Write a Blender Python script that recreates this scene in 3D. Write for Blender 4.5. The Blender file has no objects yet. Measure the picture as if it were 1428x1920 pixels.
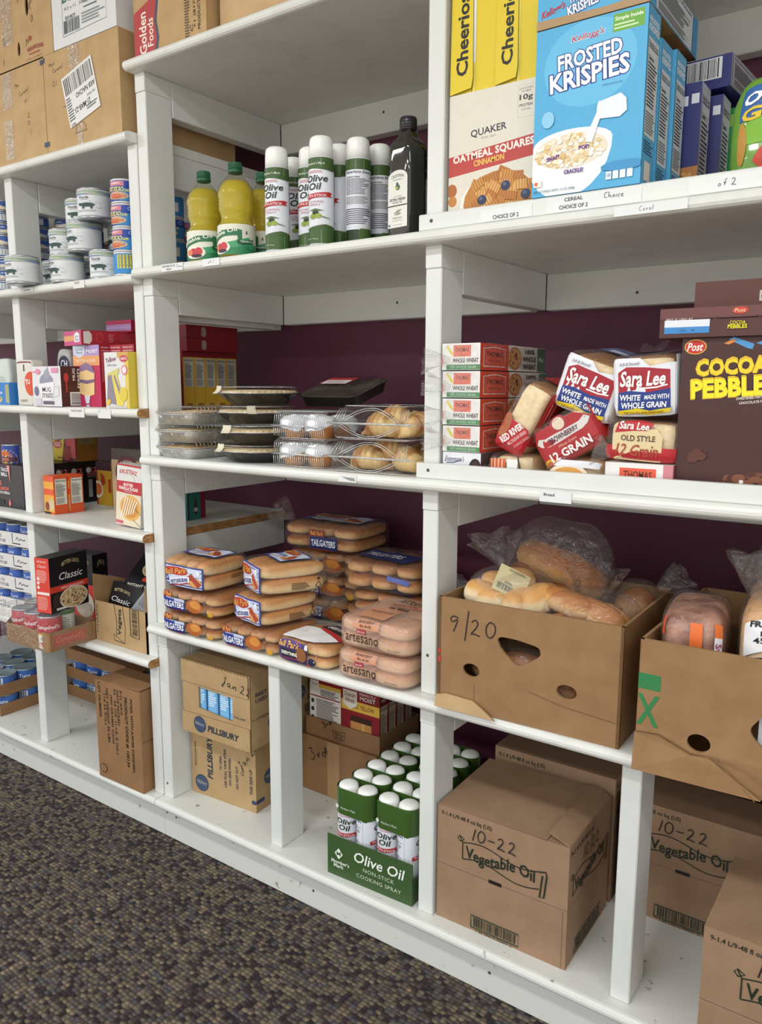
import bpy, math, random
from mathutils import Vector, Matrix, geometry
R_ = math.radians
SC = bpy.context.scene
COL = SC.collection
# ------------------------------------------------------------------ camera
cam = bpy.data.cameras.new('camera')
cam.sensor_fit = 'VERTICAL'; cam.sensor_height = 24.0; cam.lens = 18.558; cam.clip_start = .02
camo = bpy.data.objects.new('camera', cam); COL.objects.link(camo)
CR = ((0.81500145, 0.57944623, 0.00383409), (0.09333786, -0.12474534, -0.98778877), (-0.57189219, 0.80540714, -0.1557519))
camo.matrix_world = Matrix(((CR[0][0], -CR[1][0], -CR[2][0], 0), (CR[0][1], -CR[1][1], -CR[2][1], -1.4),
                            (CR[0][2], -CR[1][2], -CR[2][2], 1.3135), (0, 0, 0, 1)))
SC.camera = camo
# ------------------------------------------------------------------ light
SC.view_settings.view_transform = 'Standard'; SC.view_settings.look = 'None'
SC.view_settings.gamma = 1.0; SC.view_settings.use_curve_mapping = False
SC.view_settings.exposure = 0.0
SC.cycles.transparent_max_bounces = 24
SC.cycles.max_bounces = 8
world = bpy.data.worlds.new('world'); SC.world = world; world.use_nodes = True
wb = world.node_tree.nodes['Background']
wb.inputs[1].default_value = 1.22
_n = world.node_tree.nodes; _tc = _n.new('ShaderNodeTexCoord'); _sx = _n.new('ShaderNodeSeparateXYZ'); _rp = _n.new('ShaderNodeValToRGB')
_rp.color_ramp.elements[0].position = .42; _rp.color_ramp.elements[0].color = (1.0, .90, .80, 1); _rp.color_ramp.elements[1].position = .56; _rp.color_ramp.elements[1].color = (.90, .95, 1.0, 1)
_ma = _n.new('ShaderNodeMath'); _ma.operation = 'MULTIPLY_ADD'; _ma.inputs[1].default_value = .5; _ma.inputs[2].default_value = .5
for _a, _b in ((_tc.outputs['Generated'], _sx.inputs[0]), (_sx.outputs[2], _ma.inputs[0]), (_ma.outputs[0], _rp.inputs[0]), (_rp.outputs[0], wb.inputs[0])): world.node_tree.links.new(_a, _b)

def lamp(name, x, y, z, sx, sy, watts, col=(.955, .99, 1.0)):
    l = bpy.data.lights.new(name, 'AREA'); l.shape = 'RECTANGLE'; l.size = sx; l.size_y = sy; l.energy = watts; l.color = col
    o = bpy.data.objects.new(name, l); COL.objects.link(o); o.location = (x, y, z)
    return o
for lx, ly, lw in ((-.75, -1.6, 24), (-3.1, -1.6, 24), (1.6, -1.6, 20), (-.75, -3.4, 38), (1.6, -3.4, 26), (-3.1, -3.4, 30)):
    lamp('ceiling_lamp_light', lx, ly, 2.695, 1.16, .20, lw)

# ------------------------------------------------------------------ materials
_mc = {}
def lin(h):
    h = h.lstrip('#'); h = ''.join(c * 2 for c in h) if len(h) == 3 else h
    return tuple((lambda c: c / 12.92 if c <= .04045 else ((c + .055) / 1.055) ** 2.4)(int(h[i:i + 2], 16) / 255) for i in (0, 2, 4)) + (1,)
def _new(name):
    m = bpy.data.materials.new(name); m.use_nodes = True; nt = m.node_tree
    return m, nt, nt.nodes['Principled BSDF']
def C(h, rough=.5, metal=0, coat=0):
    """plain printed or painted surface, with a faint procedural mottling"""
    k = (h, rough, metal, coat)
    if k in _mc: return _mc[k]
    m, nt, b = _new('ink_' + h.lstrip('#')); c = lin(h)
    n = nt.nodes.new('ShaderNodeTexNoise'); n.inputs['Scale'].default_value = 35
    r = nt.nodes.new('ShaderNodeMixRGB'); r.inputs[1].default_value = tuple(v * .95 for v in c[:3]) + (1,); r.inputs[2].default_value = tuple(min(1, v * 1.05) for v in c[:3]) + (1,)
    nt.links.new(n.outputs[0], r.inputs[0]); nt.links.new(r.outputs[0], b.inputs['Base Color'])
    b.inputs['Roughness'].default_value = rough; b.inputs['Metallic'].default_value = metal; b.inputs['Coat Weight'].default_value = coat
    _mc[k] = m; return m
def noisy(name, c1, c2, scale, rough, bump=0, bscale=None, stretch=(1, 1, 1), lo=.35, hi=.65, detail=4, metal=0, coat=0, sss=0, dist=.002):
    if name in _mc: return _mc[name]
    m, nt, b = _new(name); L = nt.links.new
    tc = nt.nodes.new('ShaderNodeTexCoord'); mp = nt.nodes.new('ShaderNodeMapping'); mp.inputs['Scale'].default_value = stretch
    L(tc.outputs['Object'], mp.inputs[0])
    n = nt.nodes.new('ShaderNodeTexNoise'); n.inputs['Scale'].default_value = scale; n.inputs['Detail'].default_value = detail; L(mp.outputs[0], n.inputs[0])
    r = nt.nodes.new('ShaderNodeValToRGB'); e = r.color_ramp.elements
    e[0].position = lo; e[1].position = hi; e[0].color = lin(c1); e[1].color = lin(c2)
    L(n.outputs[0], r.inputs[0]); L(r.outputs[0], b.inputs['Base Color'])
    b.inputs['Roughness'].default_value = rough; b.inputs['Metallic'].default_value = metal; b.inputs['Coat Weight'].default_value = coat
    if sss: b.inputs['Subsurface Weight'].default_value = sss; b.inputs['Subsurface Radius'].default_value = (.02, .01, .005)
    if bump:
        n2 = nt.nodes.new('ShaderNodeTexNoise'); n2.inputs['Scale'].default_value = bscale or scale; n2.inputs['Detail'].default_value = 6; L(mp.outputs[0], n2.inputs[0])
        bp = nt.nodes.new('ShaderNodeBump'); bp.inputs['Strength'].default_value = bump; bp.inputs['Distance'].default_value = dist
        L(n2.outputs[0], bp.inputs['Height']); L(bp.outputs[0], b.inputs['Normal'])
    _mc[name] = m; return m
def film(name, fac=.10, rough=.12, tint='#ffffff', scale=60, bump=.6, haze=0.0, hazecol='#e8e6e4'):
    """thin clear plastic: see-through with crinkled highlights, haze = milky share"""
    if name in _mc: return _mc[name]
    m = bpy.data.materials.new(name); m.use_nodes = True; nt = m.node_tree; nt.nodes.clear(); L = nt.links.new
    out = nt.nodes.new('ShaderNodeOutputMaterial'); tr = nt.nodes.new('ShaderNodeBsdfTransparent'); tr.inputs[0].default_value = lin(tint)
    gl = nt.nodes.new('ShaderNodeBsdfGlossy'); gl.inputs['Roughness'].default_value = rough
    df = nt.nodes.new('ShaderNodeBsdfDiffuse'); df.inputs[0].default_value = lin(hazecol)
    fr = nt.nodes.new('ShaderNodeLayerWeight'); fr.inputs[0].default_value = .5
    pw = nt.nodes.new('ShaderNodeMath'); pw.operation = 'POWER'; pw.inputs[1].default_value = 2.4; L(fr.outputs['Facing'], pw.inputs[0])
    ml = nt.nodes.new('ShaderNodeMath'); ml.operation = 'MULTIPLY'; ml.inputs[1].default_value = .42; L(pw.outputs[0], ml.inputs[0])
    ad = nt.nodes.new('ShaderNodeMath'); ad.operation = 'ADD'; ad.inputs[1].default_value = fac; L(ml.outputs[0], ad.inputs[0])
    m1 = nt.nodes.new('ShaderNodeMixShader'); m1.inputs[0].default_value = haze; L(tr.outputs[0], m1.inputs[1]); L(df.outputs[0], m1.inputs[2])
    m2 = nt.nodes.new('ShaderNodeMixShader'); L(ad.outputs[0], m2.inputs[0]); L(m1.outputs[0], m2.inputs[1]); L(gl.outputs[0], m2.inputs[2]); L(m2.outputs[0], out.inputs[0])
    if bump:
        n = nt.nodes.new('ShaderNodeTexNoise'); n.inputs['Scale'].default_value = scale; n.inputs['Detail'].default_value = 3; n.inputs['Distortion'].default_value = 1.2
        tc = nt.nodes.new('ShaderNodeTexCoord'); L(tc.outputs['Object'], n.inputs[0])
        b = nt.nodes.new('ShaderNodeBump'); b.inputs['Strength'].default_value = bump; b.inputs['Distance'].default_value = .01
        L(n.outputs[0], b.inputs['Height']); L(b.outputs[0], gl.inputs['Normal']); L(b.outputs[0], fr.inputs['Normal'])
    _mc[name] = m; return m
PAINT = noisy('white_paint', '#d6d8d4', '#dcded9', 6, .38, .08, 90)
PAINT2 = noisy('white_paint_worn', '#d2d3cd', '#dcddd7', 14, .42, .12, 120, lo=.25, hi=.5)
PAINT3 = noisy('white_paint_scuffed', '#96938a', '#d6d7d1', 30, .42, .15, 120, lo=.29, hi=.345, detail=6)
ENDGRAIN = noisy('raw_board_edge', '#8c6238', '#b98a55', 40, .8, .3, 200, (1, 1, 4))
MAROON = noisy('maroon_paint', '#541f36', '#5b243c', 5, .6, .1, 150)
KRAFT = noisy('kraft_card', '#8d6a45', '#97744e', 18, .75, .1, 250)
KRAFT2 = noisy('kraft_card_pale', '#ab8d63', '#b6986d', 18, .75, .1, 250)
KRAFT3 = noisy('kraft_card_rosy', '#93755a', '#9c7d62', 18, .72, .1, 250)
KRAFT4 = noisy('kraft_card_brown', '#8c6844', '#966f4a', 18, .72, .1, 250)
KRAFTD = noisy('kraft_card_inside', '#8f6d48', '#9a7851', 25, .85, .1, 250)
CLEAR = film('clear_bag', .055, .14, bump=1, scale=45, haze=.03)
CLEARP = film('clear_plastic', .07, .08, tint='#f4f6f6', bump=.25, scale=25)
WRAP = film('bread_wrap', .04, .17, bump=1, scale=38, haze=.03)
TAPE = film('packing_tape', .16, .15, bump=.8, scale=60, haze=.12, hazecol='#d9cfc0')
BUN = noisy('bun_crust', '#c98f4e', '#e0b478', 9, .5, .15, 60, sss=.1)
BUNDK = noisy('bun_crust_dark', '#a2602a', '#c98a4a', 9, .45, .15, 60, sss=.1)
CRUMB = noisy('bread_crumb', '#e2c595', '#efdbb3', 60, .8, .3, 160)
ALU = noisy('foil', '#c4c4c0', '#e2e2de', 30, .3, .8, 70, metal=.45)

# ------------------------------------------------------------------ text glyphs
_tc = {}
def glyphs(s, bold=0.0, sp=1.0, res=2):
    k = (s, bold, sp)
    if k in _tc: return _tc[k]
    cu = bpy.data.curves.new('t', 'FONT'); cu.body = s; cu.size = 1; cu.resolution_u = res; cu.offset = bold; cu.space_character = sp; cu.fill_mode = 'FRONT'
    o = bpy.data.objects.new('t', cu); me = bpy.data.meshes.new_from_object(o)
    v = [(p.co.x, p.co.y) for p in me.vertices]; f = [tuple(q.vertices) for q in me.polygons]
    bpy.data.objects.remove(o); bpy.data.curves.remove(cu); bpy.data.meshes.remove(me)
    x0 = min(p[0] for p in v); x1 = max(p[0] for p in v); y0 = min(p[1] for p in v); y1 = max(p[1] for p in v)
    v = [((p[0] - x0) / (x1 - x0) - .5, (p[1] - y0) / max(1e-6, y1 - y0) - .5) for p in v]
    _tc[k] = (v, f); return v, f

# ------------------------------------------------------------------ mesh builder
class MB:
    def __init__(s): s.v = []; s.f = []; s.m = []; s.mats = []; s.sm = []
    def mi(s, m):
        if isinstance(m, str): m = C(m)
        if m not in s.mats: s.mats.append(m)
        return s.mats.index(m)
    def poly(s, pts, m, sm=False):
        b = len(s.v); s.v.extend([tuple(p) for p in pts]); s.f.append(tuple(range(b, b + len(pts)))); s.m.append(s.mi(m)); s.sm.append(sm)
    def mesh(s, verts, faces, m, sm=False):
        b = len(s.v); s.v.extend([tuple(p) for p in verts]); i = s.mi(m)
        for f in faces: s.f.append(tuple(b + k for k in f)); s.m.append(i); s.sm.append(sm)
    def grid(s, fn, nu, nv, m, sm=True, cu=False, flip=False):
        vs = [fn(i / nu, j / nv) for j in range(nv + 1) for i in range(nu + 1)]; fs = []
        for j in range(nv):
            for i in range(nu):
                a = j * (nu + 1) + i; q = (a, a + 1, a + nu + 2, a + nu + 1)
                fs.append(q[::-1] if flip else q)
        s.mesh(vs, fs, m, sm)
    def box(s, lo, hi, m, T=None, bev=0):
        x0, y0, z0 = lo; x1, y1, z1 = hi
        if bev:
            e = bev; vs = []
            for z, k in ((z0, 1), (z0 + e, 0), (z1 - e, 0), (z1, 1)):
                a = e if k else 0
                ring = [(x0 + e, y0 + a), (x1 - e, y0 + a), (x1 - a, y0 + e), (x1 - a, y1 - e), (x1 - e, y1 - a), (x0 + e, y1 - a), (x0 + a, y1 - e), (x0 + a, y0 + e)]
                vs += [(x, y, z) for x, y in ring]
            fs = [tuple(range(7, -1, -1)), tuple(range(24, 32))]
            for k in range(3):
                for i in range(8): fs.append((k * 8 + i, k * 8 + (i + 1) % 8, k * 8 + 8 + (i + 1) % 8, k * 8 + 8 + i))
        else:
            vs = [(x, y, z) for z in (z0, z1) for x, y in ((x0, y0), (x1, y0), (x1, y1), (x0, y1))]
            fs = [(3, 2, 1, 0), (4, 5, 6, 7), (0, 1, 5, 4), (1, 2, 6, 5), (2, 3, 7, 6), (3, 0, 4, 7)]
        if T: vs = [T(*p) for p in vs]
        s.mesh(vs, fs, m)
    def lathe(s, prof, m, seg=24, c=(0, 0), sm=True, T=None, sq=None):
        """prof: (r, z) from bottom to top; sq: superellipse power for squarish sections"""
        vs = []; fs = []
        for r, z in prof:
            for k in range(seg):
                a = 2 * math.pi * k / seg; ca, sa = math.cos(a), math.sin(a)
                if sq: q = (abs(ca) ** sq + abs(sa) ** sq) ** (-1 / sq)
                else: q = 1
                vs.append((c[0] + r * q * ca, c[1] + r * q * sa, z))
        for j in range(len(prof) - 1):
            for k in range(seg):
                a = j * seg + k; b = j * seg + (k + 1) % seg; fs.append((a, b, b + seg, a + seg))
        if prof[0][0] > 1e-5: fs.append(tuple(range(seg - 1, -1, -1)))
        if prof[-1][0] > 1e-5: fs.append(tuple((len(prof) - 1) * seg + k for k in range(seg)))
        if T: vs = [T(*p) for p in vs]
        s.mesh(vs, fs, m, sm)
    def tube(s, pts, r, m, seg=8):
        pts = [Vector(p) for p in pts]; vs = []; fs = []; n = len(pts)
        for i, p in enumerate(pts):
            t = (pts[min(i + 1, n - 1)] - pts[max(i - 1, 0)]).normalized()
            a = t.orthogonal().normalized() if i == 0 else (a - t * a.dot(t)).normalized()
            b = t.cross(a); rr = r[i] if isinstance(r, (list, tuple)) else r
            for k in range(seg):
                w = 2 * math.pi * k / seg; vs.append(p + (a * math.cos(w) + b * math.sin(w)) * rr)
        for i in range(n - 1):
            for k in range(seg): fs.append((i * seg + k, i * seg + (k + 1) % seg, (i + 1) * seg + (k + 1) % seg, (i + 1) * seg + k))
        fs.append(tuple(range(seg - 1, -1, -1))); fs.append(tuple((n - 1) * seg + k for k in range(seg)))
        s.mesh(vs, fs, m, True)
    def art(s, F, items, W, H, h0=.0004, dh=.00012, curved=False):
        """printing: F(u,v,h) maps the printed face (u,v in 0..1, h = lift) to space"""
        h = h0; dh = min(dh, .0024 / max(1, len(items))); cl = lambda q: min(1, max(0, q))
        def seg(d): return max(1, min(24, int(d / .008))) if curved else 1
        for it in items:
            k = it[0]; h += dh
            if k == 'r':
                _, a, b, c, d, m = it; hh = h; a, b, c, d = cl(a), cl(b), cl(c), cl(d)
                s.grid(lambda u, v: F(a + (c - a) * u, b + (d - b) * v, hh), seg(abs(c - a) * W), seg(abs(d - b) * H), m, curved)
            elif k == 'e':
                _, a, b, ru, rv, m = it; n = 22
                P = [F(cl(a + ru * math.cos(2 * math.pi * i / n)), cl(b + rv * math.sin(2 * math.pi * i / n)), h) for i in range(n)]
                if curved:
                    Q = [F(cl(a + .55 * ru * math.cos(2 * math.pi * i / n)), cl(b + .55 * rv * math.sin(2 * math.pi * i / n)), h) for i in range(n)]
                    s.mesh(P + Q + [F(cl(a), cl(b), h)], [(i, (i + 1) % n, n + (i + 1) % n, n + i) for i in range(n)] + [(n + i, n + (i + 1) % n, 2 * n) for i in range(n)], m, True)
                else: s.poly(P, m)
            elif k == 'g':
                pts = [(cl(p[0]), cl(p[1])) for p in it[1]]; tr = geometry.tessellate_polygon([[Vector((p[0], p[1], 0)) for p in pts]])
                tr = [t if geometry.normal([Vector((*pts[i], 0)) for i in t]).z > 0 else t[::-1] for t in tr]
                if curved:       # follow the round: cut into small cells
                    du, dv = .007 / W, .02 / H; vs = []; fs = []
                    def cut(P, ax, lo, hi):
                        for sg, lim in ((1, lo), (-1, hi)):
                            out = []
                            for i in range(len(P)):
                                a, b = P[i - 1], P[i]; ia, ib = (a[ax] - lim) * sg >= 0, (b[ax] - lim) * sg >= 0
                                if ia != ib: t = (lim - a[ax]) / (b[ax] - a[ax]); out.append((a[0] + (b[0] - a[0]) * t, a[1] + (b[1] - a[1]) * t))
                                if ib: out.append(b)
                            P = out
                            if len(P) < 3: return []
                        return P
                    for t in tr:
                        T0 = [pts[i] for i in t]; u0 = min(p[0] for p in T0); u1 = max(p[0] for p in T0)
                        for i in range(int(u0 / du), int(u1 / du) + 1):
                            Q = cut(T0, 0, i * du, (i + 1) * du)
                            if len(Q) < 3: continue
                            v0 = min(p[1] for p in Q); v1 = max(p[1] for p in Q)
                            for j in range(int(v0 / dv), int(v1 / dv) + 1):
                                Z = cut(Q, 1, j * dv, (j + 1) * dv)
                                if len(Z) >= 3: fs.append(tuple(range(len(vs), len(vs) + len(Z)))); vs += [F(p[0], p[1], h) for p in Z]
                    s.mesh(vs, fs, it[2]); continue
                s.mesh([F(p[0], p[1], h) for p in pts], tr, it[2])
            elif k == 'l':
                pts = [Vector((cl(p[0]) * W, cl(p[1]) * H)) for p in it[1]]
                if curved: pts = [a.lerp(b, k / 4) for a, b in zip(pts, pts[1:]) for k in range(4)] + pts[-1:]
                w = it[2] / 2; n = len(pts); vs = []
                for i, p in enumerate(pts):
                    t = pts[min(i + 1, n - 1)] - pts[max(i - 1, 0)]
                    nn = Vector((-t.y, t.x)).normalized() * w
                    vs += [p + nn, p - nn]
                s.mesh([F(p.x / W, p.y / H, h) for p in vs], [(2 * i, 2 * i + 1, 2 * i + 3, 2 * i + 2) for i in range(n - 1)], it[3])
            elif k == 't':
                _, txt, a, b, w, hh, m = it[:7]; o = it[7] if len(it) > 7 else {}
                gv, gf = glyphs(txt, round(o.get('b', 0) * .6, 3), o.get('sp', 1))
                rot = R_(o.get('rot', 0)); cr, sr = math.cos(rot), math.sin(rot); sk = o.get('i', 0)
                side = abs(sr) > .7
                ww, hq = (w * H, hh * W) if side else (w * W, hh * H)
                arc = o.get('arc', 0); wave = o.get('wave', 0)
                pts = []
                for x, y in gv:
                    X = x * ww + y * hq * sk; Y = y * hq + arc * hq * (1 - 4 * x * x) + wave * hq * math.sin(2 * math.pi * x)
                    pts.append((a + (X * cr - Y * sr) / W, b + (X * sr + Y * cr) / H))
                s.mesh([F(p[0], p[1], h + (.0009 if W > .09 else .0003) * bool(curved)) for p in pts], gf, m)
            elif k == 'lines':      # small print: rows of thin bars
                _, a, b, c, d, n, m = it; rd = random.Random(n * 7 + int(a * 100))
                for i in range(n):
                    y = d - (d - b) * (i + .5) / n; th = (d - b) / n * .22; e = a + (c - a) * rd.uniform(.65, 1)
                    hh = h; s.grid(lambda u, v: F(a + (e - a) * u, y - th + 2 * th * v, hh), seg((e - a) * W), 1, m)
            elif k == 'bc':         # barcode
                _, a, b, c, d, m = it[:6]; vert = len(it) > 6; x = 0; rd = random.Random(5)
                while x < 1:
                    w = rd.choice((.012, .02, .034)); hh = h
                    if vert: s.poly([F(a, b + (d - b) * x, h), F(c, b + (d - b) * x, h), F(c, b + (d - b) * min(1, x + w), h), F(a, b + (d - b) * min(1, x + w), h)], m)
                    else: s.poly([F(a + (c - a) * x, b, h), F(a + (c - a) * min(1, x + w), b, h), F(a + (c - a) * min(1, x + w), d, h), F(a + (c - a) * x, d, h)], m)
                    x += w + rd.choice((.014, .022, .03))
            elif k == 'nf':         # nutrition panel
                _, a, b, c, d = it[:5]; bg = it[5] if len(it) > 5 else '#f2f2ee'
                s.art(lambda u, v, q: F(a + (c - a) * u, b + (d - b) * v, h + q), [('r', 0, 0, 1, 1, bg), ('t', 'Nutrition Facts', .5, .94, .9, .06, '#111', {'b': .02}), ('r', .05, .895, .95, .905, '#222'),
                      ('t', 'Calories', .3, .80, .5, .05, '#111', {'b': .02}), ('lines', .05, .3, .95, .76, 13, '#444'), ('lines', .05, .03, .95, .26, 8, '#777')], (c - a) * W, (d - b) * H, 0, .0001, curved)
    def build(s, name, parent=None, smooth=False):
        me = bpy.data.meshes.new(name); me.from_pydata(s.v, [], s.f)
        for m in s.mats: me.materials.append(m)
        me.polygons.foreach_set('material_index', s.m)
        me.polygons.foreach_set('use_smooth', [smooth or q for q in s.sm]); me.update()
        o = bpy.data.objects.new(name, me); COL.objects.link(o)
        if parent: o.parent = parent
        return o

def tag(o, label, cat, group=None, kind=None):
    o['label'] = label; o['category'] = cat
    if group: o['group'] = group
    if kind: o['kind'] = kind
    return o
def thing(name, label, cat, group=None, loc=(0, 0, 0), rz=0, rot=None):
    o = bpy.data.objects.new(name, None); COL.objects.link(o); o.empty_display_size = .05
    return place(tag(o, label, cat, group), loc, rz, rot)
def place(o, loc, rz=0, rot=None):
    o.location = loc; o.rotation_euler = tuple(R_(a) for a in rot) if rot else (0, 0, R_(rz)); return o
def dup(o, label, loc, rz=0, rot=None, parent=None):
    c = o.copy(); COL.objects.link(c); c['label'] = label
    def kids(a, b):
        for ch in list(a.children):
            d = ch.copy(); COL.objects.link(d); d.parent = b; kids(ch, d)
    kids(o, c)
    return place(c, loc, rz, rot)

# ---- box faces: local frame has the front-bottom edge centred on the origin, +y goes back
def faces(w, d, h, n=None, warp=None):
    """returns F(face) -> map(u,v,lift); n = softness power (None = crisp box)"""
    def P(q, lift):
        x, y, z = q
        if n:
            r = (abs(x) ** n + abs(y) ** n + abs(z) ** n) ** (1 / n); x, y, z = x / r, y / r, z / r
            g = Vector((abs(x) ** (n - 1) * math.copysign(1, x) / w, abs(y) ** (n - 1) * math.copysign(1, y) / d, abs(z) ** (n - 1) * math.copysign(1, z) / h)).normalized()
        else:
            m = max(abs(x), abs(y), abs(z)); g = Vector((x if abs(x) > .9999 * m and m == abs(x) else 0, 0, 0))
        p = Vector((x * w / 2, y * d / 2 + d / 2, z * h / 2 + h / 2))
        return p, g
    AX = {'F': lambda u, v: (u, -1, v), 'R': lambda u, v: (1, u, v), 'L': lambda u, v: (-1, -u, v), 'T': lambda u, v: (u, v, 1), 'B': lambda u, v: (-u, 1, v), 'D': lambda u, v: (u, -v, -1)}
    NR = {'F': (0, -1, 0), 'R': (1, 0, 0), 'L': (-1, 0, 0), 'T': (0, 0, 1), 'B': (0, 1, 0), 'D': (0, 0, -1)}
    def F(face):
        ax = AX[face]; nr = Vector(NR[face])
        def f(u, v, lift=0):
            p, g = P(ax(2 * u - 1, 2 * v - 1), lift)
            p = p + (g if n else nr) * lift
            return warp(p) if warp else p
        return f
    dims = {'F': (w, h), 'R': (d, h), 'L': (d, h), 'T': (w, d), 'B': (w, h), 'D': (w, d)}
    return F, dims
def soft(mb, w, d, h, n, m, warp=None, art=None, seg=14, skip='', lift=.0006):
    F, dm = faces(w, d, h, n, warp)
    for k in 'FRLTBD':
        if k in skip: continue
        f = F(k); mb.grid(lambda u, v: f(u, v, 0), seg, seg, m if not isinstance(m, dict) else m.get(k, m['*']), True)
    for k, items in (art or {}).items(): mb.art(F(k), items, *dm[k], h0=lift, curved=True)
    return F, dm
def crisp(mb, w, d, h, m, art=None, skip='', warp=None):
    F, dm = faces(w, d, h, None, warp)
    for k in 'FRLTBD':
        if k in skip: continue
        f = F(k); mb.poly([f(0, 0), f(1, 0), f(1, 1), f(0, 1)], m if not isinstance(m, dict) else m.get(k, m['*']))
    for k, items in (art or {}).items(): mb.art(F(k), items, *dm[k])
    return F, dm
# ------------------------------------------------------------------ room
def structure(name, mb):
    o = mb.build(name); o['kind'] = 'structure'; return o
def carpet():
    m, nt, b = _new('carpet_loops'); L = nt.links.new
    tc = nt.nodes.new('ShaderNodeTexCoord'); mp = nt.nodes.new('ShaderNodeMapping'); L(tc.outputs['Object'], mp.inputs[0]); mp.inputs['Rotation'].default_value = (0, 0, R_(2))
    def node(t, **k):
        n = nt.nodes.new(t)
        for a, v in k.items(): setattr(n, a, v)
        return n
    # rows of loops: a voronoi stretched along X, rows ~9 mm apart
    ms = node('ShaderNodeMapping'); ms.inputs['Scale'].default_value = (74, 100, 1); L(mp.outputs[0], ms.inputs[0])
    vo = node('ShaderNodeTexVoronoi'); vo.inputs['Scale'].default_value = 1; vo.inputs['Randomness'].default_value = .42; L(ms.outputs[0], vo.inputs['Vector'])
    ns = node('ShaderNodeMapping'); ns.inputs['Scale'].default_value = (24, 36, 1); L(mp.outputs[0], ns.inputs[0])
    n1 = node('ShaderNodeTexNoise'); n1.inputs['Scale'].default_value = 1; n1.inputs['Detail'].default_value = 2; L(ns.outputs[0], n1.inputs[0])
    sep = node('ShaderNodeSeparateColor'); L(vo.outputs['Color'], sep.inputs[0])
    mx = node('ShaderNodeMath', operation='MULTIPLY_ADD'); mx.inputs[1].default_value = .62; L(sep.outputs[0], mx.inputs[0])
    m3 = node('ShaderNodeMath', operation='MULTIPLY'); m3.inputs[1].default_value = .42; L(n1.outputs[0], m3.inputs[0]); L(m3.outputs[0], mx.inputs[2])
    cr = node('ShaderNodeValToRGB'); e = cr.color_ramp.elements; e[0].color = lin('#20161a'); e[1].color = lin('#a48f72'); e[0].position = .18; e[1].position = .92
    for p, c in ((.32, '#35242a'), (.44, '#5c4f45'), (.55, '#4a4a50'), (.66, '#7c6d58'), (.78, '#5e5848')):
        q = e.new(p); q.color = lin(c)
    L(mx.outputs[0], cr.inputs[0])
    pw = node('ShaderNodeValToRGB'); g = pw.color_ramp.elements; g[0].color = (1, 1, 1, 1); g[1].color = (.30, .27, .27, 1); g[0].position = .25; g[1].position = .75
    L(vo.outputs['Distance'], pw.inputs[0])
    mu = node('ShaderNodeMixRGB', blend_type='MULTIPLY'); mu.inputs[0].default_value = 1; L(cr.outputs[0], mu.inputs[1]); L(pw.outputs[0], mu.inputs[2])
    L(mu.outputs[0], b.inputs['Base Color']); b.inputs['Roughness'].default_value = .95
    inv = node('ShaderNodeMath', operation='SUBTRACT'); inv.inputs[0].default_value = 1; L(vo.outputs['Distance'], inv.inputs[1])
    bp = node('ShaderNodeBump'); bp.inputs['Strength'].default_value = 1; bp.inputs['Distance'].default_value = .006; L(inv.outputs[0], bp.inputs['Height']); L(bp.outputs[0], b.inputs['Normal'])
    return m
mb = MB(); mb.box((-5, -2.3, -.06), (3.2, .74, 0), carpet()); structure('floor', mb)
mb = MB(); mb.box((-5, .5455, 0), (3.2, .70, 2.75), MAROON); structure('wall_back', mb)
mb = MB(); mb.box((-5, -5, 2.75), (3.2, .74, 2.85), noisy('ceiling_paint', '#d8d8d4', '#e2e2de', 30, .8, .3, 200)); structure('ceiling', mb)

# ------------------------------------------------------------------ shelving
SH = {'T': 2.0985, 'L': 1.594, 'P': 1.1025, 'H': .628, 'B': .103}     # undersides, right unit
TH = .0245
BK = .544           # back of the boards
def board(name, x0, x1, zb, parent, th=TH, y0=-.035, raw='', rnd=7, pm=None):
    mb = MB(); r = th / 2
    prof = [(y0 + r - r * math.cos(math.pi * (k / rnd - .5)) , zb + r + r * math.sin(math.pi * (k / rnd - .5))) for k in range(rnd + 1)]
    pts = prof + [(BK, zb + th), (BK, zb)]
    n = len(pts)
    vs = [(x, y, z) for x in (x0, x1) for y, z in pts]
    mb.mesh(vs, [(i, n + i, n + (i + 1) % n, (i + 1) % n)[::-1] for i in range(n)], pm or PAINT2)
    mb.poly([(x0, y, z) for y, z in pts], ENDGRAIN if 'l' in raw else PAINT2)
    mb.poly([(x1, y, z) for y, z in pts][::-1], ENDGRAIN if 'r' in raw else PAINT2)
    return mb.build(name, parent)
def timber(name, lo, hi, parent, m=None):
    mb = MB(); mb.box(lo, hi, m or PAINT, bev=.0022); return mb.build(name, parent)
def screws(pts, parent, m='#4a4640'):
    for p in pts:
        mb = MB(); mb.lathe([(.0036, -.0008), (.0036, .0006), (.002, .0012)], m, 10, T=lambda x, y, z: (p[0] + x, p[1] - z, p[2] + y)); mb.build('screw_head', parent)

su = thing('shelving_unit', 'taller white painted shelving unit holding bread, oils and cereal', 'shelving', loc=(0, 0, 0))
for k in 'TLPHB': board('shelf_board', -1.772, .163, SH[k], su, pm=PAINT3 if k == 'B' else None)
posts = {'A': -1.771, 'B': -.887, 'D': .125}
for nm, x in posts.items():
    for lo, hi in (('B', 'H'), ('H', 'P'), ('P', 'L'), ('L', 'T')):
        z0, z1 = SH[lo] + TH, SH[hi]
        timber('post', (x, .0015, z0), (x + .038, .087, z1 - .0445), su)
        # side rail with a notch over the post
        mb = MB(); mb.box((x, .0, z1 - .0445), (x + .038, .0885, z1), PAINT, bev=.0015); mb.box((x, .0885, z1 - .0885), (x + .038, .506, z1), PAINT, bev=.0015); mb.build('side_rail', su)
for x0, x1 in ((-1.733, -.887), (-.849, .125)):
    for k in 'TLPH':
        timber('back_rail', (x0 + .0005, .506, SH[k] - .0885), (x1 - .0005, .544, SH[k]), su)
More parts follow.
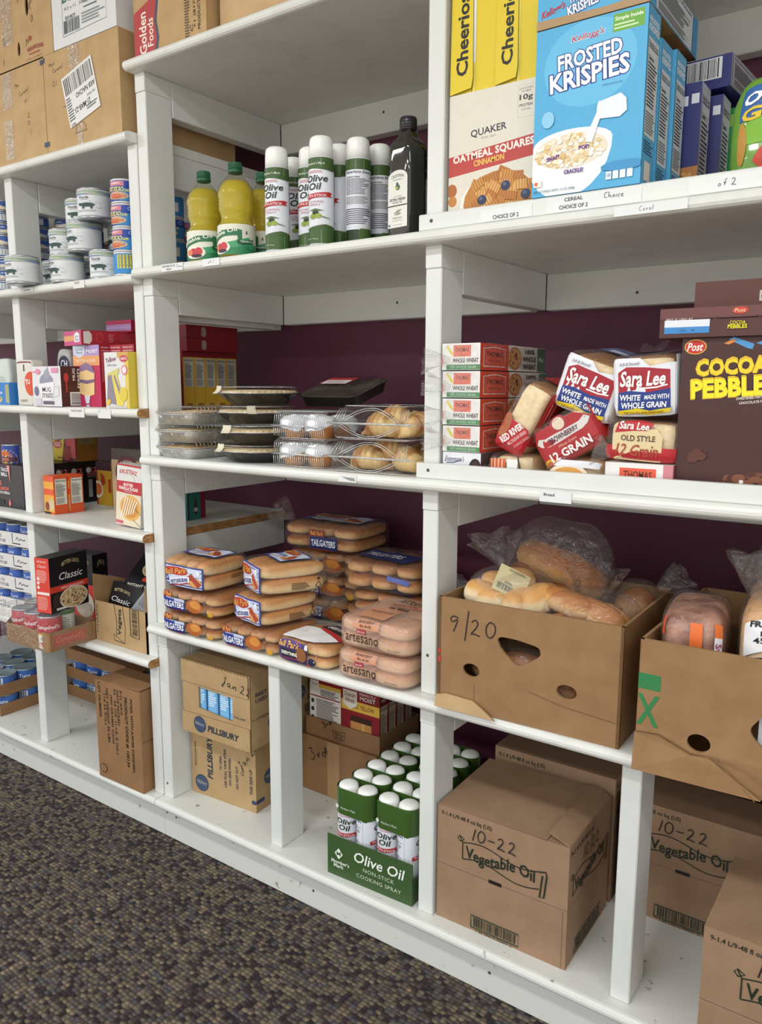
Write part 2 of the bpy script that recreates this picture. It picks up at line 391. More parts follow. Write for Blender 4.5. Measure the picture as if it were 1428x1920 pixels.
for x in (-1.344, -.437):
    timber('short_post', (x, .0, SH['B'] + TH), (x + .038, .087, SH['H']), su)
timber('base_board', (-1.7722, 0, .001), (.163, .03, SH['B']), su, PAINT3)
for k in 'LP':
    timber('retaining_strip', (-.892, -.0195, SH[k] + TH), (.15, -.0005, SH[k] + TH + .032), su)
screws([(-.862, -.0195, SH['L'] + TH + .018), (-.862, -.0195, SH['P'] + TH + .018), (-.62, .506, 1.535), (-.33, .506, 1.55), (-1.35, .506, 2.065), (-1.1, .506, 2.06), (-1.3, .506, 1.55), (-1.12, .506, 1.545),
        (-1.72, 0, .075), (-1.74 - .02, 0, .078), (-1.2, 0, .05), (-.7, 0, .055), (-.45, 0, .04), (-1.755, .0015, .17), (-.87, .0015, .74)], su)

SL = {'T': 1.934, 'L': 1.5815, 'P': 1.2285, 'N': .884, 'H': .522, 'B': .103}
ul = thing('shelving_unit', 'lower white painted shelving unit holding cans and boxed mixes', 'shelving')
for k in 'TLPNHB': board('shelf_board', -3.6, -1.7745 if k in 'B' else -1.7735, SL[k], ul, raw='r' if k in 'PNH' else '', pm=PAINT3 if k == 'B' else None)
for i, x in enumerate((-1.812, -2.405, -3.0, -3.58)):
    ks = 'BHNPLT'
    for lo, hi in zip(ks, ks[1:]):
        z0, z1 = SL[lo] + TH, SL[hi]
        if i == 0:
            timber('post', (x, .0, z0), (x + .038, .087, z1), ul); 
            timber('side_rail', (x, .0885, z1 - .0885), (x + .038, .506, z1), ul)
        else:
            timber('post', (x, .0, z0), (x + .038, .087, z1), ul); timber('side_rail', (x, .0885, z1 - .0885), (x + .038, .506, z1), ul)
for k in 'TLPNH':
    timber('back_rail', (-3.54, .5065, SL[k] - .0885), (-1.776, .544, SL[k]), ul)
timber('base_board', (-3.6, 0, .001), (-1.7728, .03, SL['B']), ul, PAINT3)
# ------------------------------------------------------------------ drawing kit for printed faces
HS = {'0': '2,9 0,6 1,1 4,0 6,4 5,8 2,9', '1': '3,9 2,0', '2': '0,7 2,9 4,7 3,4 0,0 2,1 6,0', '9': '5,8 2,9 0,7 2,5 5,8 4,3 3,0', '3': '0,9 4,9 2,6 5,4 3,0 0,1', '-': '0,4 5,4', '/': '3,13 3,-4',
      'J': '1,9 5,9 3,9 3,2 1,-3 0,0 4,4', 'a': '4,4 1,5 0,2 2,0 4,4 4,1 6,0', 'n': '0,4 0,0 2,4 4,4 4,0', 'r': '0,4 1,0 1,3 3,4', 'd': '4,3 1,4 0,1 3,0 4,9 5,0', 'C': '5,8 2,9 0,5 1,1 5,1', 'h': '0,9 0,0 2,4 4,3 4,0',
      'o': '2,4 0,2 2,0 4,2 2,4', 'i': '0,4 0,0', 'c': '3,4 0,3 1,0 3,0', 'e': '0,2 3,3 2,4 0,2 1,0 4,0', 'f': '4,9 2,8 2,0 2,4 0,4 4,4', 'M': '0,0 1,9 3,3 5,9 6,0', 'x': '0,4 4,0 2,2 4,4 0,0', 's': '3,4 0,3 3,1 0,0',
      'l': '1,9 0,0', 'N': '0,0 0,9 4,0 5,9', 'R': '0,0 0,9 4,8 0,4 5,0', 'B': '0,0 0,9 4,7 0,5 5,2 0,0', 'O': '2,9 0,5 2,0 5,4 2,9', 'D': '0,0 0,9 5,5 0,0', 'v': '0,4 2,0 4,4', 'p': '0,4 0,-4 0,3 3,4 3,1 0,0', 'k': '0,9 0,0 0,2 4,5 1,3 4,0', 'g': '4,4 1,5 0,2 3,1 4,4 4,-4 1,-4', 't': '2,8 2,0 3,0 2,5 0,5 4,5', ' ': ''}
def hand(txt, u, v, h, W, H, col='#1c1a1c', w=.0022, slant=.12, rot=0, gap=2.2):
    """marker handwriting starting at (u,v), letter height h metres"""
    out = []; x = 0; k = h / 9; cr, sr = math.cos(R_(rot)), math.sin(R_(rot))
    for ch in txt:
        st = HS.get(ch, '')
        if st:
            p = [tuple(map(float, q.split(','))) for q in st.split()]
            xs = [q[0] for q in p]
            P = [((x + q[0] + q[1] * slant) * k, q[1] * k) for q in p]
            # smooth a little
            S = [P[0]]
            for a, b in zip(P, P[1:]): S += [(a[0] * .75 + b[0] * .25, a[1] * .75 + b[1] * .25), (a[0] * .25 + b[0] * .75, a[1] * .25 + b[1] * .75)]
            S.append(P[-1])
            out.append(('l', [(u + (a * cr - b * sr) / W, v + (a * sr + b * cr) / H) for a, b in S], w, col)); x += max(xs) + gap
        else: x += 4
    return out
def scroll(text, u0, u1, v0, v1, W, H, col, w=.0022):
    """outlined banner scroll with curled ends and a word on it"""
    n = 16; top = []; bot = []; hv = v1 - v0
    for i in range(n + 1):
        t = i / n; y = .10 * math.sin(2 * math.pi * t); u = u0 + (u1 - u0) * (.06 + .86 * t)
        top.append((u, v0 + hv * (.80 + y - .03 * t))); bot.append((u, v0 + hv * (.34 + y - .03 * t)))
    it = [('l', top, w, col), ('l', bot, w, col), ('l', [top[0], bot[0]], w, col)]
    c = [(u0 + (u1 - u0) * a, v0 + hv * b) for a, b in ((.06, .80), (.02, .98), (.0, .9), (.03, .82), (.08, .9), (.02, .98))]
    it.append(('l', c, w, col))
    c = [(u0 + (u1 - u0) * a, v0 + hv * b) for a, b in ((.92, .77), (.99, .82), (1, .7), (.975, .12), (.93, .10), (.955, .7))]
    it.append(('l', c, w * 1.4, col))
    it.append(('t', text, (u0 + u1) / 2 - .015 * (u1 - u0), v0 + hv * .55, (u1 - u0) * .78, hv * .42, col, {'b': .03, 'wave': .16, 'rot': -.6}))
    return it
def barcode(a, b, c, d, col='#1d2a1c', frame=None, vert=False):
    it = []
    if frame: it += [('l', [(a, b), (c, b), (c, d), (a, d), (a, b)], .003, frame)]
    m = .06 * (c - a)
    it.append(('bc', a + m, b + .14 * (d - b), c - m, d - .1 * (d - b), col) + (('v',) if vert else ()))
    return it
def para(u0, v0, u1, v1, n, col): return ('lines', u0, v0, u1, v1, n, col)
def seeds(u0, v0, u1, v1, n, cols, r, W, H, seed=1, clip=None):
    rd = random.Random(seed); out = []
    while len(out) < n:
        u, v = rd.uniform(u0, u1), rd.uniform(v0, v1)
        if clip and not clip(u, v): continue
        q = r * rd.uniform(.7, 1.25); out.append(('e', u, v, q / W, q / H * rd.uniform(.5, 1), rd.choice(cols)))
    return out
def outlined(txt, u, v, w, h, fill, edge, b=.03, o=None, e=.05):
    o = o or {}
    return [('t', txt, u, v, w * 1.03, h * 1.12, edge, dict(o, b=b + e)), ('t', txt, u, v, w, h, fill, dict(o, b=b))]
def simple_box(name, label, cat, w, d, h, m, art=None, loc=(0, 0, 0), rz=0, rot=None, group=None, skip='', warp=None):
    mb = MB(); crisp(mb, w, d, h, m, art, skip, warp); o = mb.build(name)
    return place(tag(o, label, cat, group), loc, rz, rot)
def panel(mb, F, outline, holes, m, thick, mi=None):
    """a sheet with holes: outline and holes as (u,v) lists; F(u,v,lift), thickness goes inward"""
    loops = [outline] + holes
    tr = geometry.tessellate_polygon([[Vector((p[0], p[1], 0)) for p in lp] for lp in loops]); pts = [p for lp in loops for p in lp]
    for lift, mm, fl in ((0, m, 1), (-thick, mi or m, -1)):
        fs = []
        for t in tr:
            z = geometry.normal([Vector((*pts[i], 0)) for i in t]).z
            fs.append(tuple(t) if z * fl > 0 else tuple(t)[::-1])
        mb.mesh([F(p[0], p[1], lift) for p in pts], fs, mm)
    for k, lp in enumerate(loops):
        n = len(lp)
        for i in range(n):
            a, b = lp[i], lp[(i + 1) % n]
            q = [F(*a, 0), F(*b, 0), F(*b, -thick), F(*a, -thick)]; mb.poly(q if k else q[::-1], mi or m)
def circ(u, v, ru, rv, n=18): return [(u + ru * math.cos(2 * math.pi * i / n), v + rv * math.sin(2 * math.pi * i / n)) for i in range(n)]
# ------------------------------------------------------------------ bottom shelf of the taller unit
ZB = SH['B'] + TH + .0003
GRN = '#1f2b20'
def oil_carton(name, label, loc, rz=0, w=.307, d=.25, h=.272, lid=True, written=True):
    t = thing(name, label, 'carton', 'vegetable oil cartons on the bottom shelf', loc, rz)
    mb = MB()
    front = [('r', 0, .488, 1, .4905, '#5d4636'), ('r', .42, .475, .52, .505, '#1a1410'), ('l', [(.97, 0), (.97, .48)], .0012, '#84644e'),
             ('t', '9-1.4 L/9-48 fl oz liq (US)', .235, .935, .40, .045, GRN, {'b': .02})] + scroll('Vegetable Oil', .17, .85, .49, .80, w, h, GRN, .0024) + barcode(.29, .03, .66, .135, GRN, '#23402a') + [('t', '1 00 59612 90001 2', .47, .012, .28, .018, GRN)]
    if written: front += hand('10-22', .27, .79, .028, w, h, w=.0024)
    side = [('r', 0, .488, 1, .4905, '#5d4636'), ('t', '9-1.4 L/9-48 fl oz', .3, .93, .52, .04, GRN, {'b': .02})] + scroll('Vegetable Oil', .05, .95, .46, .76, d, h, GRN, .0024) + barcode(.18, .04, .82, .15, GRN, '#23402a') + hand('10/22', .3, .77, .026, d, h, w=.0024)
    crisp(mb, w, d, h, KRAFT3, {'F': front, 'R': side, 'L': side}); mb.build('body', t)
    if lid:    # shallow pitched top flaps, one standing ajar
        mb = MB(); e = .0016
        mb.poly([(-w / 2, 0, h), (w / 2 - .05, 0, h + e), (w / 2 - .045, d, h + .010), (-w / 2, d, h + .006)], KRAFT3)
        mb.poly([(-w / 2, 0, h), (-w / 2, d, h + .006), (-w / 2, d, h), ], KRAFT3); mb.poly([(-w / 2, d, h + .006), (w / 2 - .045, d, h + .010), (w / 2 - .045, d, h), (-w / 2, d, h)], KRAFT3)
        mb.build('top_flap', t)
        mb = MB(); mb.box((0, 0, 0), (.055, d - .004, .003), KRAFT3, T=lambda x, y, z: (w / 2 - x * .80 - z * .5, y + .002, h + x * .32 + z)); mb.build('side_flap', t)
    return t
oil_carton('carton', 'front rosy brown vegetable oil carton with a flap standing ajar', (-.690, .013, ZB), .7)
oil_carton('carton', 'plain topped brown carton hidden behind the ajar oil carton', (-.690, .284, ZB), 0, w=.305, d=.24, h=.305, lid=False, written=False)
oil_carton('carton', 'vegetable oil carton dated 10-22 standing back behind a short post', (-.372, .286, ZB), 0, d=.24, lid=False)
oil_carton('carton', 'vegetable oil carton jutting over the shelf edge beside the last short post', (-.106, -.066, ZB), .5, lid=False)

BLU = '#2b3648'
def flour_logo(u, v, r, W, H): return [('e', u, v, r / W, r / H, '#33415a'), ('e', u, v, r * .86 / W, r * .86 / H, '#3d4d69'), ('t', 'Pillsbury', u, v, 1.5 * r / W, .55 * r / H, '#b6b0a2', {'i': .2})]
def mix_carton(label, loc, rz=0, w=.245, d=.115, h=.213, dated=True):
    t = thing('carton', label, 'carton', 'baking mix cartons on the bottom shelf', loc, rz); mb = MB()
    def T_(tx, u, v, w_, h_, **k): return ('t', tx, u, v, w_, h_, BLU, dict({'rot': 90, 'b': .03}, **k))
    front = flour_logo(.16, .17, .026, w, h) + [T_('PILLSBURY', .30, .58, .6, .085, b=.05, i=.15), T_('TEAR ALONG SIDE', .07, .57, .36, .02), T_('TO OPEN', .47, .55, .2, .035), T_('USE PULL TAPE STRIP', .54, .5, .55, .035), T_('ON SIDE PANEL', .61, .47, .4, .035),
             T_('DO NOT CUT', .72, .42, .32, .035), T_('THIS SIDE UP', .93, .42, .36, .04), ('e', .80, .50, .022, .026, BLU), ('e', .80, .50, .016, .019, '#b08e60'), ('r', .94, .12, 1, .17, '#2b3d66')]
    if dated: front += hand('Jan 22', .80, .55, .022, w, h, w=.0018, rot=52)
    side = flour_logo(.5, .42, .022, d, h) + [T_('PILLSBURY', .8, .5, .5, .12), ('r', 0, .12, .3, .17, '#2b3d66'), para(.62, .06, .95, .2, 4, BLU)]
    crisp(mb, w, d, h, KRAFT2, {'F': front, 'R': side}); mb.build('body', t)
    mb = MB(); mb.box((-w / 2 + .004, .004, h), (w / 2 - .004, d * .48, h + .0016), KRAFT2); mb.build('top_flap', t)
    return t
mix_carton('lower tan baking mix carton with sideways lettering and a marker date', (-1.601, .076, ZB), 4)
mix_carton('tan baking mix carton standing behind the lower dated carton', (-1.606, .203, ZB), 2, d=.15, dated=False)
# upper carton: display window showing blue pouches, scalloped flaps
t = thing('carton', 'upper tan carton with a cut window showing blue boxes', 'carton', 'baking mix cartons on the bottom shelf', (-1.573, .030, ZB + .2152), 1)
w, d, h = .262, .135, .212; mb = MB(); F, _ = faces(w, d, h); f = F('F')
panel(mb, f, [(0, 0), (1, 0), (1, 1), (0, 1)], [[(.25, .37), (.75, .33), (.75, .64), (.25, .66)]], KRAFT2, .003, KRAFTD)
for k in 'RLTBD':
    g = F(k); mb.poly([g(0, 0), g(1, 0), g(1, 1), g(0, 1)], KRAFT2)
mb.art(f, flour_logo(.27, .17, .024, w, h) + [('t', 'PILLSBURY', .60, .16, .43, .085, BLU, {'b': .05, 'i': .15}), ('t', 'FULL-SIZE', .85, .4, .16, .025, BLU, {'b': .02})], w, h)
mb.art(F('R'), flour_logo(.68, .28, .024, d, h) + [('t', 'BEST IF', .4, .72, .5, .05, BLU, {'b': .03}), ('t', 'USED BY', .42, .64, .55, .05, BLU, {'b': .03}), ('t', '> UPSIDE', .3, .4, .5, .04, BLU), ('r', .55, .86, .8, .95, '#2b3d66')], d, h); mb.build('body', t)
def scallop(v0, v1, amp=.012, side=1, u0=0, u1=1):
    n = 44; e = [(u0 + (u1 - u0) * i / n, v1 + (amp if i % 2 else 0) * side) for i in range(n + 1)]
    return [(u0, v0), (u1, v0)] + e[::-1] if side > 0 else [(u0, v0)] + [(a, b) for a, b in e] + [(u1, v0)]
mb = MB(); P = scallop(.70, .985, .01); panel(mb, lambda u, v, q=0: Vector(f(u, v, q + .004)), [(p[0] * .985, p[1]) for p in P], [], KRAFT2, .003, KRAFTD)
mb.art(lambda u, v, q=0: f(u, v, q + .004), hand('Jan 22', .62, .80, .024, w, h, w=.0022, rot=-8), w, h); mb.build('upper_flap', t)
mb = MB(); e = [(i / 30, -.015 + (.012 if i % 2 else 0)) for i in range(31)]
panel(mb, lambda u, v, q=0: Vector(f(u, v, q + .004)), e + [(1, .30), (0, .27)], [], KRAFT2, .003, KRAFTD)
mb.art(lambda u, v, q=0: f(u, v, q + .004), flour_logo(.27, .15, .024, w, h) + [('t', 'PILLSBURY', .62, .13, .45, .09, BLU, {'b': .05, 'i': .15})], w, h); mb.build('lower_flap', t)
for i, u in enumerate((-.042, .004, .050, .090)):
    o = simple_box('mix_box', 'small light blue box in the carton window, %s' % ('beside the cut left edge', 'second from the cut left edge', 'third from the cut left edge', 'beside the cut right edge')[i], 'box', .042, .1, .17, '#5fa3d6',
        {'F': [('r', .1, .1, .9, .9, '#78b6e3'), para(.15, .5, .85, .8, 8, '#e7f1fa'), ('r', .0, 0, .05, 1, '#1d2f4a'), para(.15, .2, .85, .4, 4, '#2f6fae')]}, (-1.573 + u - .022, .036 + u * .017, ZB + .2152 + .004), 1, group='blue boxes in the carton window')
mix_carton('tan carton on top of the rear baking mix carton', (-1.600, .203, ZB + .2152), 2, d=.14, h=.19, dated=False)
# plain carton with an open-top display tray of cake mixes on it
t = thing('carton', 'plain brown carton marked 3rd holding up the cake mix tray', 'carton', None, (-1.339, .276, ZB), 0); mb = MB(); w, d, h = .276, .2, .170
crisp(mb, w, d, h, KRAFT4, {'F': hand('3rd', .14, .56, .036, w, h, w=.003, rot=25) + [('r', .36, 0, .52, 1, '#b18a60')]}); mb.build('body', t)
mb = MB(); mb.box((-w / 2, 0, h), (w / 2, .09, h + .0016), KRAFT4); mb.build('top_flap', t)
t = thing('display_tray', 'open brown display tray with a marker scribble holding cake mixes', 'tray', None, (-1.333, .286, ZB + .172), 0); mb = MB(); w, d, h = .268, .2, .055
mb.box((-w / 2, 0, 0), (w / 2, d, .003), KRAFT4); mb.box((-w / 2, 0, .003), (w / 2, .003, h), KRAFT4); mb.box((-w / 2, .003, .003), (-w / 2 + .003, d, h), KRAFT4); mb.box((w / 2 - .003, .003, .003), (w / 2, d, h), KRAFT4); mb.box((-w / 2 + .003, d - .003, .003), (w / 2 - .003, d, h), KRAFT4)
mb.art(faces(w, d, h)[0]('F'), hand('3rd', .26, .55, .018, w, h, w=.0028, rot=35) + [('l', [(.38, .62), (.46, .55), (.55, .66), (.54, .22), (.46, .1), (.39, .2), (.38, .62)], .0016, '#2a1d14'), ('t', 'Duncan', .465, .46, .12, .15, '#2a1d14'), ('t', 'Hines', .465, .28, .1, .15, '#2a1d14')], w, h); mb.build('tray', t)
RED = '#8e1722'; CRM = '#e8e2d2'
cakef = [('r', 0, 0, 1, .62, RED), ('r', 0, .62, 1, .8, '#e3b84a'), ('t', 'CLASSIC YELLOW', .5, .71, .72, .075, '#7c1d1d', {'b': .03}), ('r', 0, .8, 1, 1, RED), ('g', [(.05, .97), (.42, .97), (.42, .72), (.235, .64), (.05, .72)], CRM), ('t', 'Duncan', .235, .9, .28, .08, RED, {'b': .02}), ('t', 'Hines', .235, .8, .24, .08, RED, {'b': .02}),
         ('t', 'PERFECTLY', .70, .95, .42, .045, CRM, {'b': .02}), ('t', 'MOIST', .70, .875, .4, .075, CRM, {'b': .04}), ('r', .25, .06, .8, .50, '#c58b4b'), ('r', .25, .44, .8, .54, '#3a1d14'), ('r', .25, .24, .8, .31, '#3a1d14'), ('r', .3, .06, .36, .24, '#d9a763'), ('r', .55, .31, .62, .44, '#d9a763')]
cakeb = [('r', 0, 0, 1, 1, '#f0e6dc'), ('r', 0, .93, 1, 1, RED), ('r', .3, .86, 1, .93, '#e3b84a'), ('r', 0, 0, 1, .05, '#c9a24a'), ('g', [(.03, .98), (.3, .98), (.3, .84), (.165, .78), (.03, .84)], '#efe7da'), ('t', 'Duncan', .165, .92, .2, .05, RED), para(.35, .72, .95, .84, 4, '#444'), ('r', .02, .69, .98, .71, RED), ('e', .1, .6, .05, .04, '#333'), ('e', .1, .45, .05, .04, '#333'), ('e', .1, .3, .05, .04, '#333'), para(.22, .24, .95, .66, 14, '#666'), para(.05, .07, .95, .2, 6, '#999')]
cks = [('nf', .1, .05, .9, .8, '#b9a98f'), ('t', 'MOIST', .5, .9, .6, .06, CRM)]
place(tag((lambda mb: (crisp(mb, .116, .04, .168, {'*': RED}, {'F': cakeb, 'R': cks}), mb.build('cake_mix_box'))[1])(MB()), 'cake mix box turned to its white instruction panel', 'box', 'cake mixes in the display tray'), (-1.3975, .292, ZB + .1753))
for i in range(4):
    simple_box('cake_mix_box', ('front yellow cake mix box in the tray', 'cake mix box directly behind the front yellow cake box', 'third yellow cake mix box back in the tray', 'rearmost yellow cake mix box in the tray')[i], 'box', .134, .039, .168, {'*': RED, 'R': '#6b1620'}, {'F': cakef, 'R': cks}, (-1.270, .2915 + .0415 * i, ZB + .1753), 0, group='cake mixes in the display tray')

# ---- cooking spray cans
GR = '#3c5a26'; WL = '#dfe3ea'
CAPM = noisy('milky_cap', '#e9ebe6', '#f4f5f0', 20, .35, 0, sss=.15)
def can_map(r, z0, z1, a0):
    """printed wrap: u 0..1 spans half the round facing -Y, turned by a0"""
    def F(u, v, q=0):
        a = R_(a0) + (u - .5) * math.pi; return Vector(((r + q) * math.sin(a), -(r + q) * math.cos(a), z0 + (z1 - z0) * v))
    return F
SPRAY = [('t', "Member's Mark", .5, .915, .5, .028, '#cfd8c4', {'b': .02}), ('t', 'Olive', .52, .745, .62, .08, '#27361f', {'b': .03, 'i': .22}), ('t', 'Oil', .47, .655, .34, .08, '#27361f', {'b': .03, 'i': .22}), para(.3, .805, .75, .84, 2, '#c88'),
         ('g', [(.10, .565), (.86, .59), (.96, .578), (.89, .556), (.96, .53), (.86, .535), (.10, .51)], '#b4252c'), ('t', 'NON-STICK', .48, .55, .62, .03, '#f0dada', {'b': .03}), ('t', 'COOKING', .48, .48, .45, .024, '#b06070'), ('t', 'SPRAY', .48, .445, .3, .024, '#b06070'),
         ('e', .50, .35, .085, .028, '#22301c'), ('e', .57, .315, .09, .027, '#93a53a'), ('e', .42, .31, .075, .03, '#85982f'), ('g', [(.3, .38), (.5, .40), (.72, .375), (.5, .373)], '#4e6a38'), ('g', [(.6, .32), (.85, .29), (.9, .28), (.7, .295)], '#5d7848'), ('t', '7 OZ (198 g)', .4, .05, .34, .016, '#d5dfc8')]
SPRAYB = [('nf', .12, .45, .88, .86, '#e2e6ee'), para(.12, .23, .88, .42, 8, '#556'), ('bc', .15, .04, .5, .17, '#222'), ('r', .55, .03, .95, .18, '#47662e')]
def spray_parts(t, turn=0, back=False, dx=0, dy=0, cap='cap'):
    mb = MB(); r = .0275
    mb.lathe([(r - .002, 0), (r, .003), (r, .178), (r - .002, .184)], WL, 28, c=(dx, dy))
    W_ = lambda a: (lambda u, v, q=0: can_map(r, .003, .183, turn + a)(u, v, q) + Vector((dx, dy, 0)))
    for lo, hi in ((0, .17), (.86, .985)):
        for a in (0, 180): mb.art(W_(a), [('r', 0, lo, 1, hi, GR)], r * math.pi, .18, h0=.0002, curved=True)
    for a, art in ((0, SPRAYB if back else SPRAY), (180, SPRAY if back else SPRAYB)):
        mb.art(W_(a), [('g', [(0, .165), (1, .165), (1, .2), (.75, .22), (.25, .185), (0, .2)], GR), ('g', [(0, .88), (0, .84), (.3, .865), (.7, .845), (1, .83), (1, .88)], GR)] * (not back) + art, r * math.pi, .18, h0=.0005, curved=True)
    mb.build('can', t)
    mb = MB(); mb.lathe([(.0262, .182), (.0258, .205), (.0252, .2165), (.0235, .223), (.019, .2268), (.011, .2286), (.0001, .229)], CAPM, 28, c=(dx, dy)); mb.build(cap, t)
def spray(label, x, y, z, turn=0, back=False):
    t = thing('cooking_spray_can', label, 'can', 'olive oil sprays on the shelf', (x, y, z)); spray_parts(t, turn, back); return t
# tray
t = thing('display_tray', 'dark green olive oil spray tray on the bottom shelf', 'tray', None, (-1.024, -.004, ZB), 2); mb = MB(); w, d, h = .243, .42, .104; g = '#39552a'
mb.box((-w / 2, 0, 0), (w / 2, d, .003), g)
for lo, hi in (((-w / 2, 0, .003), (w / 2, .003, h)), ((-w / 2, d - .003, .003), (w / 2, d, .06)), ((-w / 2, .003, .003), (-w / 2 + .003, d - .003, .06)), ((w / 2 - .003, .003, .003), (w / 2, d - .003, .06))): mb.box(lo, hi, g)
mb.art(faces(w, d, h)[0]('F'), [('g', [(.14, .72), (.19, .58), (.14, .44), (.09, .58)], '#e4eadf'), ('t', 'M', .14, .58, .05, .1, g, {'b': .04}), ('t', "Member's", .16, .37, .22, .09, '#e4eadf', {'b': .03}), ('t', 'Mark', .14, .27, .12, .09, '#e4eadf', {'b': .03}), ('t', 'Olive Oil', .62, .68, .58, .26, '#eef2e8', {'b': .02, 'i': .2}),
    ('t', 'NON-STICK', .62, .42, .36, .095, '#c9d6bd', {'sp': 1.1}), ('t', 'COOKING SPRAY', .62, .24, .52, .095, '#c9d6bd', {'sp': 1.1})], w, h); mb.build('tray', t)
SLV = film('shrink_sleeve', .01, .1, bump=.5, scale=50)
def twin_pack(label, x, y, z):
    t = thing('cooking_spray_pack', label, 'can pack', 'shrink-wrapped spray packs in the green tray', (x, y, z), 2)
    for dx in (-.0282, .0282): spray_parts(t, 14 if dx < 0 else 118, False, dx)
    mb = MB(); r = .0288
    def ring(q, z_): return [(q * (.0282 + r) if False else (math.copysign(.0282, math.cos(a)) + r * q * math.cos(a)), r * q * math.sin(a), z_) for a in [2 * math.pi * (i + .5) / 28 for i in range(28)]]
    prof = [(1, .002), (1, .165), (1, .195)]; vs = sum([ring(q, z_) for q, z_ in prof], []); n = 28
    mb.mesh(vs, [(j * n + i, j * n + (i + 1) % n, (j + 1) * n + (i + 1) % n, (j + 1) * n + i) for j in range(len(prof) - 1) for i in range(n)], SLV, True)
    up = [(q, z_) for q, z_ in ((1.012, .156), (1.012, .206), (1.004, .2165), (.975, .2225))]; vs = sum([ring(q, z_) for q, z_ in up], [])
    mb.mesh(vs, [(j * n + i, j * n + (i + 1) % n, (j + 1) * n + (i + 1) % n, (j + 1) * n + i) for j in range(3) for i in range(n)], C('#3c5a26', .18, 0, .5), True)
    mb.art(lambda u, v, q=0: Vector((-.05 + .1 * u, -.0292 - q - .002, .158 + .05 * v)), [('g', [(.10, .52), (.15, .38), (.10, .24), (.05, .38)], '#d8dfd0'), ('t', "Member's Mark", .42, .34, .44, .14, '#c9d4bf')], .1, .05, h0=.001); mb.build('shrink_sleeve', t)
    return t
p0 = None; rows = ['front', 'second', 'third', 'fourth', 'fifth', 'rearmost']
for j in range(6):
    for i, x in enumerate((-1.0826, -.9654)):
        lab = 'green spray twin pack, %s row of the tray, on the %s side' % (rows[j], ('open shelf', 'post')[i]); loc = (x - .0022 * j, .034 + .004 * i + .0620 * j, ZB + .0036)
        p0 = twin_pack(lab, *loc) if p0 is None else p0
        if (i, j) != (0, 0): dup(p0, lab, loc, 2)
for k, (x, y) in enumerate(((-.872, .40), (-.876, .465))):
    spray(('loose green spray can behind the tall middle post', 'second loose green spray can by the back wall')[k], x, y, ZB, 40)
# ------------------------------------------------------------------ bread shelf (buns) and open cartons
def bread(name, top, mid, low, rough=.55, bump=.2):
    """baked crust: darker on top, pale at the sides (the crust's own colour)"""
    if name in _mc: return _mc[name]
    m, nt, b = _new(name); L = nt.links.new
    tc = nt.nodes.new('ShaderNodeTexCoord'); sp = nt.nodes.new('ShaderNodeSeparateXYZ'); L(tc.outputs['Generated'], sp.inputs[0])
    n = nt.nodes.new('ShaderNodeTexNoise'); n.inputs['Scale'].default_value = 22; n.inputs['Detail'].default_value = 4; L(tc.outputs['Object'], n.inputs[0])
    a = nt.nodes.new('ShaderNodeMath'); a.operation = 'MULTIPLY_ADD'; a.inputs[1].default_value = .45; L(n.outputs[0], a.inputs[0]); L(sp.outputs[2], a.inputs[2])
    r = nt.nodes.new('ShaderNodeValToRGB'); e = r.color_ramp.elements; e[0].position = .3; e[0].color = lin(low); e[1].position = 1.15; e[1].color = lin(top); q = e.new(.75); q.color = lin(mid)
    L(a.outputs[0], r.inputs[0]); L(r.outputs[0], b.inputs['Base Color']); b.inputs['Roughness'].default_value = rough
    n2 = nt.nodes.new('ShaderNodeTexNoise'); n2.inputs['Scale'].default_value = 130; n2.inputs['Detail'].default_value = 5; L(tc.outputs['Object'], n2.inputs[0])
    bp = nt.nodes.new('ShaderNodeBump'); bp.inputs['Strength'].default_value = bump; bp.inputs['Distance'].default_value = .003; L(n2.outputs[0], bp.inputs['Height']); L(bp.outputs[0], b.inputs['Normal'])
    _mc[name] = m; return m
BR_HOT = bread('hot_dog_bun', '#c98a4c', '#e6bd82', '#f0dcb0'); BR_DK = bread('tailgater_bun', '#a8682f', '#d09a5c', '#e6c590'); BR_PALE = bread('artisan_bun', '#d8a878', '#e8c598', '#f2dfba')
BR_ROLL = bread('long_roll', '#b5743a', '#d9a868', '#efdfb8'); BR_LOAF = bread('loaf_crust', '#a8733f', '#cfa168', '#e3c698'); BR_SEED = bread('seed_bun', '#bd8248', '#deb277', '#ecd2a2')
def wrinkle(amp, k, seed=0):
    def f(p):
        s = math.sin(k * p.x + 1.7 * seed + 2.1 * math.sin(k * .7 * p.z)) * math.sin(k * .9 * p.y + seed) + .6 * math.sin(k * 1.9 * p.z + 3 * p.x * k * .3 + seed)
        q = p + Vector((0, -.55, .8)) * s * amp; q.z = max(q.z, min(p.z, .0002)); return q
    return f
def bag_tail(t, at, to, r=.045, m=None, seed=3):
    """gathered bag end: a crumpled fan of film opening away from a tie"""
    rd = random.Random(seed); a, b = Vector(at), Vector(to); d = (b - a); u = d.orthogonal().normalized(); w = d.cross(u).normalized(); mb = MB(); n = 22; vs = []
    for j in range(6):
        s = j / 5
        for i in range(n):
            q = 2 * math.pi * i / n; rr = (.006 + r * s ** .8) * (1 + .35 * math.sin(5 * q + seed) * s + rd.uniform(-.12, .12) * s)
            vs.append(a + d * (s + rd.uniform(-.05, .05) * s) + u * rr * math.cos(q) + w * rr * .55 * math.sin(q))
    mb.mesh(vs, [(j * n + i, j * n + (i + 1) % n, (j + 1) * n + (i + 1) % n, (j + 1) * n + i) for j in range(5) for i in range(n)], m or CLEAR, True)
    return mb.build('bag_tail', t)
_bun = {}
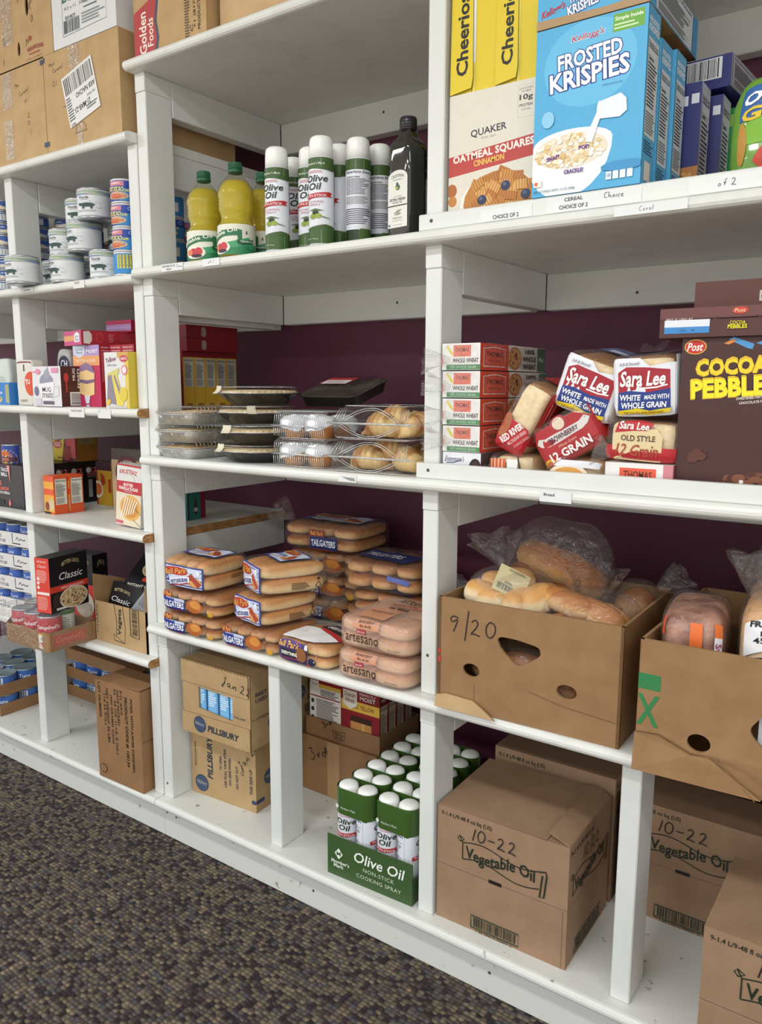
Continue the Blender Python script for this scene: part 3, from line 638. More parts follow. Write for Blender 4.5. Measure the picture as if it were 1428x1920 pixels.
def add_buns(t, w, d, h, nx, nz, m, ny=1, n=3.2, shrink=.98):
    k = (w, d, h, nx, nz, ny, m.name)
    for iz in range(nz):
        for iy in range(ny):
            for ix in range(nx):
                if k not in _bun:
                    mb = MB(); soft(mb, w / nx * 1.03, d / ny * shrink, h / nz * .99, n, m, seg=9); o = mb.build('bun', t); _bun[k] = o
                else: o = _bun[k].copy(); COL.objects.link(o); o.parent = t
                o.location = (-w / 2 + w * (ix + .5) / nx, d * iy / ny, h * iz / nz)
STAR = lambda seed, n=26: seeds(.02, .05, .98, .95, n, ['#e9ecf4'], .0014, .15, .06, seed)
def ball_label(u0, v0, u1, v1, word='HOT DOG', col='#23408c'):
    U = lambda a: u0 + (u1 - u0) * a; V = lambda b: v0 + (v1 - v0) * b; w, h = u1 - u0, v1 - v0
    return [('r', U(0), V(0), U(1), V(1), '#2d3f86'), ('r', U(.04), V(.06), U(.96), V(.94), '#cdd4e6'), ('g', [(U(.04), V(.06)), (U(.04), V(.7)), (U(.25), V(.06))], '#3a4f98'), ('e', U(.78), V(.36), .17 * w, .2 * h, '#d69a58'), ('g', [(U(.55), V(.5)), (U(.72), V(.72)), (U(.95), V(.3)), (U(.86), V(.16)), (U(.72), V(.42))], '#a8452c'),
            ('e', U(.33), V(.74), .3 * w, .18 * h, '#c23a2e')] + outlined('Ball Park', U(.33), V(.74), .56 * w, .24 * h, '#f0a648', '#7c1f24', .03, {'i': .25, 'rot': 8}) + [('g', [(U(.16), V(.12)), (U(.16), V(.36)), (U(.66), V(.58)), (U(.66), V(.34))], '#f1f1f1'), ('l', [(U(.14), V(.06)), (U(.68), V(.3))], .0025, '#c03030'),
            ('t', word + ' BUNS', U(.41), V(.35), .44 * w, .17 * h, col, {'b': .06, 'rot': 10}), ('t', '8', U(.88), V(.8), .08 * w, .2 * h, '#f4f4f8', {'b': .07})]
def tail_label(u0, v0, u1, v1):
    U = lambda a: u0 + (u1 - u0) * a; V = lambda b: v0 + (v1 - v0) * b; w, h = u1 - u0, v1 - v0
    return [('r', U(0), V(.02), U(.46), V(.62), '#27398a'), ('g', [(U(0), V(.62)), (U(.0), V(.98)), (U(.22), V(.9)), (U(.22), V(.62))], '#8c3a2a'), ('t', 'Ball Park', U(.12), V(.80), .22 * w, .2 * h, '#f0a24a', {'b': .05, 'i': .2}), ('l', [(U(0), V(.64)), (U(.46), V(.60))], .002, '#c8cfe4'), ('r', U(.28), V(.5), U(.46), V(.64), '#c3cbe2'),
            ('t', 'TAILGATERS', U(.235), V(.33), .43 * w, .3 * h, '#eef0f6', {'b': .05}), ('g', [(U(.06), V(-.0)), (U(.1), V(.08)), (U(.4), V(.06)), (U(.44), V(-.0))], '#c04436'), ('e', U(.64), V(.42), .14 * w, .33 * h, '#b4622a'), ('e', U(.66), V(.5), .09 * w, .2 * h, '#d08a3c'), ('e', U(.92), V(.14), .05 * w, .12 * h, '#d8a530')]
def bun_pack(name, label, loc, rz, w, d, h, m, nx, nz, art, ny=1, n=7, group='bun packs on the bread shelf', film_=None, tail=None, rot=None, seed=1):
    t = thing(name, label, 'bun pack', group, loc, rz, rot)
    g = .004; add_buns(t, w - 2 * g, d - 2 * g, h - 2 * g, nx, nz, m, ny)
    for ch in t.children:
        if ch.name.split('.')[0] == 'bun': ch.location = (ch.location.x, ch.location.y + g, ch.location.z + g * .6)
    mb = MB(); soft(mb, w, d, h, n, film_ or WRAP, wrinkle(.0011, 90, seed), art, seg=16, lift=.0008); mb.build('wrapper', t)
    if tail: bag_tail(t, *tail)
    return t
ZH = SH['H'] + TH + .0006
TOPL = ball_label(.1, .3, .9, .8)
tp = {'F': tail_label(.02, .05, .98, .95), 'T': [('r', .05, .3, .5, .75, '#27398a'), ('t', 'TAILGATERS', .28, .52, .4, .2, '#eef0f6', {'b': .04})]}
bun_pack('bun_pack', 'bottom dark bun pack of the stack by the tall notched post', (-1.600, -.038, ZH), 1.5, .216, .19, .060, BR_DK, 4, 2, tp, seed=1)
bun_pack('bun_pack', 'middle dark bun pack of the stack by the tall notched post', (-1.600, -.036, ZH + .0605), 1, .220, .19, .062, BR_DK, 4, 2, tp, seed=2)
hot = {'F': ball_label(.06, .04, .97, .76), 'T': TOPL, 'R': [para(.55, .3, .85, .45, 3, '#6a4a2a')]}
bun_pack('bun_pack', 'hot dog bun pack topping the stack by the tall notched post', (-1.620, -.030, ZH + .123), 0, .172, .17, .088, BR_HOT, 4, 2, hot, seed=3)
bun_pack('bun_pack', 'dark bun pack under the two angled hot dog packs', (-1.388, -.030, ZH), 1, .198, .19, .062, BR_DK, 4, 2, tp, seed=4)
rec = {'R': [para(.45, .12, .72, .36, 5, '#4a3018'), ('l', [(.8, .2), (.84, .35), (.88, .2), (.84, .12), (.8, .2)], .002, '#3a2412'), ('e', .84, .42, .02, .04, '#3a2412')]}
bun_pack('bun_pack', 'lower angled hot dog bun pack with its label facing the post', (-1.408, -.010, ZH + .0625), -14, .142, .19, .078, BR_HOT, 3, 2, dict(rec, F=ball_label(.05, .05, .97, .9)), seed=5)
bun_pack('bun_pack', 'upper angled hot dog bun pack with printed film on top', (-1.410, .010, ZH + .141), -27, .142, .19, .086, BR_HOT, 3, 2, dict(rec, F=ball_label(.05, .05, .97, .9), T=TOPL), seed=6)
ev = {'F': [('r', .0, .1, .62, .9, '#3a2d62'), ('e', .28, .78, .26, .17, '#5a3a80')] + outlined('Ball Park', .28, .76, .42, .24, '#f3c06a', '#5a1c3c', .03, {'i': .25}) + [('r', .14, .28, .47, .54, '#191419'), ('t', 'EVERYTHING', .3, .41, .3, .14, '#f4f1ea', {'b': .05}), ('l', [(.1, .2), (.5, .24)], .002, '#b03048'), ('e', .52, .45, .1, .27, '#8c5a34'), ('t', '8', .62, .78, .06, .2, '#fff', {'b': .06}), ('e', .72, .3, .07, .14, '#20284a'), ('e', .66, .1, .05, .07, '#c23a2e')] + seeds(.7, .1, .98, .9, 14, ['#5b3a1c', '#e8d9b0'], .0016, .19, .062, 4),
      'T': [('g', [(.0, .05), (.72, .05), (.98, .3), (.35, .62), (.0, .62)], '#e9e9ea'), ('g', [(.35, .62), (.98, .3), (1, .38), (.45, .68)], '#b8262e'), ('g', [(.3, .7), (.98, .5), (.98, .72), (.4, .86)], '#231b1e'), ('t', 'EVERYTHING', .66, .69, .5, .09, '#f0ece6', {'rot': -14, 'b': .04}), ('e', .62, .9, .2, .07, '#4a2f78'), ('t', 'Ball Park', .62, .9, .3, .06, '#f3c06a', {'rot': -8, 'b': .03})] + hand('of', .22, .36, .012, .19, .17, '#9aa0a8', .0012)}
bun_pack('bun_pack', 'seeded bun pack with a blank white sticker on top', (-1.205, -.034, ZH), -2, .172, .165, .064, BR_SEED, 2, 2, ev, ny=2, n=6.5, seed=7)
MILK = film('milky_wrap', .05, .22, bump=.7, scale=40, haze=.35, hazecol='#d9b3a4')
def art_label(top):
    it = [('r', .24, .70, .60, .99, '#c98d6c'), ('t', 'BAKERY', .42, .92, .22, .08, '#7a4a38', {'b': .02}), ('t', 'BUNS', .42, .80, .16, .08, '#7a4a38', {'b': .02}), ('r', .30, .54, .43, .68, '#a32a33'), ('t', 'Sara Lee', .365, .61, .1, .08, '#f3dede', {'i': .2}), ('t', 'artesano', .37, .40, .46, .26, '#2e2020', {'b': .012, 'sp': 1.05}), ('t', 'bakery buns', .42, .22, .18, .06, '#5a4040'), ('t', 'the original', .80, .24, .16, .07, '#3a2a2a')]
    return it
at_ = [('t', 'artesano', .60, .80, .52, .13, '#2e2020', {'b': .004}), ('r', .62, .9, .84, .965, '#a32a33'), ('t', 'bakery buns', .62, .70, .3, .05, '#5a4040'), ('r', .3, .60, .72, .67, '#c9876a'), ('t', 'BAKERY BUNS', .5, .635, .34, .04, '#7a3a2a', {'b': .02}), ('r', .22, .08, .60, .42, '#c98d6c'), ('e', .52, .51, .05, .035, '#6a4030'), ('e', .42, .49, .04, .03, '#6a4030'), ('e', .60, .5, .04, .03, '#6a4030'), ('t', 'HAMBURGER', .42, .3, .3, .06, '#8a5444')]
bun_pack('bun_pack', 'lower pinkish bun pack beside the middle tall post', (-1.000, -.036, ZH), 1, .200, .215, .072, BR_PALE, 2, 2, {'F': art_label(0)}, ny=2, n=7, film_=MILK, seed=8)
bun_pack('bun_pack', 'upper pinkish bun pack lying on its twin beside the middle tall post', (-.998, -.030, ZH + .0725), .5, .200, .22, .076, BR_PALE, 2, 2, {'F': art_label(1), 'T': at_}, ny=2, n=7, film_=MILK, tail=((.05, .22, .055), (.085, .275, .125), .035), seed=9)
for i, (x, y, z, rz, lab) in enumerate(((-1.39, .285, 0, 3, 'lowest bun pack at the back behind the angled packs'), (-1.40, .285, .0685, 2, 'middle bun pack at the back behind the angled packs'), (-1.40, .283, .137, 3, 'third bun pack up at the back behind the angled packs'))):
    bun_pack('bun_pack', lab, (x, y, ZH + z), rz, .25, .2, .068, BR_DK, 4, 2, tp, seed=10 + i)
bun_pack('bun_pack', 'dark labelled bun pack topping the rear stack against the maroon wall', (-1.405, .265, ZH + .2055), 2, .262, .2, .078, BR_DK, 3, 2, {'F': [('r', .42, .1, .78, .55, '#1e2a66'), ('t', 'TAILGATERS', .6, .33, .32, .24, '#e6e9f2', {'b': .05}), ('r', .42, .55, .62, .8, '#7c2f28'), ('t', 'Ball Park', .52, .68, .17, .16, '#e29a4a', {'b': .04}), ('r', .42, .02, .7, .1, '#b03c34')], 'T': TOPL}, tail=((-.10, .03, .08), (-.13, -.02, .115), .035), seed=14)
for i, (z, h, lab) in enumerate(((0, .068, 'lowest bun pack of the stack behind the pinkish packs'), (.0685, .065, 'middle bun pack of the stack behind the pinkish packs'), (.134, .085, 'top bun pack of the stack behind the pinkish packs'))):
    bun_pack('bun_pack', lab, (-1.135 - .01 * i, .235 - .01 * i, ZH + z), (3, 0, 4)[i], .235, .2, h, BR_DK, 3, 2, {'F': [('g', [(.62, .6), (.9, .5), (.88, .35), (.6, .45)], '#5a6ab0')] if i == 2 else [('e', .7, .5, .04, .12, '#4a58a0')], 'T': [('g', [(.05, .2), (.8, .05), (.9, .5), (.1, .6)], '#232f70'), ('t', 'TAILGATERS', .42, .34, .5, .16, '#e4e7f0', {'b': .04, 'rot': -6})]},
             tail=((-.117, -.002, h * .45), (-.165, -.055, h * .5), .034) if i else None, seed=15 + i)

# ---- open banana-style cartons with bags of rolls
def open_carton(name, label, loc, rz, w, d, h, holes, art, bulge, m=KRAFT):
    t = thing(name, label, 'carton', None, loc, rz); mb = MB(); F, _ = faces(w, d, h); th = .006
    f = F('F')
    def fw(u, v, q=0):
        p = Vector(f(u, v, q)); p.y -= bulge * math.sin(math.pi * u) * math.exp(-((v - .05) / .22) ** 2); return p
    panel(mb, fw, [(0, 0)] + [(i / 12, 0) for i in range(1, 12)] + [(1, 0), (1, .5), (1, 1), (.5, 1), (0, 1), (0, .5)], holes, m, th, KRAFTD)
    for k, hs in (('R', []), ('L', []), ('B', [])): panel(mb, F(k), [(0, 0), (1, 0), (1, 1), (0, 1)], hs, m, th, KRAFTD)
    mb.box((-w / 2 + th, th, 0), (w / 2 - th, d - th, th), KRAFTD); mb.art(fw, art, w, h); mb.build('body', t)
    return t, F
def rr(pts, k=.25):    # round the corners of a polygon
    out = []; n = len(pts)
    for i in range(n):
        p, a, b = Vector(pts[i]), Vector(pts[i - 1]), Vector(pts[(i + 1) % n]); s, e = p + (a - p) * k, p + (b - p) * k
        for j in range(6):
            q = j / 5; out.append(tuple((s * (1 - q) ** 2 + p * 2 * q * (1 - q) + e * q * q)))
    return out
w, h = .384, .234
tri = rr([(.345, .70), (.365, .735), (.45, .735), (.58, .705), (.59, .63), (.47, .49), (.37, .62)], .3)
t, F = open_carton('carton', 'open carton marked 9/20 with rolls heaped above its rim', (-.631, -.026, ZH), 1.5, w, .34, h, [tri, circ(.20, .38, .05, .06), circ(.73, .375, .053, .06)],
    hand('9/20', .06, .70, .034, w, h, w=.0028, gap=2.6) + [('e', .003, .50, .012, .022, '#c8372e'), ('r', 0, .40, .016, .45, '#c8372e'), ('l', [(.53, .31), (.7, .25), (.98, .21)], .0016, '#7d5d3a'), ('l', [(.22, .27), (.22, .1), (.21, .02)], .0012, '#8a6844')], .0)
mb = MB(); f = F('F'); P = [(0, .0), (.0, .10), (.06, .125), (.22, .115), (.28, .07), (.36, .0)]
panel(mb, lambda u, v, q=0: Vector(f(u, v, q + .006 + .010 * max(0, 1 - v / .12))), P, [], KRAFT2, .004, KRAFTD); mb.build('bottom_flap', t)
w, h = .40, .234
hole = rr([(.44, .46), (.52, .66), (.82, .58), (.86, .36), (.66, .20)], .3)
t, F = open_carton('carton', 'open carton with a green X holding bagged sliced breads', (-.196, -.066, ZH), 0, w, .44, h, [hole, circ(.265, .305, .048, .065)],
    [('r', 0, .62, .095, .74, '#2c7a45'), ('g', [(0, .58), (.02, .58), (.095, .34), (.075, .34)], '#2c7a45'), ('g', [(.075, .58), (.095, .58), (.02, .34), (0, .34)], '#2c7a45')] + [('l', [(0, .28), (.1, .30), (.24, .22), (.33, .23), (.5, .0)], .0016, '#7d5d3a'), ('l', [(.33, .23), (.45, .2), (.62, .02)], .0014, '#7d5d3a')], .012)
mb = MB(); f = F('F'); P = [(.0, .0), (.0, .28), (.1, .295), (.24, .215), (.31, .225), (.40, .13), (.52, .01)]
panel(mb, lambda u, v, q=0: Vector(f(u, v, q + .007 + .008 * max(0, 1 - v / .3) + .004 * math.sin(9 * u))), P, [], KRAFT, .004, KRAFTD); mb.build('bottom_flap', t)
t_b = simple_box('printed_pouch', 'black and white printed pouch seen through the big hand hole', 'pouch', .14, .03, .10, '#d6d8dc', {'F': [('bc', .1, .3, .7, .9, '#222'), para(.05, .05, .95, .28, 4, '#555'), ('r', 0, .0, 1, .06, '#b3262c')]}, (-.135, -.040, ZH + .055), 0)

def rolls_bag(name, label, loc, rolls, bagc, bags, tails, m=BR_ROLL, rz=0, group='bags of rolls in the 9/20 carton', tagat=None):
    """rolls: (x,y,z, length, radius, yaw, roll) long capsules or round ones; bag: soft shell"""
    t = thing(name, label, 'bag of rolls', group, loc, rz)
    for i, (x, y, z, L, r, yaw, tilt) in enumerate(rolls):
        mb = MB(); n = 14; k = 12; vs = []; lump = random.Random(i)
        for j in range(n + 1):
            s = j / n; xx = -L / 2 + L * s; rr_ = r * max(0.02, (1 - abs(2 * s - 1) ** 3.2)) ** .5
            for q in range(k):
                a = 2 * math.pi * q / k; vs.append((xx, rr_ * math.cos(a), rr_ * .86 * math.sin(a)))
        mb.mesh(vs, [(j * k + q, (j + 1) * k + q, (j + 1) * k + (q + 1) % k, j * k + (q + 1) % k)[::-1] for j in range(n) for q in range(k)], m, True)
        o = mb.build('roll', t); o.location = (x, y, z); o.rotation_euler = (0, R_(tilt), R_(yaw))
    mb = MB(); soft(mb, bags[0], bags[1], bags[2], 2.6, CLEAR, wrinkle(.004, 55, len(rolls)), seg=16); o = mb.build('bag', t); o.location = bagc
    for i, (a, b, r) in enumerate(tails): bag_tail(t, a, b, r, seed=i + 2)
    if tagat:
        mb = MB(); crisp(mb, .068, .0012, .060, '#cbbf94', {'F': [('bc', .12, .12, .62, .34, '#3a3a32'), ('t', '$2.99', .8, .2, .18, .07, '#3a3a32'), para(.3, .38, .6, .46, 2, '#222'), para(.3, .86, .95, .96, 2, '#7a7458')]}); o = mb.build('price_tag', t); o.location = tagat[0]; o.rotation_euler = tuple(R_(a) for a in tagat[1])
    return t
# white-topped round buns, left of the carton
ROUND = bread('griddled_bun', '#d09a58', '#f0dcb4', '#f5e8c8')
rolls_bag('bag_of_rolls', 'bag of pale griddled round buns under the price tag', (-.722, .02, ZH + .196),
    [(-.046, .03, .035, .075, .034, 8, 10), (-.03, .07, .05, .075, .033, 30, 0), (-.015, .025, .030, .08, .033, 10, -8), (.035, .035, .028, .08, .034, 75, -12), (.072, .05, .035, .085, .036, 60, -20), (.0, .1, .055, .08, .034, 20, 0), (.06, .1, .03, .08, .034, 40, 0)],
    (0, 0, -.005), (.175, .15, .095), [((-.03, .10, .08), (-.07, .13, .14), .05)], ROUND, tagat=((.020, .012, .045), (-34, 26, 30)))
rolls_bag('bag_of_rolls', 'bag of long golden rolls lying along the carton front rim', (-.545, .02, ZH + .172),
    [(-.040, .05, .064, .13, .029, -12, 8), (.025, .05, .050, .12, .029, -14, 14), (.046, .07, .040, .09, .028, -30, 14), (-.05, .035, .020, .09, .027, 80, 0), (.0, .035, .015, .10, .028, 85, 0), (.05, .045, .005, .09, .030, 85, 0), (-.01, .1, .03, .14, .029, -8, 6)],
    (.0, 0, -.012), (.192, .15, .105), [], BR_ROLL)
rolls_bag('bag_of_rolls', 'bag of dark brown rolls humped up behind the others', (-.675, .180, ZH + .12),
    [(-.07, .03, .12, .13, .04, 70, -10), (-.02, .05, .155, .17, .045, -14, 12), (.05, .05, .135, .15, .042, -20, 22), (.0, .03, .09, .16, .04, -10, 8), (.04, .07, .08, .13, .04, 10, 5)],
    (0, -.0, .02), (.25, .11, .235), [((.10, -.01, .08), (.13, -.05, .17), .05), ((-.10, -.01, .1), (-.06, -.045, .05), .045)], BR_DK)
rolls_bag('bag_of_rolls', 'bag with one dark topped roll by the carton side wall', (-.4975, .185, ZH + .12),
    [(.0, .035, .095, .08, .036, 65, -12), (.0, .03, .045, .08, .034, 70, 0), (-.008, .07, .06, .08, .034, 80, 0)], (0, -.01, -.0), (.095, .12, .145), [((.04, .05, .13), (.085, .09, .15), .035)], BR_DK)
rolls_bag('bag_of_rolls', 'bag of rolls glimpsed through the triangular cut-out', (-.67, -.012, ZH + .045),
    [(.02, .05, .05, .13, .033, 4, 6), (.05, .05, .02, .1, .03, 12, 0), (-.05, .05, .03, .12, .033, -6, 0), (.09, .05, .02, .10, .033, 4, 0)], (.02, .008, -.03), (.26, .09, .125), [], BR_DK)
# bagged breads in the second carton
def bread_bag(label, loc, rz, w, d, h, art, film_, tail, rot=None, mat=None, n=4):
    t = thing('bread_bag', label, 'bread bag', 'bagged breads in the green X carton', loc, rz, rot); mb = MB(); soft(mb, w - .008, d - .008, h - .01, 4.5, mat or BR_PALE, seg=14); o = mb.build('loaf', t); o.location = (0, .004, .003)
    mb = MB(); soft(mb, w, d, h, n, film_, wrinkle(.0018, 70, 3), art, seg=16, lift=.001); mb.build('wrapper', t)
    if tail: bag_tail(t, *tail)
    return t
CIN = noisy('swirl_loaf', '#7c4a3a', '#b98a72', 26, .6, .2, 60)
bread_bag('crinkled bag of reddish swirl bread with orange labels', (-.320, -.040, ZH + .165), 8, .112, .2, .125, {'F': [('r', .0, .62, .06, .92, '#cf4a2a'), ('r', .48, .50, .66, .84, '#dd6a2c'), ('t', 'Sun', .57, .28, .30, .15, '#b03a6a', {'rot': -88, 'b': .05}), ('r', .84, .2, 1, .8, '#e9e6ea'), ('t', 'Swirl', .92, .4, .34, .12, '#a83a66', {'rot': -88, 'b': .03}), ('r', .84, .66, 1, .86, '#df6f30')]}, WRAP, None, mat=CIN)
bread_bag('bag labelled BREAD 454 g with a sunburst', (-.168, -.03, ZH + .165), 6, .17, .22, .15, {'F': [('g', [(.02, .36), (.0, .78), (.35, .92), (1, .9), (1, .5), (.7, .62), (.4, .58)], '#e8e8ea'), ('t', 'FRENCH BREAD', .52, .83, .86, .085, '#1b1a1d', {'b': .07, 'rot': 5}), ('t', 'pain français', .50, .72, .56, .075, '#1b1a1d', {'b': .02, 'rot': 5}), ('t', '454 g', .30, .61, .3, .08, '#1b1a1d', {'b': .03, 'rot': 6}), ('g', [(.3, .93), (.5, 1), (1, 1), (1, .92), (.6, .91)], '#db8a2c'), ('l', [(.0, .34), (.3, .42), (.6, .44), (1, .3)], .0025, '#1b1a1d')] + [('g', [(.45 + .3 * math.cos(a), .02 + .32 * math.sin(a)), (.45 + .19 * math.cos(a + .09), .02 + .2 * math.sin(a + .09)), (.45 + .19 * math.cos(a - .09), .02 + .2 * math.sin(a - .09))][::-1], '#d79a2c') for a in [R_(x) for x in range(15, 170, 14)]] + [('e', .45, .05, .09, .1, '#c23a2a')]}, WRAP, ((-.06, .09, .13), (-.055, .10, .215), .06), mat=BR_PALE)
bread_bag('milky empty-topped bag standing behind the sunburst bread', (-.19, .21, ZH + .05), 0, .2, .14, .26, {'F': [('g', [(.1, .55), (.3, .62), (.22, .9), (.05, .85)], '#9c2a44')]}, MILK, ((-.03, .02, .25), (-.06, -.01, .31), .05), mat=BR_LOAF)

# ------------------------------------------------------------------ loaf bay beside the cocoa cereal
ZP = SH['P'] + TH + .0006
GL = 'loaves behind the retaining strip'
def loaf(label, loc, rz, w, d, h, art, film_=None, rot=None, mat=BR_LOAF, n=6, tail=None, name='bread_loaf', fmat=None):
    t = thing(name, label, 'bread loaf', GL, loc, rz, rot); mb = MB(); soft(mb, w - .008, d - .02, h - .008, n, {'*': mat, 'F': fmat or CRUMB}, seg=14); o = mb.build('loaf', t); o.location = (0, .006, .004)
    mb = MB(); soft(mb, w, d, h, n + 4, film_ or WRAP, wrinkle(.0009, 70, w * 100), art, seg=18, lift=.001); mb.build('wrapper', t)
    if tail: bag_tail(t, *tail)
    return t
# muffin packs: four printed sleeves in one crinkled bag each
TR = '#d1442c'
muf_end = [('r', 0, 0, 1, 1, '#e4e2de'), ('r', .30, .5, .76, .93, '#d9705a'), ('t', 'THOMAS', .53, .76, .36, .16, '#7a2a22', {'b': .03}), ('g', [(.1, .88), (.15, .92), (.3, .6), (.25, .55)], '#d9c832'), ('t', 'WHOLE WHEAT', .62, .36, .68, .17, '#3a3634', {'b': .03}), ('r', .12, .02, 1, .2, '#4f8a58'), ('t', '100% WHOLE GRAIN', .55, .11, .7, .1, '#cfe0cf'), ('e', -.02, .35, .05, .22, '#e06a3a')]
muf_side = [('r', 0, 0, 1, 1, TR), ('g', [(.04, .12), (.04, .82), (.20, .9), (.36, .82), (.36, .12)], '#e9d6cc'), ('g', [(.05, .16), (.05, .79), (.2, .86), (.35, .79), (.35, .16)], TR), ('g', [(.065, .2), (.065, .75), (.2, .81), (.335, .75), (.335, .2)], '#dc5a40'), ('t', 'THOMAS', .2, .60, .24, .2, '#3a1612', {'b': .03}), ('t', "Nooks & Crannies", .2, .36, .18, .1, '#3a1612', {'i': .2}),
            ('r', .37, .0, 1, 1, '#d9d5cd'), ('r', .355, 0, .40, 1, TR), ('e', .50, .5, .11, .46, '#b9743c'), ('e', .50, .5, .095, .38, '#d19a5a')] + seeds(.42, .2, .58, .8, 16, ['#8c4a24', '#e2b87a', '#3a2638'], .004, .30, .052, 5) + [('t', '100%', .74, .80, .16, .2, '#2a2826', {'b': .05}), ('t', 'WHOLE', .73, .5, .22, .22, '#2a2826', {'b': .05}), ('t', 'WHEAT', .73, .2, .22, .22, '#2a2826', {'b': .05}), ('r', .87, .02, 1, .98, '#4f6a58'), ('t', '8g', .93, .5, .08, .2, '#c9d4ca')]
for i, lab in enumerate(('lowest orange muffin pack, resting on the small donut box', 'second muffin pack up from the small donut box', 'third muffin pack up from the small donut box', 'topmost orange muffin pack with its whole side showing')):
    t = thing('muffin_pack', lab, 'muffin pack', 'muffin packs in a stack', (-.799, .004 - .002 * i, ZP + .057 + .0545 * i), (-1, 0, -1, 0)[i]); w, d, h = .086, .30, .052; mb = MB()
    crisp(mb, w, d, h, {'*': '#e0ddd8', 'R': TR}, {'F': muf_end, 'R': muf_side}); mb.build('sleeve', t)
    mb = MB(); soft(mb, w + .006, d + .01, h + .0015, 9, CLEAR, wrinkle(.0008, 80, i), seg=14); o = mb.build('bag', t); o.location = (0, -.006, 0)
    bag_tail(t, (-.02, -.008, .02), (-.058, -.046, .028 - .012 * (i % 2)), .022, seed=i + 4)
simple_box('donut_box', 'small white donut box under the muffin packs', 'box', .088, .25, .0555, {'*': '#dedfe3', 'R': '#5b4a4e'}, {'F': [('t', "Entenmann's", .32, .76, .5, .2, '#26355c', {'i': .3}), ('l', [(.1, .6), (.3, .62), (.5, .72)], .0016, '#26355c'), ('e', .58, .28, .16, .26, '#2c1a1c'), ('e', .86, .38, .17, .42, '#2c1a1c'), ('e', .86, .46, .1, .2, '#4a2f30'), ('e', .77, .2, .1, .17, '#d9c06a')], 'R': [('t', '10', .12, .4, .1, .4, '#c9c2c4'), ('e', .3, .4, .1, .3, '#2c1a1c')]}, (-.798, .006, ZP))
loaf('red ended loaf leaning steeply against the muffin packs', (-.704, .006, ZP + .060), 0, .070, .26, .150, {'F': [('g', [(.0, .0), (1, .0), (1, .30), (.85, .42), (.0, .46)], '#b01c24'), ('e', .16, .34, .16, .17, '#a8603c'), ('t', 'RED RIVER', .45, .28, .36, .2, '#f1e6e2', {'b': .06, 'rot': 62}), ('t', 'MULTIGRAIN BREAD', .66, .26, .3, .1, '#e2bcb8', {'rot': 62, 'b': .03}), ('t', '12 WHOLE GRAINS', .82, .24, .24, .07, '#e2bcb8', {'rot': 62})], 'R': [('r', 0, .2, .3, 1, '#b52a30'), ('l', [(.1, .25), (.1, 1)], .003, '#e8c9c6'), ('l', [(.17, .25), (.17, 1)], .003, '#e8c9c6')], 'T': [('r', .0, .3, 1, .8, '#b52a30')]}, rot=(0, 27, 2), fmat=CRUMB)
bb = [('g', [(0, .0), (1, .0), (1, .62), (.75, .86), (.15, .86), (0, .66)], '#a9262a'), ('g', [(.06, .62), (.13, .7), (.22, .64), (.78, .64), (.88, .7), (.95, .62), (.88, .52), (.78, .46), (.22, .46), (.12, .52)], '#d5cfcc'), ('t', 'BROWNBERRY', .5, .55, .47, .11, '#5c2a3a', {'b': .03}), ('e', .5, .80, .13, .17, '#a5323c'), ('e', .5, .80, .09, .13, '#d8c9b0'), ('t', 'Whole Grains', .5, .38, .3, .06, '#e3b8a8', {'i': .2}), ('t', '12 GRAIN', .5, .22, .66, .18, '#efe6e2', {'b': .05}), ('e', .12, .1, .11, .13, '#d6a23a'), ('e', .12, .1, .06, .08, '#c2562c')]
loaf('red twelve grain loaf tipped on its corner below the white loaves', (-.556, .010, ZP + .057), 0, .132, .25, .092, {'F': bb, 'R': [('r', 0, .1, .5, .9, '#a9262a')]}, rot=(0, -31, 3), mat=BR_SEED, n=4.5)
def white_art(): return [('g', [(0, 0), (1, 0), (1, .86), (.6, .80), (.45, .93), (0, .97)], '#e3e5ea'), ('g', [(.12, .40), (.12, .72), (.25, .80), (.6, .78), (.9, .74), (.9, .44), (.6, .40), (.3, .44)], '#a31f2e'), ('t', 'Sara Lee', .5, .615, .68, .24, '#f2f0ee', {'b': .045, 'i': .15}), ('l', [(.5, .47), (.7, .465), (.86, .5)], .0026, '#f2f0ee'), ('g', [(.1, .1), (.12, .40), (.3, .44), (.6, .40), (.9, .44), (.9, .14), (.6, .1), (.4, .15)], '#203a83'),
    ('t', 'WHITE', .30, .325, .32, .095, '#eef0f4', {'b': .05, 'i': .1}), ('t', 'MADE WITH', .70, .325, .36, .07, '#eef0f4', {'b': .04, 'i': .1}), ('t', 'WHOLE GRAIN', .5, .205, .68, .095, '#eef0f4', {'b': .05, 'i': .1}), ('g', [(.1, .05), (.1, .12), (.4, .16), (.6, .11), (.9, .15), (.9, .08), (.6, .04), (.4, .08)], '#dfc92e'), ('t', 'kids love the white bread taste!', .5, .095, .6, .04, '#8c3a1c'), ('t', 'Soft & Smooth', .3, .85, .3, .05, '#4a5270', {'i': .3})]
BLUEW = film('blue_printed_wrap', .05, .2, bump=.8, scale=38, haze=.35, hazecol='#8f93b0')
loaf('tilted white sandwich loaf lying over the red twelve grain loaf', (-.566, .03, ZP + .134), 0, .124, .27, .112, {'F': white_art(), 'T': [('r', .0, .45, 1, .8, '#5a6496'), ('r', .2, .5, .8, .6, '#c9cede')], 'R': [('r', .0, .0, .45, 1, '#dfe1e6'), ('t', 'GRAIN', .7, .6, .3, .2, '#2c3a78', {'b': .05})]}, rot=(3, 19, -2), tail=((.0, .26, .07), (-.01, .31, .11), .04))
loaf('upright white sandwich loaf stacked on the cream labelled loaf', (-.436, .012, ZP + .134), 0, .116, .26, .112, {'F': white_art(), 'T': [('r', .0, .3, 1, .7, '#6a6670')], 'R': [('r', .0, .0, .5, 1, '#dfe1e6')]}, rot=(3, -3, 0))
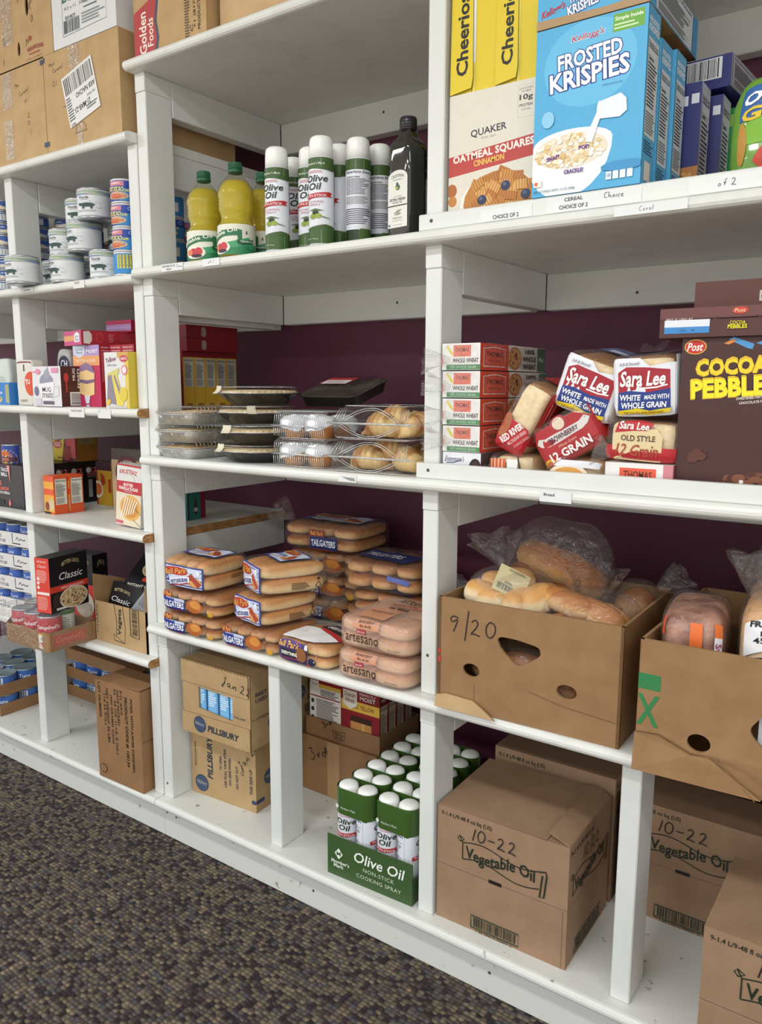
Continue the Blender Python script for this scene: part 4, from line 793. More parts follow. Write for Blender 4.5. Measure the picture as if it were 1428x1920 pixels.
loaf('cream labelled twelve grain loaf with a red wrapper band', (-.440, .004, ZP + .056), 0, .132, .25, .076, {'F': [('r', .0, .0, 1, .36, '#b5242c'), ('g', [(.14, .02), (.14, .62), (.3, .74), (.72, .80), (.80, .6), (.80, .02)], '#dcc89a'), ('g', [(.16, .66), (.2, .9), (.5, .98), (.68, .92), (.6, .74), (.4, .72)], '#b5242c'), ('t', 'Sara Lee', .42, .835, .40, .17, '#f2ece6', {'b': .04, 'i': .15}), ('t', 'OLD STYLE', .48, .56, .46, .13, '#4a3226', {'b': .02}), ('t', '12 Grain', .48, .28, .56, .28, '#a5402c', {'b': .02, 'i': .2})]}, rot=(0, 2, 0), mat=BR_SEED, tail=((-.05, .0, .01), (-.075, -.012, .02), .022))
simple_box('muffin_carton', 'white ended muffin sleeve lying under the cream labelled loaf', 'box', .120, .22, .054, {'*': '#e2e0dc', 'R': '#b5606a'}, {'F': [('r', 0, 0, 1, 1, '#e2e0dc'), ('r', .22, .1, .76, .84, '#d9583c'), ('t', 'THOMAS', .49, .62, .42, .26, '#5a2018', {'b': .03}), ('r', .86, .0, 1, 1, '#c9818a')]}, (-.438, .004, ZP))
sun = [('e', .45, .30, .36, .5, '#ead9c0'), ('e', .45, .28, .30, .42, '#d39a4a'), ('e', .45, .22, .18, .26, '#e8c98a'), ('e', .45, .2, .1, .14, '#c2562c'), ('g', [(.2, .72), (.95, .66), (1, .86), (.3, .92)], '#d9d9de')]
loaf('sunburst wrapped loaf peeking over the strip between the red loaves', (-.563, .006, ZP), 0, .118, .24, .058, {'F': sun}, mat=BR_PALE, n=4)
loaf('flat striped loaf under the steeply leaning red ended loaf', (-.690, .004, ZP), 0, .100, .24, .060, {'F': [('r', .0, .2, .42, .8, '#c4573a')] + [('r', .02 + .08 * i, .2, .05 + .08 * i, .8, '#e3b08a') for i in range(5)] + [('r', .46, .2, .68, .8, '#e3e1de'), ('l', [(.7, .1), (.74, .5), (.68, .9)], .003, '#1c1a1a')]}, mat=BR_PALE, n=4)
# cocoa cereals
BRN = '#43211d'
coc = [('r', 0, 0, 1, 1, BRN), ('e', .088, .945, .073, .046, '#d8b24a'), ('e', .088, .945, .067, .041, '#c2281f'), ('t', 'Post', .088, .945, .10, .05, '#f4ece4', {'b': .03, 'i': .2})] + outlined('COCOA', .325, .83, .45, .105, '#e2b41f', '#1c0d0c', .07, {'rot': 3}, .08) + outlined('COCOA', .327, .822, .45, .095, '#e6cf20', '#d9a81e', .06, {'rot': 3}, .02) + outlined('PEBBLES', .345, .705, .54, .125, '#e2b41f', '#1c0d0c', .07, {'rot': 4}, .08) + outlined('PEBBLES', .347, .698, .54, .115, '#ece21e', '#d9b41e', .06, {'rot': 4}, .02) + [('t', 'SWEETENED NATURALLY & ARTIFICIALLY', .56, .645, .38, .016, '#e8dcd8', {'rot': 6, 'b': .02}), ('t', 'CHOCOLATE FLAVORED RICE CEREAL', .57, .618, .36, .016, '#e8dcd8', {'rot': 6, 'b': .02}),
     ('g', [(.30, .985), (.33, 1), (.46, .955), (.45, .925), (.42, .93)], '#4a93c8'), ('g', [(.27, .962), (.30, .955), (.345, .972), (.33, .99)], '#d98a3a'), ('g', [(.47, .96), (.6, 1), (.75, 1), (.6, .92)], '#4a93c8'), ('t', 'NET WT', .04, .03, .05, .012, '#c9b8b4')] + seeds(.22, .03, .97, .2, 90, ['#6b3a26', '#53281c', '#7d4a30', '#4a2218'], .0085, .245, .27, 6, lambda u, v: v < .04 + .15 * math.sin(math.pi * min(1, max(0, (u - .16) / .9)))) + seeds(.3, .04, .9, .15, 10, ['#ece6e0'], .003, .245, .27, 9) + seeds(.10, .24, .17, .30, 4, ['#5b2f22'], .008, .245, .27, 3)
simple_box('cereal_box', 'upright chocolate brown cereal box with big yellow letters', 'cereal box', .245, .058, .2695, {'*': BRN, 'R': '#5a2f28'}, {'F': coc}, (-.2555, .014, ZP), group=None)
simple_box('cereal_box', 'brown cereal box lying flat with a green gluten free badge', 'cereal box', .27, .19, .048, {'*': '#4f2824'}, {'F': [('r', 0, .66, 1, 1, '#6a3d3a'), ('g', [(.0, .66), (.3, .66), (.33, .60), (.36, .66), (.55, .66), (.58, .6), (.61, .66), (1, .66), (1, .62), (0, .62)], '#5a302c'), ('r', .03, .14, .30, .60, '#dfe3ea'), ('r', .03, .14, .30, .36, '#3a86c4'), ('t', 'BEST IF USED BY', .12, .63, .16, .06, '#e6d8d4'), ('t', '21', .16, .24, .1, .08, '#2a5a9a'), ('e', .47, .85, .045, .12, '#c2402c'), ('t', 'Post', .47, .85, .06, .12, '#f0d8b0', {'i': .2})] + outlined('COCOA', .46, .45, .09, .12, '#d8c020', '#1c0d0c', .05) + outlined('PEBBLES', .46, .32, .11, .14, '#e0d820', '#1c0d0c', .05) + [('r', .66, .12, .97, .68, '#cfe8c8'), ('r', .668, .15, .962, .65, '#2f8a3c'), ('t', 'GLUTEN', .815, .52, .2, .18, '#eef6ea', {'b': .05, 'i': .2}), ('t', 'FREE', .80, .28, .14, .18, '#eef6ea', {'b': .05, 'i': .2})]}, (-.280, .004, ZP + .2702), 0, group='flat brown cereal boxes')
simple_box('cereal_box', 'reddish brown cereal box topmost under the cereal shelf', 'cereal box', .24, .19, .052, {'*': '#5f3228'}, {'F': [('r', .0, .0, 1, .08, '#7a2f24'), ('r', .44, .28, .56, .62, '#c9bfae'), ('e', .475, .43, .022, .1, '#5f3228'), ('e', .525, .43, .022, .1, '#5f3228')]}, (-.265, .10, ZP + .3186), 0, group='flat brown cereal boxes')
# ------------------------------------------------------------------ pastry shelf
BLK = C('#101113', .22, 0, .3)
def rrect(w, d, r, n=5):
    out = []
    for cx, cy, a0 in ((w / 2 - r, d / 2 - r, 0), (-w / 2 + r, d / 2 - r, 90), (-w / 2 + r, -d / 2 + r, 180), (w / 2 - r, -d / 2 + r, 270)):
        out += [(cx + r * math.cos(R_(a0 + 90 * i / n)), cy + r * math.sin(R_(a0 + 90 * i / n))) for i in range(n + 1)]
    return out
def loft(mb, rings, m, cap0=True, cap1=True, sm=True):
    """rings: list of lists of 3-D points of equal length"""
    n = len(rings[0]); vs = sum(rings, []); fs = [(j * n + i, j * n + (i + 1) % n, (j + 1) * n + (i + 1) % n, (j + 1) * n + i) for j in range(len(rings) - 1) for i in range(n)]
    if cap0: fs.append(tuple(range(n - 1, -1, -1)))
    if cap1: fs.append(tuple((len(rings) - 1) * n + i for i in range(n)))
    mb.mesh(vs, fs, m, sm)
def R3(w, d, r, z, y0, ribs=0, dep=.0): # rounded rectangle ring at height z, optionally ribbed
    P = rrect(w, d, r)
    return [(x, y0 + y, z) for x, y in P]
CLR2 = film('clear_lid', .045, .07, tint='#fafbfb', bump=.35, scale=30)
EDGE = film('clear_edge', .30, .12, bump=0, haze=.22, hazecol='#e9eef0')
def foil_pan(label, loc, rz, col):
    t = thing('foil_pan', label, 'pastry pan', 'foil pans with clear lids', loc, rz); w, d = .152, .20; yc = d / 2; mb = MB()
    loft(mb, [R3(w - .03, d - .03, .02, 0, yc), R3(w - .008, d - .008, .024, .022, yc), R3(w, d, .026, .0235, yc), R3(w, d, .026, .0255, yc), R3(w - .006, d - .006, .024, .0255, yc)], ALU, cap1=False)
    P = rrect(w - .018, d - .018, .022, 5)      # fluted side ridges
    for i in range(44):
        k = i / 44 * len(P); a, b = P[int(k)], P[(int(k) + 1) % len(P)]; f = k % 1; x, y = a[0] + (b[0] - a[0]) * f, a[1] + (b[1] - a[1]) * f
        mb.tube([(x * .93, yc + y * .93, .002), (x * 1.05, yc + y * 1.05, .0215)], .0012, ALU, 5)
    mb.build('pan', t)
    mb = MB(); n = 14
    mb.grid(lambda u, v: ((u - .5) * (w - .016), yc + (v - .5) * (d - .016), .0265 + .006 * math.sin(math.pi * u) * math.sin(math.pi * v) + .0022 * math.sin(31 * u + 3 * math.sin(17 * v)) * math.sin(29 * v)), 24, 24, noisy('pastry_' + col.strip('#'), col, '#ecdcb4', 30, .6, .5, 60)); mb.build('pastry', t)
    mb = MB(); loft(mb, [R3(w + .004, d + .004, .026, .0262, yc), R3(w, d, .026, .0285, yc), R3(w - .006, d - .006, .026, .0385, yc), R3(w - .016, d - .016, .024, .044, yc), R3(w - .03, d - .03, .02, .0445, yc)], CLR2, cap0=False)
    for i in range(12): mb.tube([(w / 2 - .006, .03 + i * .0125, .030), (w / 2 - .009, .03 + i * .0125, .041), (w / 2 - .018, .03 + i * .0125, .0445)], .0008, EDGE, 5)
    P = rrect(w + .003, d + .003, .026); mb.tube([(x, yc + y, .028) for x, y in P + P[:1]], .0011, EDGE, 5); P = rrect(w - .022, d - .022, .022); mb.tube([(x, yc + y, .0438) for x, y in P + P[:1]], .0008, EDGE, 5)
    mb.build('lid', t); return t
ZQ = SH['P'] + TH + .0006
for i, (lab, c) in enumerate((('bottom foil pan of the three under clear lids', '#d9a860'), ('middle foil pan of the three under clear lids', '#e0c890'), ('top foil pan of the three, crumbly topping showing', '#dfae88'))):
    foil_pan(lab, (-1.643 + .003 * i, -.034, ZQ + .0452 * i), (-2, 1, 0)[i], c)
def pie(label, loc, rz):
    t = thing('pie_tray', label, 'pie', 'black pie trays in a stack', loc, rz); mb = MB()
    mb.lathe([(.068, 0), (.071, .002), (.096, .021), (.0985, .0235), (.107, .0245), (.1075, .0265), (.099, .0270), (.09, .016), (.066, .006), (.0001, .006)], BLK, 40)
    for k in range(12):
        a = 2 * math.pi * k / 12
        for q in (-.05, .05): mb.tube([((.071) * math.cos(a + q), .071 * math.sin(a + q), .003), (.095 * math.cos(a + q), .095 * math.sin(a + q), .021)], .0013, BLK, 5)
    mb.build('tray', t)
    mb = MB(); mb.lathe([(.094, .020), (.0965, .028), (.090, .0335), (.06, .0355), (.0001, .0362)], noisy('pie_crust', '#c9a878', '#e6d3ae', 26, .6, .6, 45), 36); 
    for k in range(40):
        a = 2 * math.pi * k / 40; mb.lathe([(.0001, -.004), (.006, 0), (.0001, .0045)], _mc['pie_crust'], 8, T=lambda x, y, z: (x + .091 * math.cos(a), y + .091 * math.sin(a), z + .030))
    mb.build('crust', t)
    mb = MB(); mb.lathe([(.105, .0272), (.1, .030), (.097, .040), (.088, .0448), (.06, .0462), (.0001, .0465)], CLR2, 40); mb.tube([(.0935 * math.cos(2 * math.pi * k / 40), .0935 * math.sin(2 * math.pi * k / 40), .0425) for k in range(41)], .0009, EDGE, 5); mb.tube([(.104 * math.cos(2 * math.pi * k / 40), .104 * math.sin(2 * math.pi * k / 40), .028) for k in range(41)], .0009, EDGE, 5); mb.build('lid', t)
    mb = MB(); mb.grid(lambda u, v: ((-.06 + .022 * u) + .0, -(.1 - .006 * math.sin(3 * v)) * (1 - .12 * v), .026 + .019 * v), 2, 4, '#d6cdb4'); mb.build('seal_sticker', t)
    return t
p0 = pie('bottom black pie tray of the stack of four', (-1.422, .068, ZQ), 0)
for i, (dx, lab) in enumerate(((.002, 'second black pie tray up in the stack of four'), (-.010, 'third black pie tray up in the stack of four'), (-.006, 'top black pie tray with its pale crust in full view'))):
    dup(p0, lab, (-1.422 + dx, .068 + .004 * i, ZQ + .0475 * (i + 1)), (20, 65, -12)[i])
ICE = C('#eceef2', .35)
CAKE = noisy('cupcake_sponge', '#b9642a', '#de9a4e', 14, .6, .3, 70)
def cupcake(t, x, y, z, s):
    mb = MB(); mb.lathe([(.022, 0), (.030, .022), (.0345, .027), (.033, .038), (.024, .047), (.0001, .051)], CAKE, 20); o = mb.build('cupcake', t); o.location = (x, y, z); o.scale = (1.1, 1.1, 1.04)
    rd = random.Random(s); ph = rd.uniform(0, 6); mb = MB(); n = 28; rings = []
    for r, zz in ((.0358, 0), (.0350, .012), (.027, .0205), (.014, .0245), (.001, .0255)):
        k = 1 if r > .034 else 0
        rings.append([(r * math.cos(a), r * math.sin(a), .0265 + zz - (.011 * max(0, math.sin(2 * a + ph)) + .004 * math.sin(5 * a + s)) * (1 if zz == 0 else .15 * k)) for a in [2 * math.pi * i / n for i in range(n)]])
    loft(mb, rings, ICE, cap0=False); q = mb.build('icing', o)
def clamshell(t, w, d, h, zs, r=.02, ribs=0, arch=False, inset=.012):
    """clear hinged box; zs = flange height"""
    yc = d / 2; mb = MB(); e = .004
    loft(mb, [R3(w - .02, d - .02, r, .0005, yc), R3(w - .010, d - .010, r, .005, yc), R3(w - .004, d - .004, r, zs - .003, yc), R3(w + .006, d + .006, r, zs - .002, yc), R3(w + .006, d + .006, r, zs, yc)], CLR2, cap1=False)
    loft(mb, [R3(w + .006, d + .006, r, zs + .0008, yc), R3(w - .004, d - .004, r, zs + .002, yc), R3(w - inset, d - inset, r, h - .008, yc), R3(w - inset - .012, d - inset - .012, r * .8, h, yc)], CLR2, cap0=False)
    if ribs:
        for i in range(ribs):
            x = -w / 2 + w * (i + .5) / ribs
            mb.tube([(x, -.0005 + .004, .006), (x, .0015, zs - .004)], .0009, EDGE, 5); mb.tube([(x, .003, zs + .003), (x, inset / 2 + .001, h - .008), (x, inset / 2 + .014, h), (x, d - inset / 2 - .01, h)], .0009, EDGE, 5)
    if arch:
        for s in (1, .86):
            mb.tube([((u - .5) * w * .74 * s, .002 + inset * .45 * (1 - abs(2 * u - 1)) , zs + .003 + (h - zs - .008) * s * math.sin(math.pi * u)) for u in [i / 20 for i in range(21)]], .0009, EDGE, 5)
            mb.tube([((u - .5) * w * .74 * s, .002, zs - .005 - (zs - .008) * s * math.sin(math.pi * u)) for u in [i / 20 for i in range(21)]], .0009, EDGE, 5)
        for sx in (-1, 1):
            for q in range(4): mb.tube([(sx * (w * .5 - .012 - q * .008), .002 + .001 * q, zs + .003), (sx * (w * .5 - .020 - q * .006), inset * .6, h - .006)], .0009, EDGE, 5)
    def loop(wq, dq, rq, z, th): 
        P = rrect(wq, dq, rq); mb.tube([(x, yc + y, z) for x, y in P + P[:1]], th, EDGE, 5)
    loop(w + .006, d + .006, r, zs, .0011); loop(w - inset - .012, d - inset - .012, r * .8, h - .0006, .0009); loop(w - .014, d - .014, r, .0025, .0009)
    for z in (zs - .001, zs + .0015): mb.tube([(-w / 2 - .001, -.002, z), (w / 2 + .001, -.002, z)], .0013, EDGE, 6)
    mb.build('clamshell', t)
for j, lab in enumerate(('lower clear box of iced cupcakes beside the pie stack', 'upper clear box of iced cupcakes beside the pie stack')):
    t = thing('cupcake_box', lab, 'cupcake box', 'clear boxes of iced cupcakes', (-1.226 + .002 * j, -.012, ZQ + .0655 * j), -2); clamshell(t, .164, .150, .0645, .030, .016, 26)
    for i, (x, y) in enumerate(((-.041, .040), (.040, .040), (-.041, .112), (.040, .112))): cupcake(t, x, y, .002, i + 5 * j)
CRO = noisy('croissant_crust', '#a9662a', '#ebc888', 26, .42, .5, 70, (2.2, .6, .6), lo=.36, hi=.60)
def croissant(t, x, y, z, rz, L=.12, tilt=0, s=0):
    mb = MB(); n = 44; k = 14; vs = []; bend = .030
    for j in range(n + 1):
        u = j / n; q = 2 * u - 1; r = .031 * max(.12, (1 - abs(q) ** 2.1)) ** .8; seg = (u * 7.0) % 1; r *= .90 + .14 * seg ** .7
        cx, cy = q * L / 2, bend * q * q
        for i in range(k):
            a = 2 * math.pi * i / k; vs.append((cx, cy + r * .95 * math.cos(a), r + r * .88 * math.sin(a) - .002))
    mb.mesh(vs, [(j * k + i, (j + 1) * k + i, (j + 1) * k + (i + 1) % k, j * k + (i + 1) % k)[::-1] for j in range(n) for i in range(k)] + [tuple(range(k)), tuple(n * k + i for i in range(k))[::-1]], CRO, True)
    o = mb.build('croissant', t); o.location = (x, y, z); o.rotation_euler = (R_(tilt), 0, R_(rz))
for j, lab in enumerate(('lower clear box of croissants by the retaining strip', 'upper clear box of croissants by the retaining strip')):
    t = thing('croissant_box', lab, 'croissant box', 'clear boxes of croissants', (-1.015 + .004 * j, -.026, ZQ + .0735 * j), (1.5, 0)[j]); clamshell(t, .222, .20, .0725, .034, .018, 0, True, .036)
    for i, (x, y, z, r) in enumerate(((-.035, .05, .003, 8), (.065, .055, .003, -20), (-.05, .13, .003, 175), (.05, .14, .003, 160), (.0, .095, .020, 20)) if j == 0 else ((.0, .045, .003, 0), (.075, .10, .003, 80), (-.03, .12, .003, 170), (.03, .15, .003, 185), (.01, .09, .018, 8))): croissant(t, x, y, z, r, .108)
# dark lidded tray leaning at the back
t = thing('brownie_tray', 'dark tray under a clear lid leaning behind the cupcakes', 'pastry tray', None, (-1.292, .178, ZQ + .1335), 0, (14, 0, 7)); w, d = .175, .19; yc = d / 2; mb = MB()
loft(mb, [R3(w - .02, d - .02, .016, 0, yc), R3(w - .006, d - .006, .018, .026, yc), R3(w, d, .02, .027, yc), R3(w, d, .02, .0285, yc), R3(w - .012, d - .012, .018, .0285, yc), R3(w - .024, d - .024, .016, .008, yc)], C('#3a352c', .35)); mb.build('tray', t)
mb = MB(); mb.box((-w / 2 + .018, .018, .009), (w / 2 - .018, d - .018, .026), noisy('brownie', '#241611', '#3b251b', 30, .6, .4, 60), bev=.003); mb.build('brownie', t)
mb = MB(); loft(mb, [R3(w + .004, d + .004, .02, .029, yc), R3(w - .004, d - .004, .02, .031, yc), R3(w - .03, d - .03, .02, .040, yc)], CLR2, cap0=False); mb.build('lid', t)
mb = MB(); F = lambda u, v, q=0: Vector((-.070 + .085 * u, .08 + .075 * v, .0412 + q)); mb.art(F, [('r', 0, .1, 1, 1, '#a8242c'), ('r', .05, .1, .95, .62, '#e6e4e2'), para(.15, .2, .85, .52, 3, '#b04a4a')], .07, .075, h0=0); mb.build('paper_label', t)
# ------------------------------------------------------------------ oils and cereals shelf
ZL = SH['L'] + TH + .0004
def oil_mat():
    m, nt, b = _new('vegetable_oil'); b.inputs['Base Color'].default_value = lin('#f2de52'); b.inputs['Roughness'].default_value = .08; b.inputs['Transmission Weight'].default_value = .52; b.inputs['IOR'].default_value = 1.25
    n = nt.nodes.new('ShaderNodeTexNoise'); n.inputs['Scale'].default_value = 40; bp = nt.nodes.new('ShaderNodeBump'); bp.inputs['Strength'].default_value = .35; bp.inputs['Distance'].default_value = .004
    nt.links.new(n.outputs[0], bp.inputs['Height']); nt.links.new(bp.outputs[0], b.inputs['Normal']); return m
OIL = oil_mat(); PET = film('bottle_plastic', .03, .05, tint='#f7f7ea', bump=.2, scale=30)
def oil_bottle(label, loc, turn):
    t = thing('oil_bottle', label, 'bottle', 'vegetable oil bottles', loc, 0); mb = MB(); r = .0445
    prof = [(r - .006, .001), (r - .001, .004), (r, .01), (r, .075), (r - .002, .078), (r - .007, .088), (r - .0075, .097), (r - .004, .106), (r - .001, .114), (r - .0035, .118), (r - .001, .122), (r - .0035, .127), (r - .001, .131), (r - .003, .136), (r, .141), (r - .001, .152), (r - .006, .165), (r - .016, .180), (r - .026, .191), (.0155, .196), (.0150, .205)]
    mb.lathe([(max(.001, a - .0016), z + (.001 if i == 0 else 0)) for i, (a, z) in enumerate(prof) if z < .176] + [(r - .0155, .1762), (.0001, .1763)], OIL, 32); mb.build('oil', t)
    mb = MB(); mb.lathe(prof, PET, 32); mb.build('bottle', t)
    mb = MB(); mb.lathe([(.0163, .1965), (.0175, .198), (.0175, .203), (.0163, .204), (.0163, .218), (.0155, .2205), (.0001, .2212)], C('#1f5a3c', .4), 26)
    for k in range(26): a = 2 * math.pi * k / 26; mb.tube([(.0163 * math.cos(a), .0163 * math.sin(a), .2045), (.0163 * math.cos(a), .0163 * math.sin(a), .2175)], .0007, C('#1f5a3c', .4), 5)
    mb.build('cap', t)
    mb = MB(); rl = r + .0008; lab = lambda a: can_map(rl, .005, .074, a)
    for k in range(4):
        a = turn + 90 + 180 * (k // 2)
    for a in (turn, turn + 180): mb.art(lab(a), [('r', 0, 0, 1, 1, '#dfe0cf'), ('g', [(0, 0), (1, 0), (1, .58), (.75, .45), (.5, .36), (.25, .33), (0, .38)], '#3f9a67'), ('g', [(0, 0), (1, 0), (1, .3), (.6, .2), (.3, .16), (0, .2)], '#2c7f53')], rl * math.pi, .069, h0=0, curved=True)
    mb.art(lab(turn), [('g', [(-.05, .42), (.2, .62), (.5, .80), (.75, .84), (.86, .80), (.86, .48), (.8, .46), (.78, .62), (.55, .60), (.3, .46), (.05, .24)], '#2a7048'), ('t', 'Vegetable Oil', .42, .62, .74, .17, '#f2f2e6', {'b': .03, 'rot': 14, 'arc': .15}), ('e', .46, .24, .2, .22, '#e6e2d4'), ('e', .44, .24, .08, .14, '#b8323c'), ('e', .54, .27, .07, .14, '#c23a40'), ('e', .36, .24, .07, .1, '#d87a4a'), ('e', .5, .12, .1, .06, '#3a2430'), ('g', [(.12, .12), (.2, .3), (.26, .1)], '#2c6a3a'), ('t', 'Family', .2, .88, .2, .07, '#a7a890', {'i': .2})], rl * math.pi, .069, h0=.0009, curved=True)
    mb.art(lab(turn + 75), [('g', [(.36, .5), (.44, .43), (.66, .52), (.66, .38), (.44, .3), (.36, .36)], '#1f5a3c'), ('t', 'Vegetable Oil', .52, .42, .22, .08, '#e8ead8', {'b': .03}), ('t', 'i', .52, .72, .03, .1, '#4a4a40', {'b': .04})], rl * math.pi, .069, h0=.0009, curved=True)
    mb.build('bottle_label', t); return t
oil_bottle('yellow oil bottle nearest the notched post, half hidden by another', (-1.563, .034, ZL), 18)
oil_bottle('front yellow oil bottle with its label turned aside', (-1.440, .022, ZL), -4)
oil_bottle('yellow oil bottle tucked behind the front one beside a spray can', (-1.448, .125, ZL), -40)
oil_bottle('yellow oil bottle at the back showing only its green cap', (-1.560, .140, ZL), 0)
for lab, x, y, tu, bk in (('first spray can in the row after the oil bottles', -1.294, .008, 14, 0), ('spray can half hidden between the first two front cans', -1.318, .092, 60, 0), ('spray can just behind the foremost can', -1.232, .052, 22, 0), ('foremost spray can standing at the shelf lip', -1.160, .004, 12, 0),
                          ('spray can behind the foremost one, label turned away', -1.164, .072, -44, 0), ('spray can showing its nutrition panel', -1.100, .058, 36, 1), ('spray can with nutrition panel beside the dark square bottle', -1.090, .124, 40, 1), ('spray can deepest in the row near the dark square bottle', -1.078, .190, 60, 1)):
    spray(lab, x, y, ZL, tu, bool(bk))
DG = C('#15170f', .06, 0, 1.0)
def square_bottle(label, loc, rz):
    t = thing('olive_oil_bottle', label, 'bottle', 'dark square olive oil bottles', loc, rz); mb = MB(); h = .0305; q = 7
    rows = [(h * .93, 0), (h, .004), (h, .172), (h * .97, .182), (h * .8, .192), (.018, .1985), (.0155, .204), (.0155, .213)]
    mb.lathe(rows, DG, 48, sq=q); mb.build('bottle', t)
    mb = MB(); mb.lathe([(.0165, .213), (.0175, .215), (.0175, .236), (.0165, .2385), (.0001, .239)], C('#17171a', .3), 28)
    for z in (.2175, .2225, .2275, .2325): mb.lathe([(.0175, z), (.0183, z + .001), (.0175, z + .002)], C('#17171a', .3), 28)
    mb.build('cap', t)
    mb = MB(); F = lambda u, v, e=0: Vector((-.0265 + .053 * u, -h - .0008 - e, .020 + .112 * v))
    arch_ = [(0, 0), (1, 0), (1, .86)] + [(.5 + .5 * math.cos(R_(a)), .86 + .14 * math.sin(R_(a))) for a in range(12, 180, 12)] + [(0, .86)]
    mb.art(F, [('g', arch_, '#dcdcd4'), ('t', 'CALIFORNIA', .5, .885, .66, .055, '#4a4a44', {'b': .02, 'arc': .35}), ('t', 'OLIVE RANCH', .5, .835, .5, .025, '#6a6a62'), ('e', .5, .70, .12, .05, '#3a5a44'), ('e', .48, .76, .06, .03, '#3a5a44'), ('e', .46, .69, .07, .025, '#b9b04a'), ('t', '100% CALIFORNIA', .5, .545, .4, .018, '#77776e'), ('t', 'EXTRA VIRGIN', .5, .49, .78, .05, '#3c3c38', {'b': .01}), ('t', 'OLIVE OIL', .5, .44, .52, .032, '#55554e'), ('r', 0, .375, 1, .39, '#1c1c1a'), ('g', [(.3, .24), (.5, .3), (.72, .31), (.55, .27)], '#8a947a'), ('g', [(.35, .22), (.6, .26), (.7, .24), (.5, .22)], '#8a947a'), ('t', 'ARBEQUINA', .5, .165, .5, .028, '#6a6a62'), ('t', 'SMOOTH & BUTTERY', .5, .12, .5, .016, '#8a8a80'), ('r', .05, .03, .14, .06, '#2f6a58'), ('t', 'NON GMO VERIFIED', .5, .045, .5, .016, '#8a8a80')], .053, .112, h0=.0)
    mb.build('paper_label', t); return t
square_bottle('tall dark square olive oil bottle beside the middle tall post', (-.956, .038, ZL), -8)
square_bottle('second dark square bottle mostly hidden behind the middle tall post', (-.925, .135, ZL), 8)

# cereal bay
KB = '#4fa9d6'
kr = [('r', 0, 0, 1, 1, KB), ('e', .5, .75, .42, .25, '#63b8e0'), ('r', .70, .885, .97, .985, '#6aa83a'), ('t', 'Simple Inside', .835, .955, .24, .028, '#eef4e2', {'b': .03}), para(.71, .895, .95, .935, 2, '#cfe3b8'), ('t', "Kellogg's", .48, .905, .30, .052, '#f0e4e6', {'b': .06, 'i': .3, 'rot': 3}), ('t', "Kellogg's", .48, .906, .29, .046, '#b5243a', {'b': .02, 'i': .3, 'rot': 3})] + outlined('FROSTED', .50, .795, .58, .095, '#eef2f8', '#223f8c', .05, {'rot': 4}, .09) + outlined('KRISPIES', .50, .685, .72, .115, '#eef2f8', '#223f8c', .05, {'rot': 4}, .09) + [('t', 'SWEETENED TOASTED RICE CEREAL', .72, .60, .18, .012, '#2b4f86'),
     ('g', [(.0, .30), (.74, .31), (.735, .24), (.70, .16), (.64, .09), (.56, .035), (.48, .0), (.14, .0), (.06, .04), (.0, .10)], '#e8edf2'), ('e', .37, .30, .37, .085, '#f0f3f6'), ('e', .36, .255, .345, .105, '#e3d9c4')] + seeds(.03, .16, .70, .35, 150, ['#e2c894', '#d9b878', '#f0e2c4', '#ece8e0'], .0045, .195, .28, 3, lambda u, v: ((u - .36) / .33) ** 2 + ((v - .255) / .095) ** 2 < 1) + [('t', 'SNAP!', .20, .225, .12, .028, '#6a3a86', {'b': .06, 'rot': 8}), ('t', 'POP!', .49, .262, .1, .024, '#6a3a86', {'b': .06}), ('t', 'CRACKLE!', .40, .13, .18, .026, '#6a3a86', {'b': .06}),
     ('g', [(.60, .41), (.625, .51), (.80, .535), (.85, .50), (.86, .43), (.80, .40)], '#e3eaf0'), ('e', .615, .46, .022, .052, '#f3f6f8'), ('g', [(.50, .29), (.54, .37), (.60, .46), (.635, .43), (.60, .36), (.56, .28)], '#f3f6f8'), ('e', .14, .46, .06, .05, '#8cc8e6'), ('e', .85, .12, .2, .03, '#3a90c4')] + [('r', .70 + .062 * i, .045, .75 + .062 * i, .092, '#dfeaf2') for i in range(4)] + [('t', '150', .725, .07, .035, .02, '#223f8c', {'b': .03}), ('r', .02, .06, .10, .10, '#e8e2d8'), ('r', .03, .07, .06, .09, '#d9662c'), ('t', 'NET WT/PESO NETO 13 OZ (368g)', .22, .028, .40, .018, '#3a4a5a')]
krs = [('r', 0, 0, 1, 1, '#5aaad2'), ('t', 'FROSTED', .5, .93, .8, .03, '#f0f2f6', {'b': .05}), ('t', 'KRISPIES', .5, .885, .86, .04, '#f0f2f6', {'b': .05}), ('nf', .06, .28, .94, .83, '#d3d8da'), para(.08, .18, .92, .26, 5, '#35506a'), ('r', .2, .03, .7, .14, '#e2d8cf')]
simple_box('cereal_box', 'big light blue rice cereal box standing proud on the retaining strip', 'cereal box', .195, .062, .277, {'*': KB}, {'F': kr, 'R': krs}, (-.5515, -.020, SH['L'] + TH + .0325), 0, (-.3, 0, 0), group=None)
for i, lab in enumerate(('light blue cereal box directly behind the big front one', 'third light blue cereal box back in the row')):
    simple_box('cereal_box', lab, 'cereal box', .195, .058, .277, {'*': KB, 'R': '#58a5cc'}, {'F': kr[:1], 'R': krs}, (-.548 + .008 * i, .046 + .061 * i, ZL), 0, group='light blue cereal boxes')
t = thing('cereal_box', 'light blue cereal box lying flat over the upright blue ones', 'cereal box', None, (-.552, -.016, SH['L'] + TH + .312), 0); mb = MB(); w, d, h = .197, .285, .066
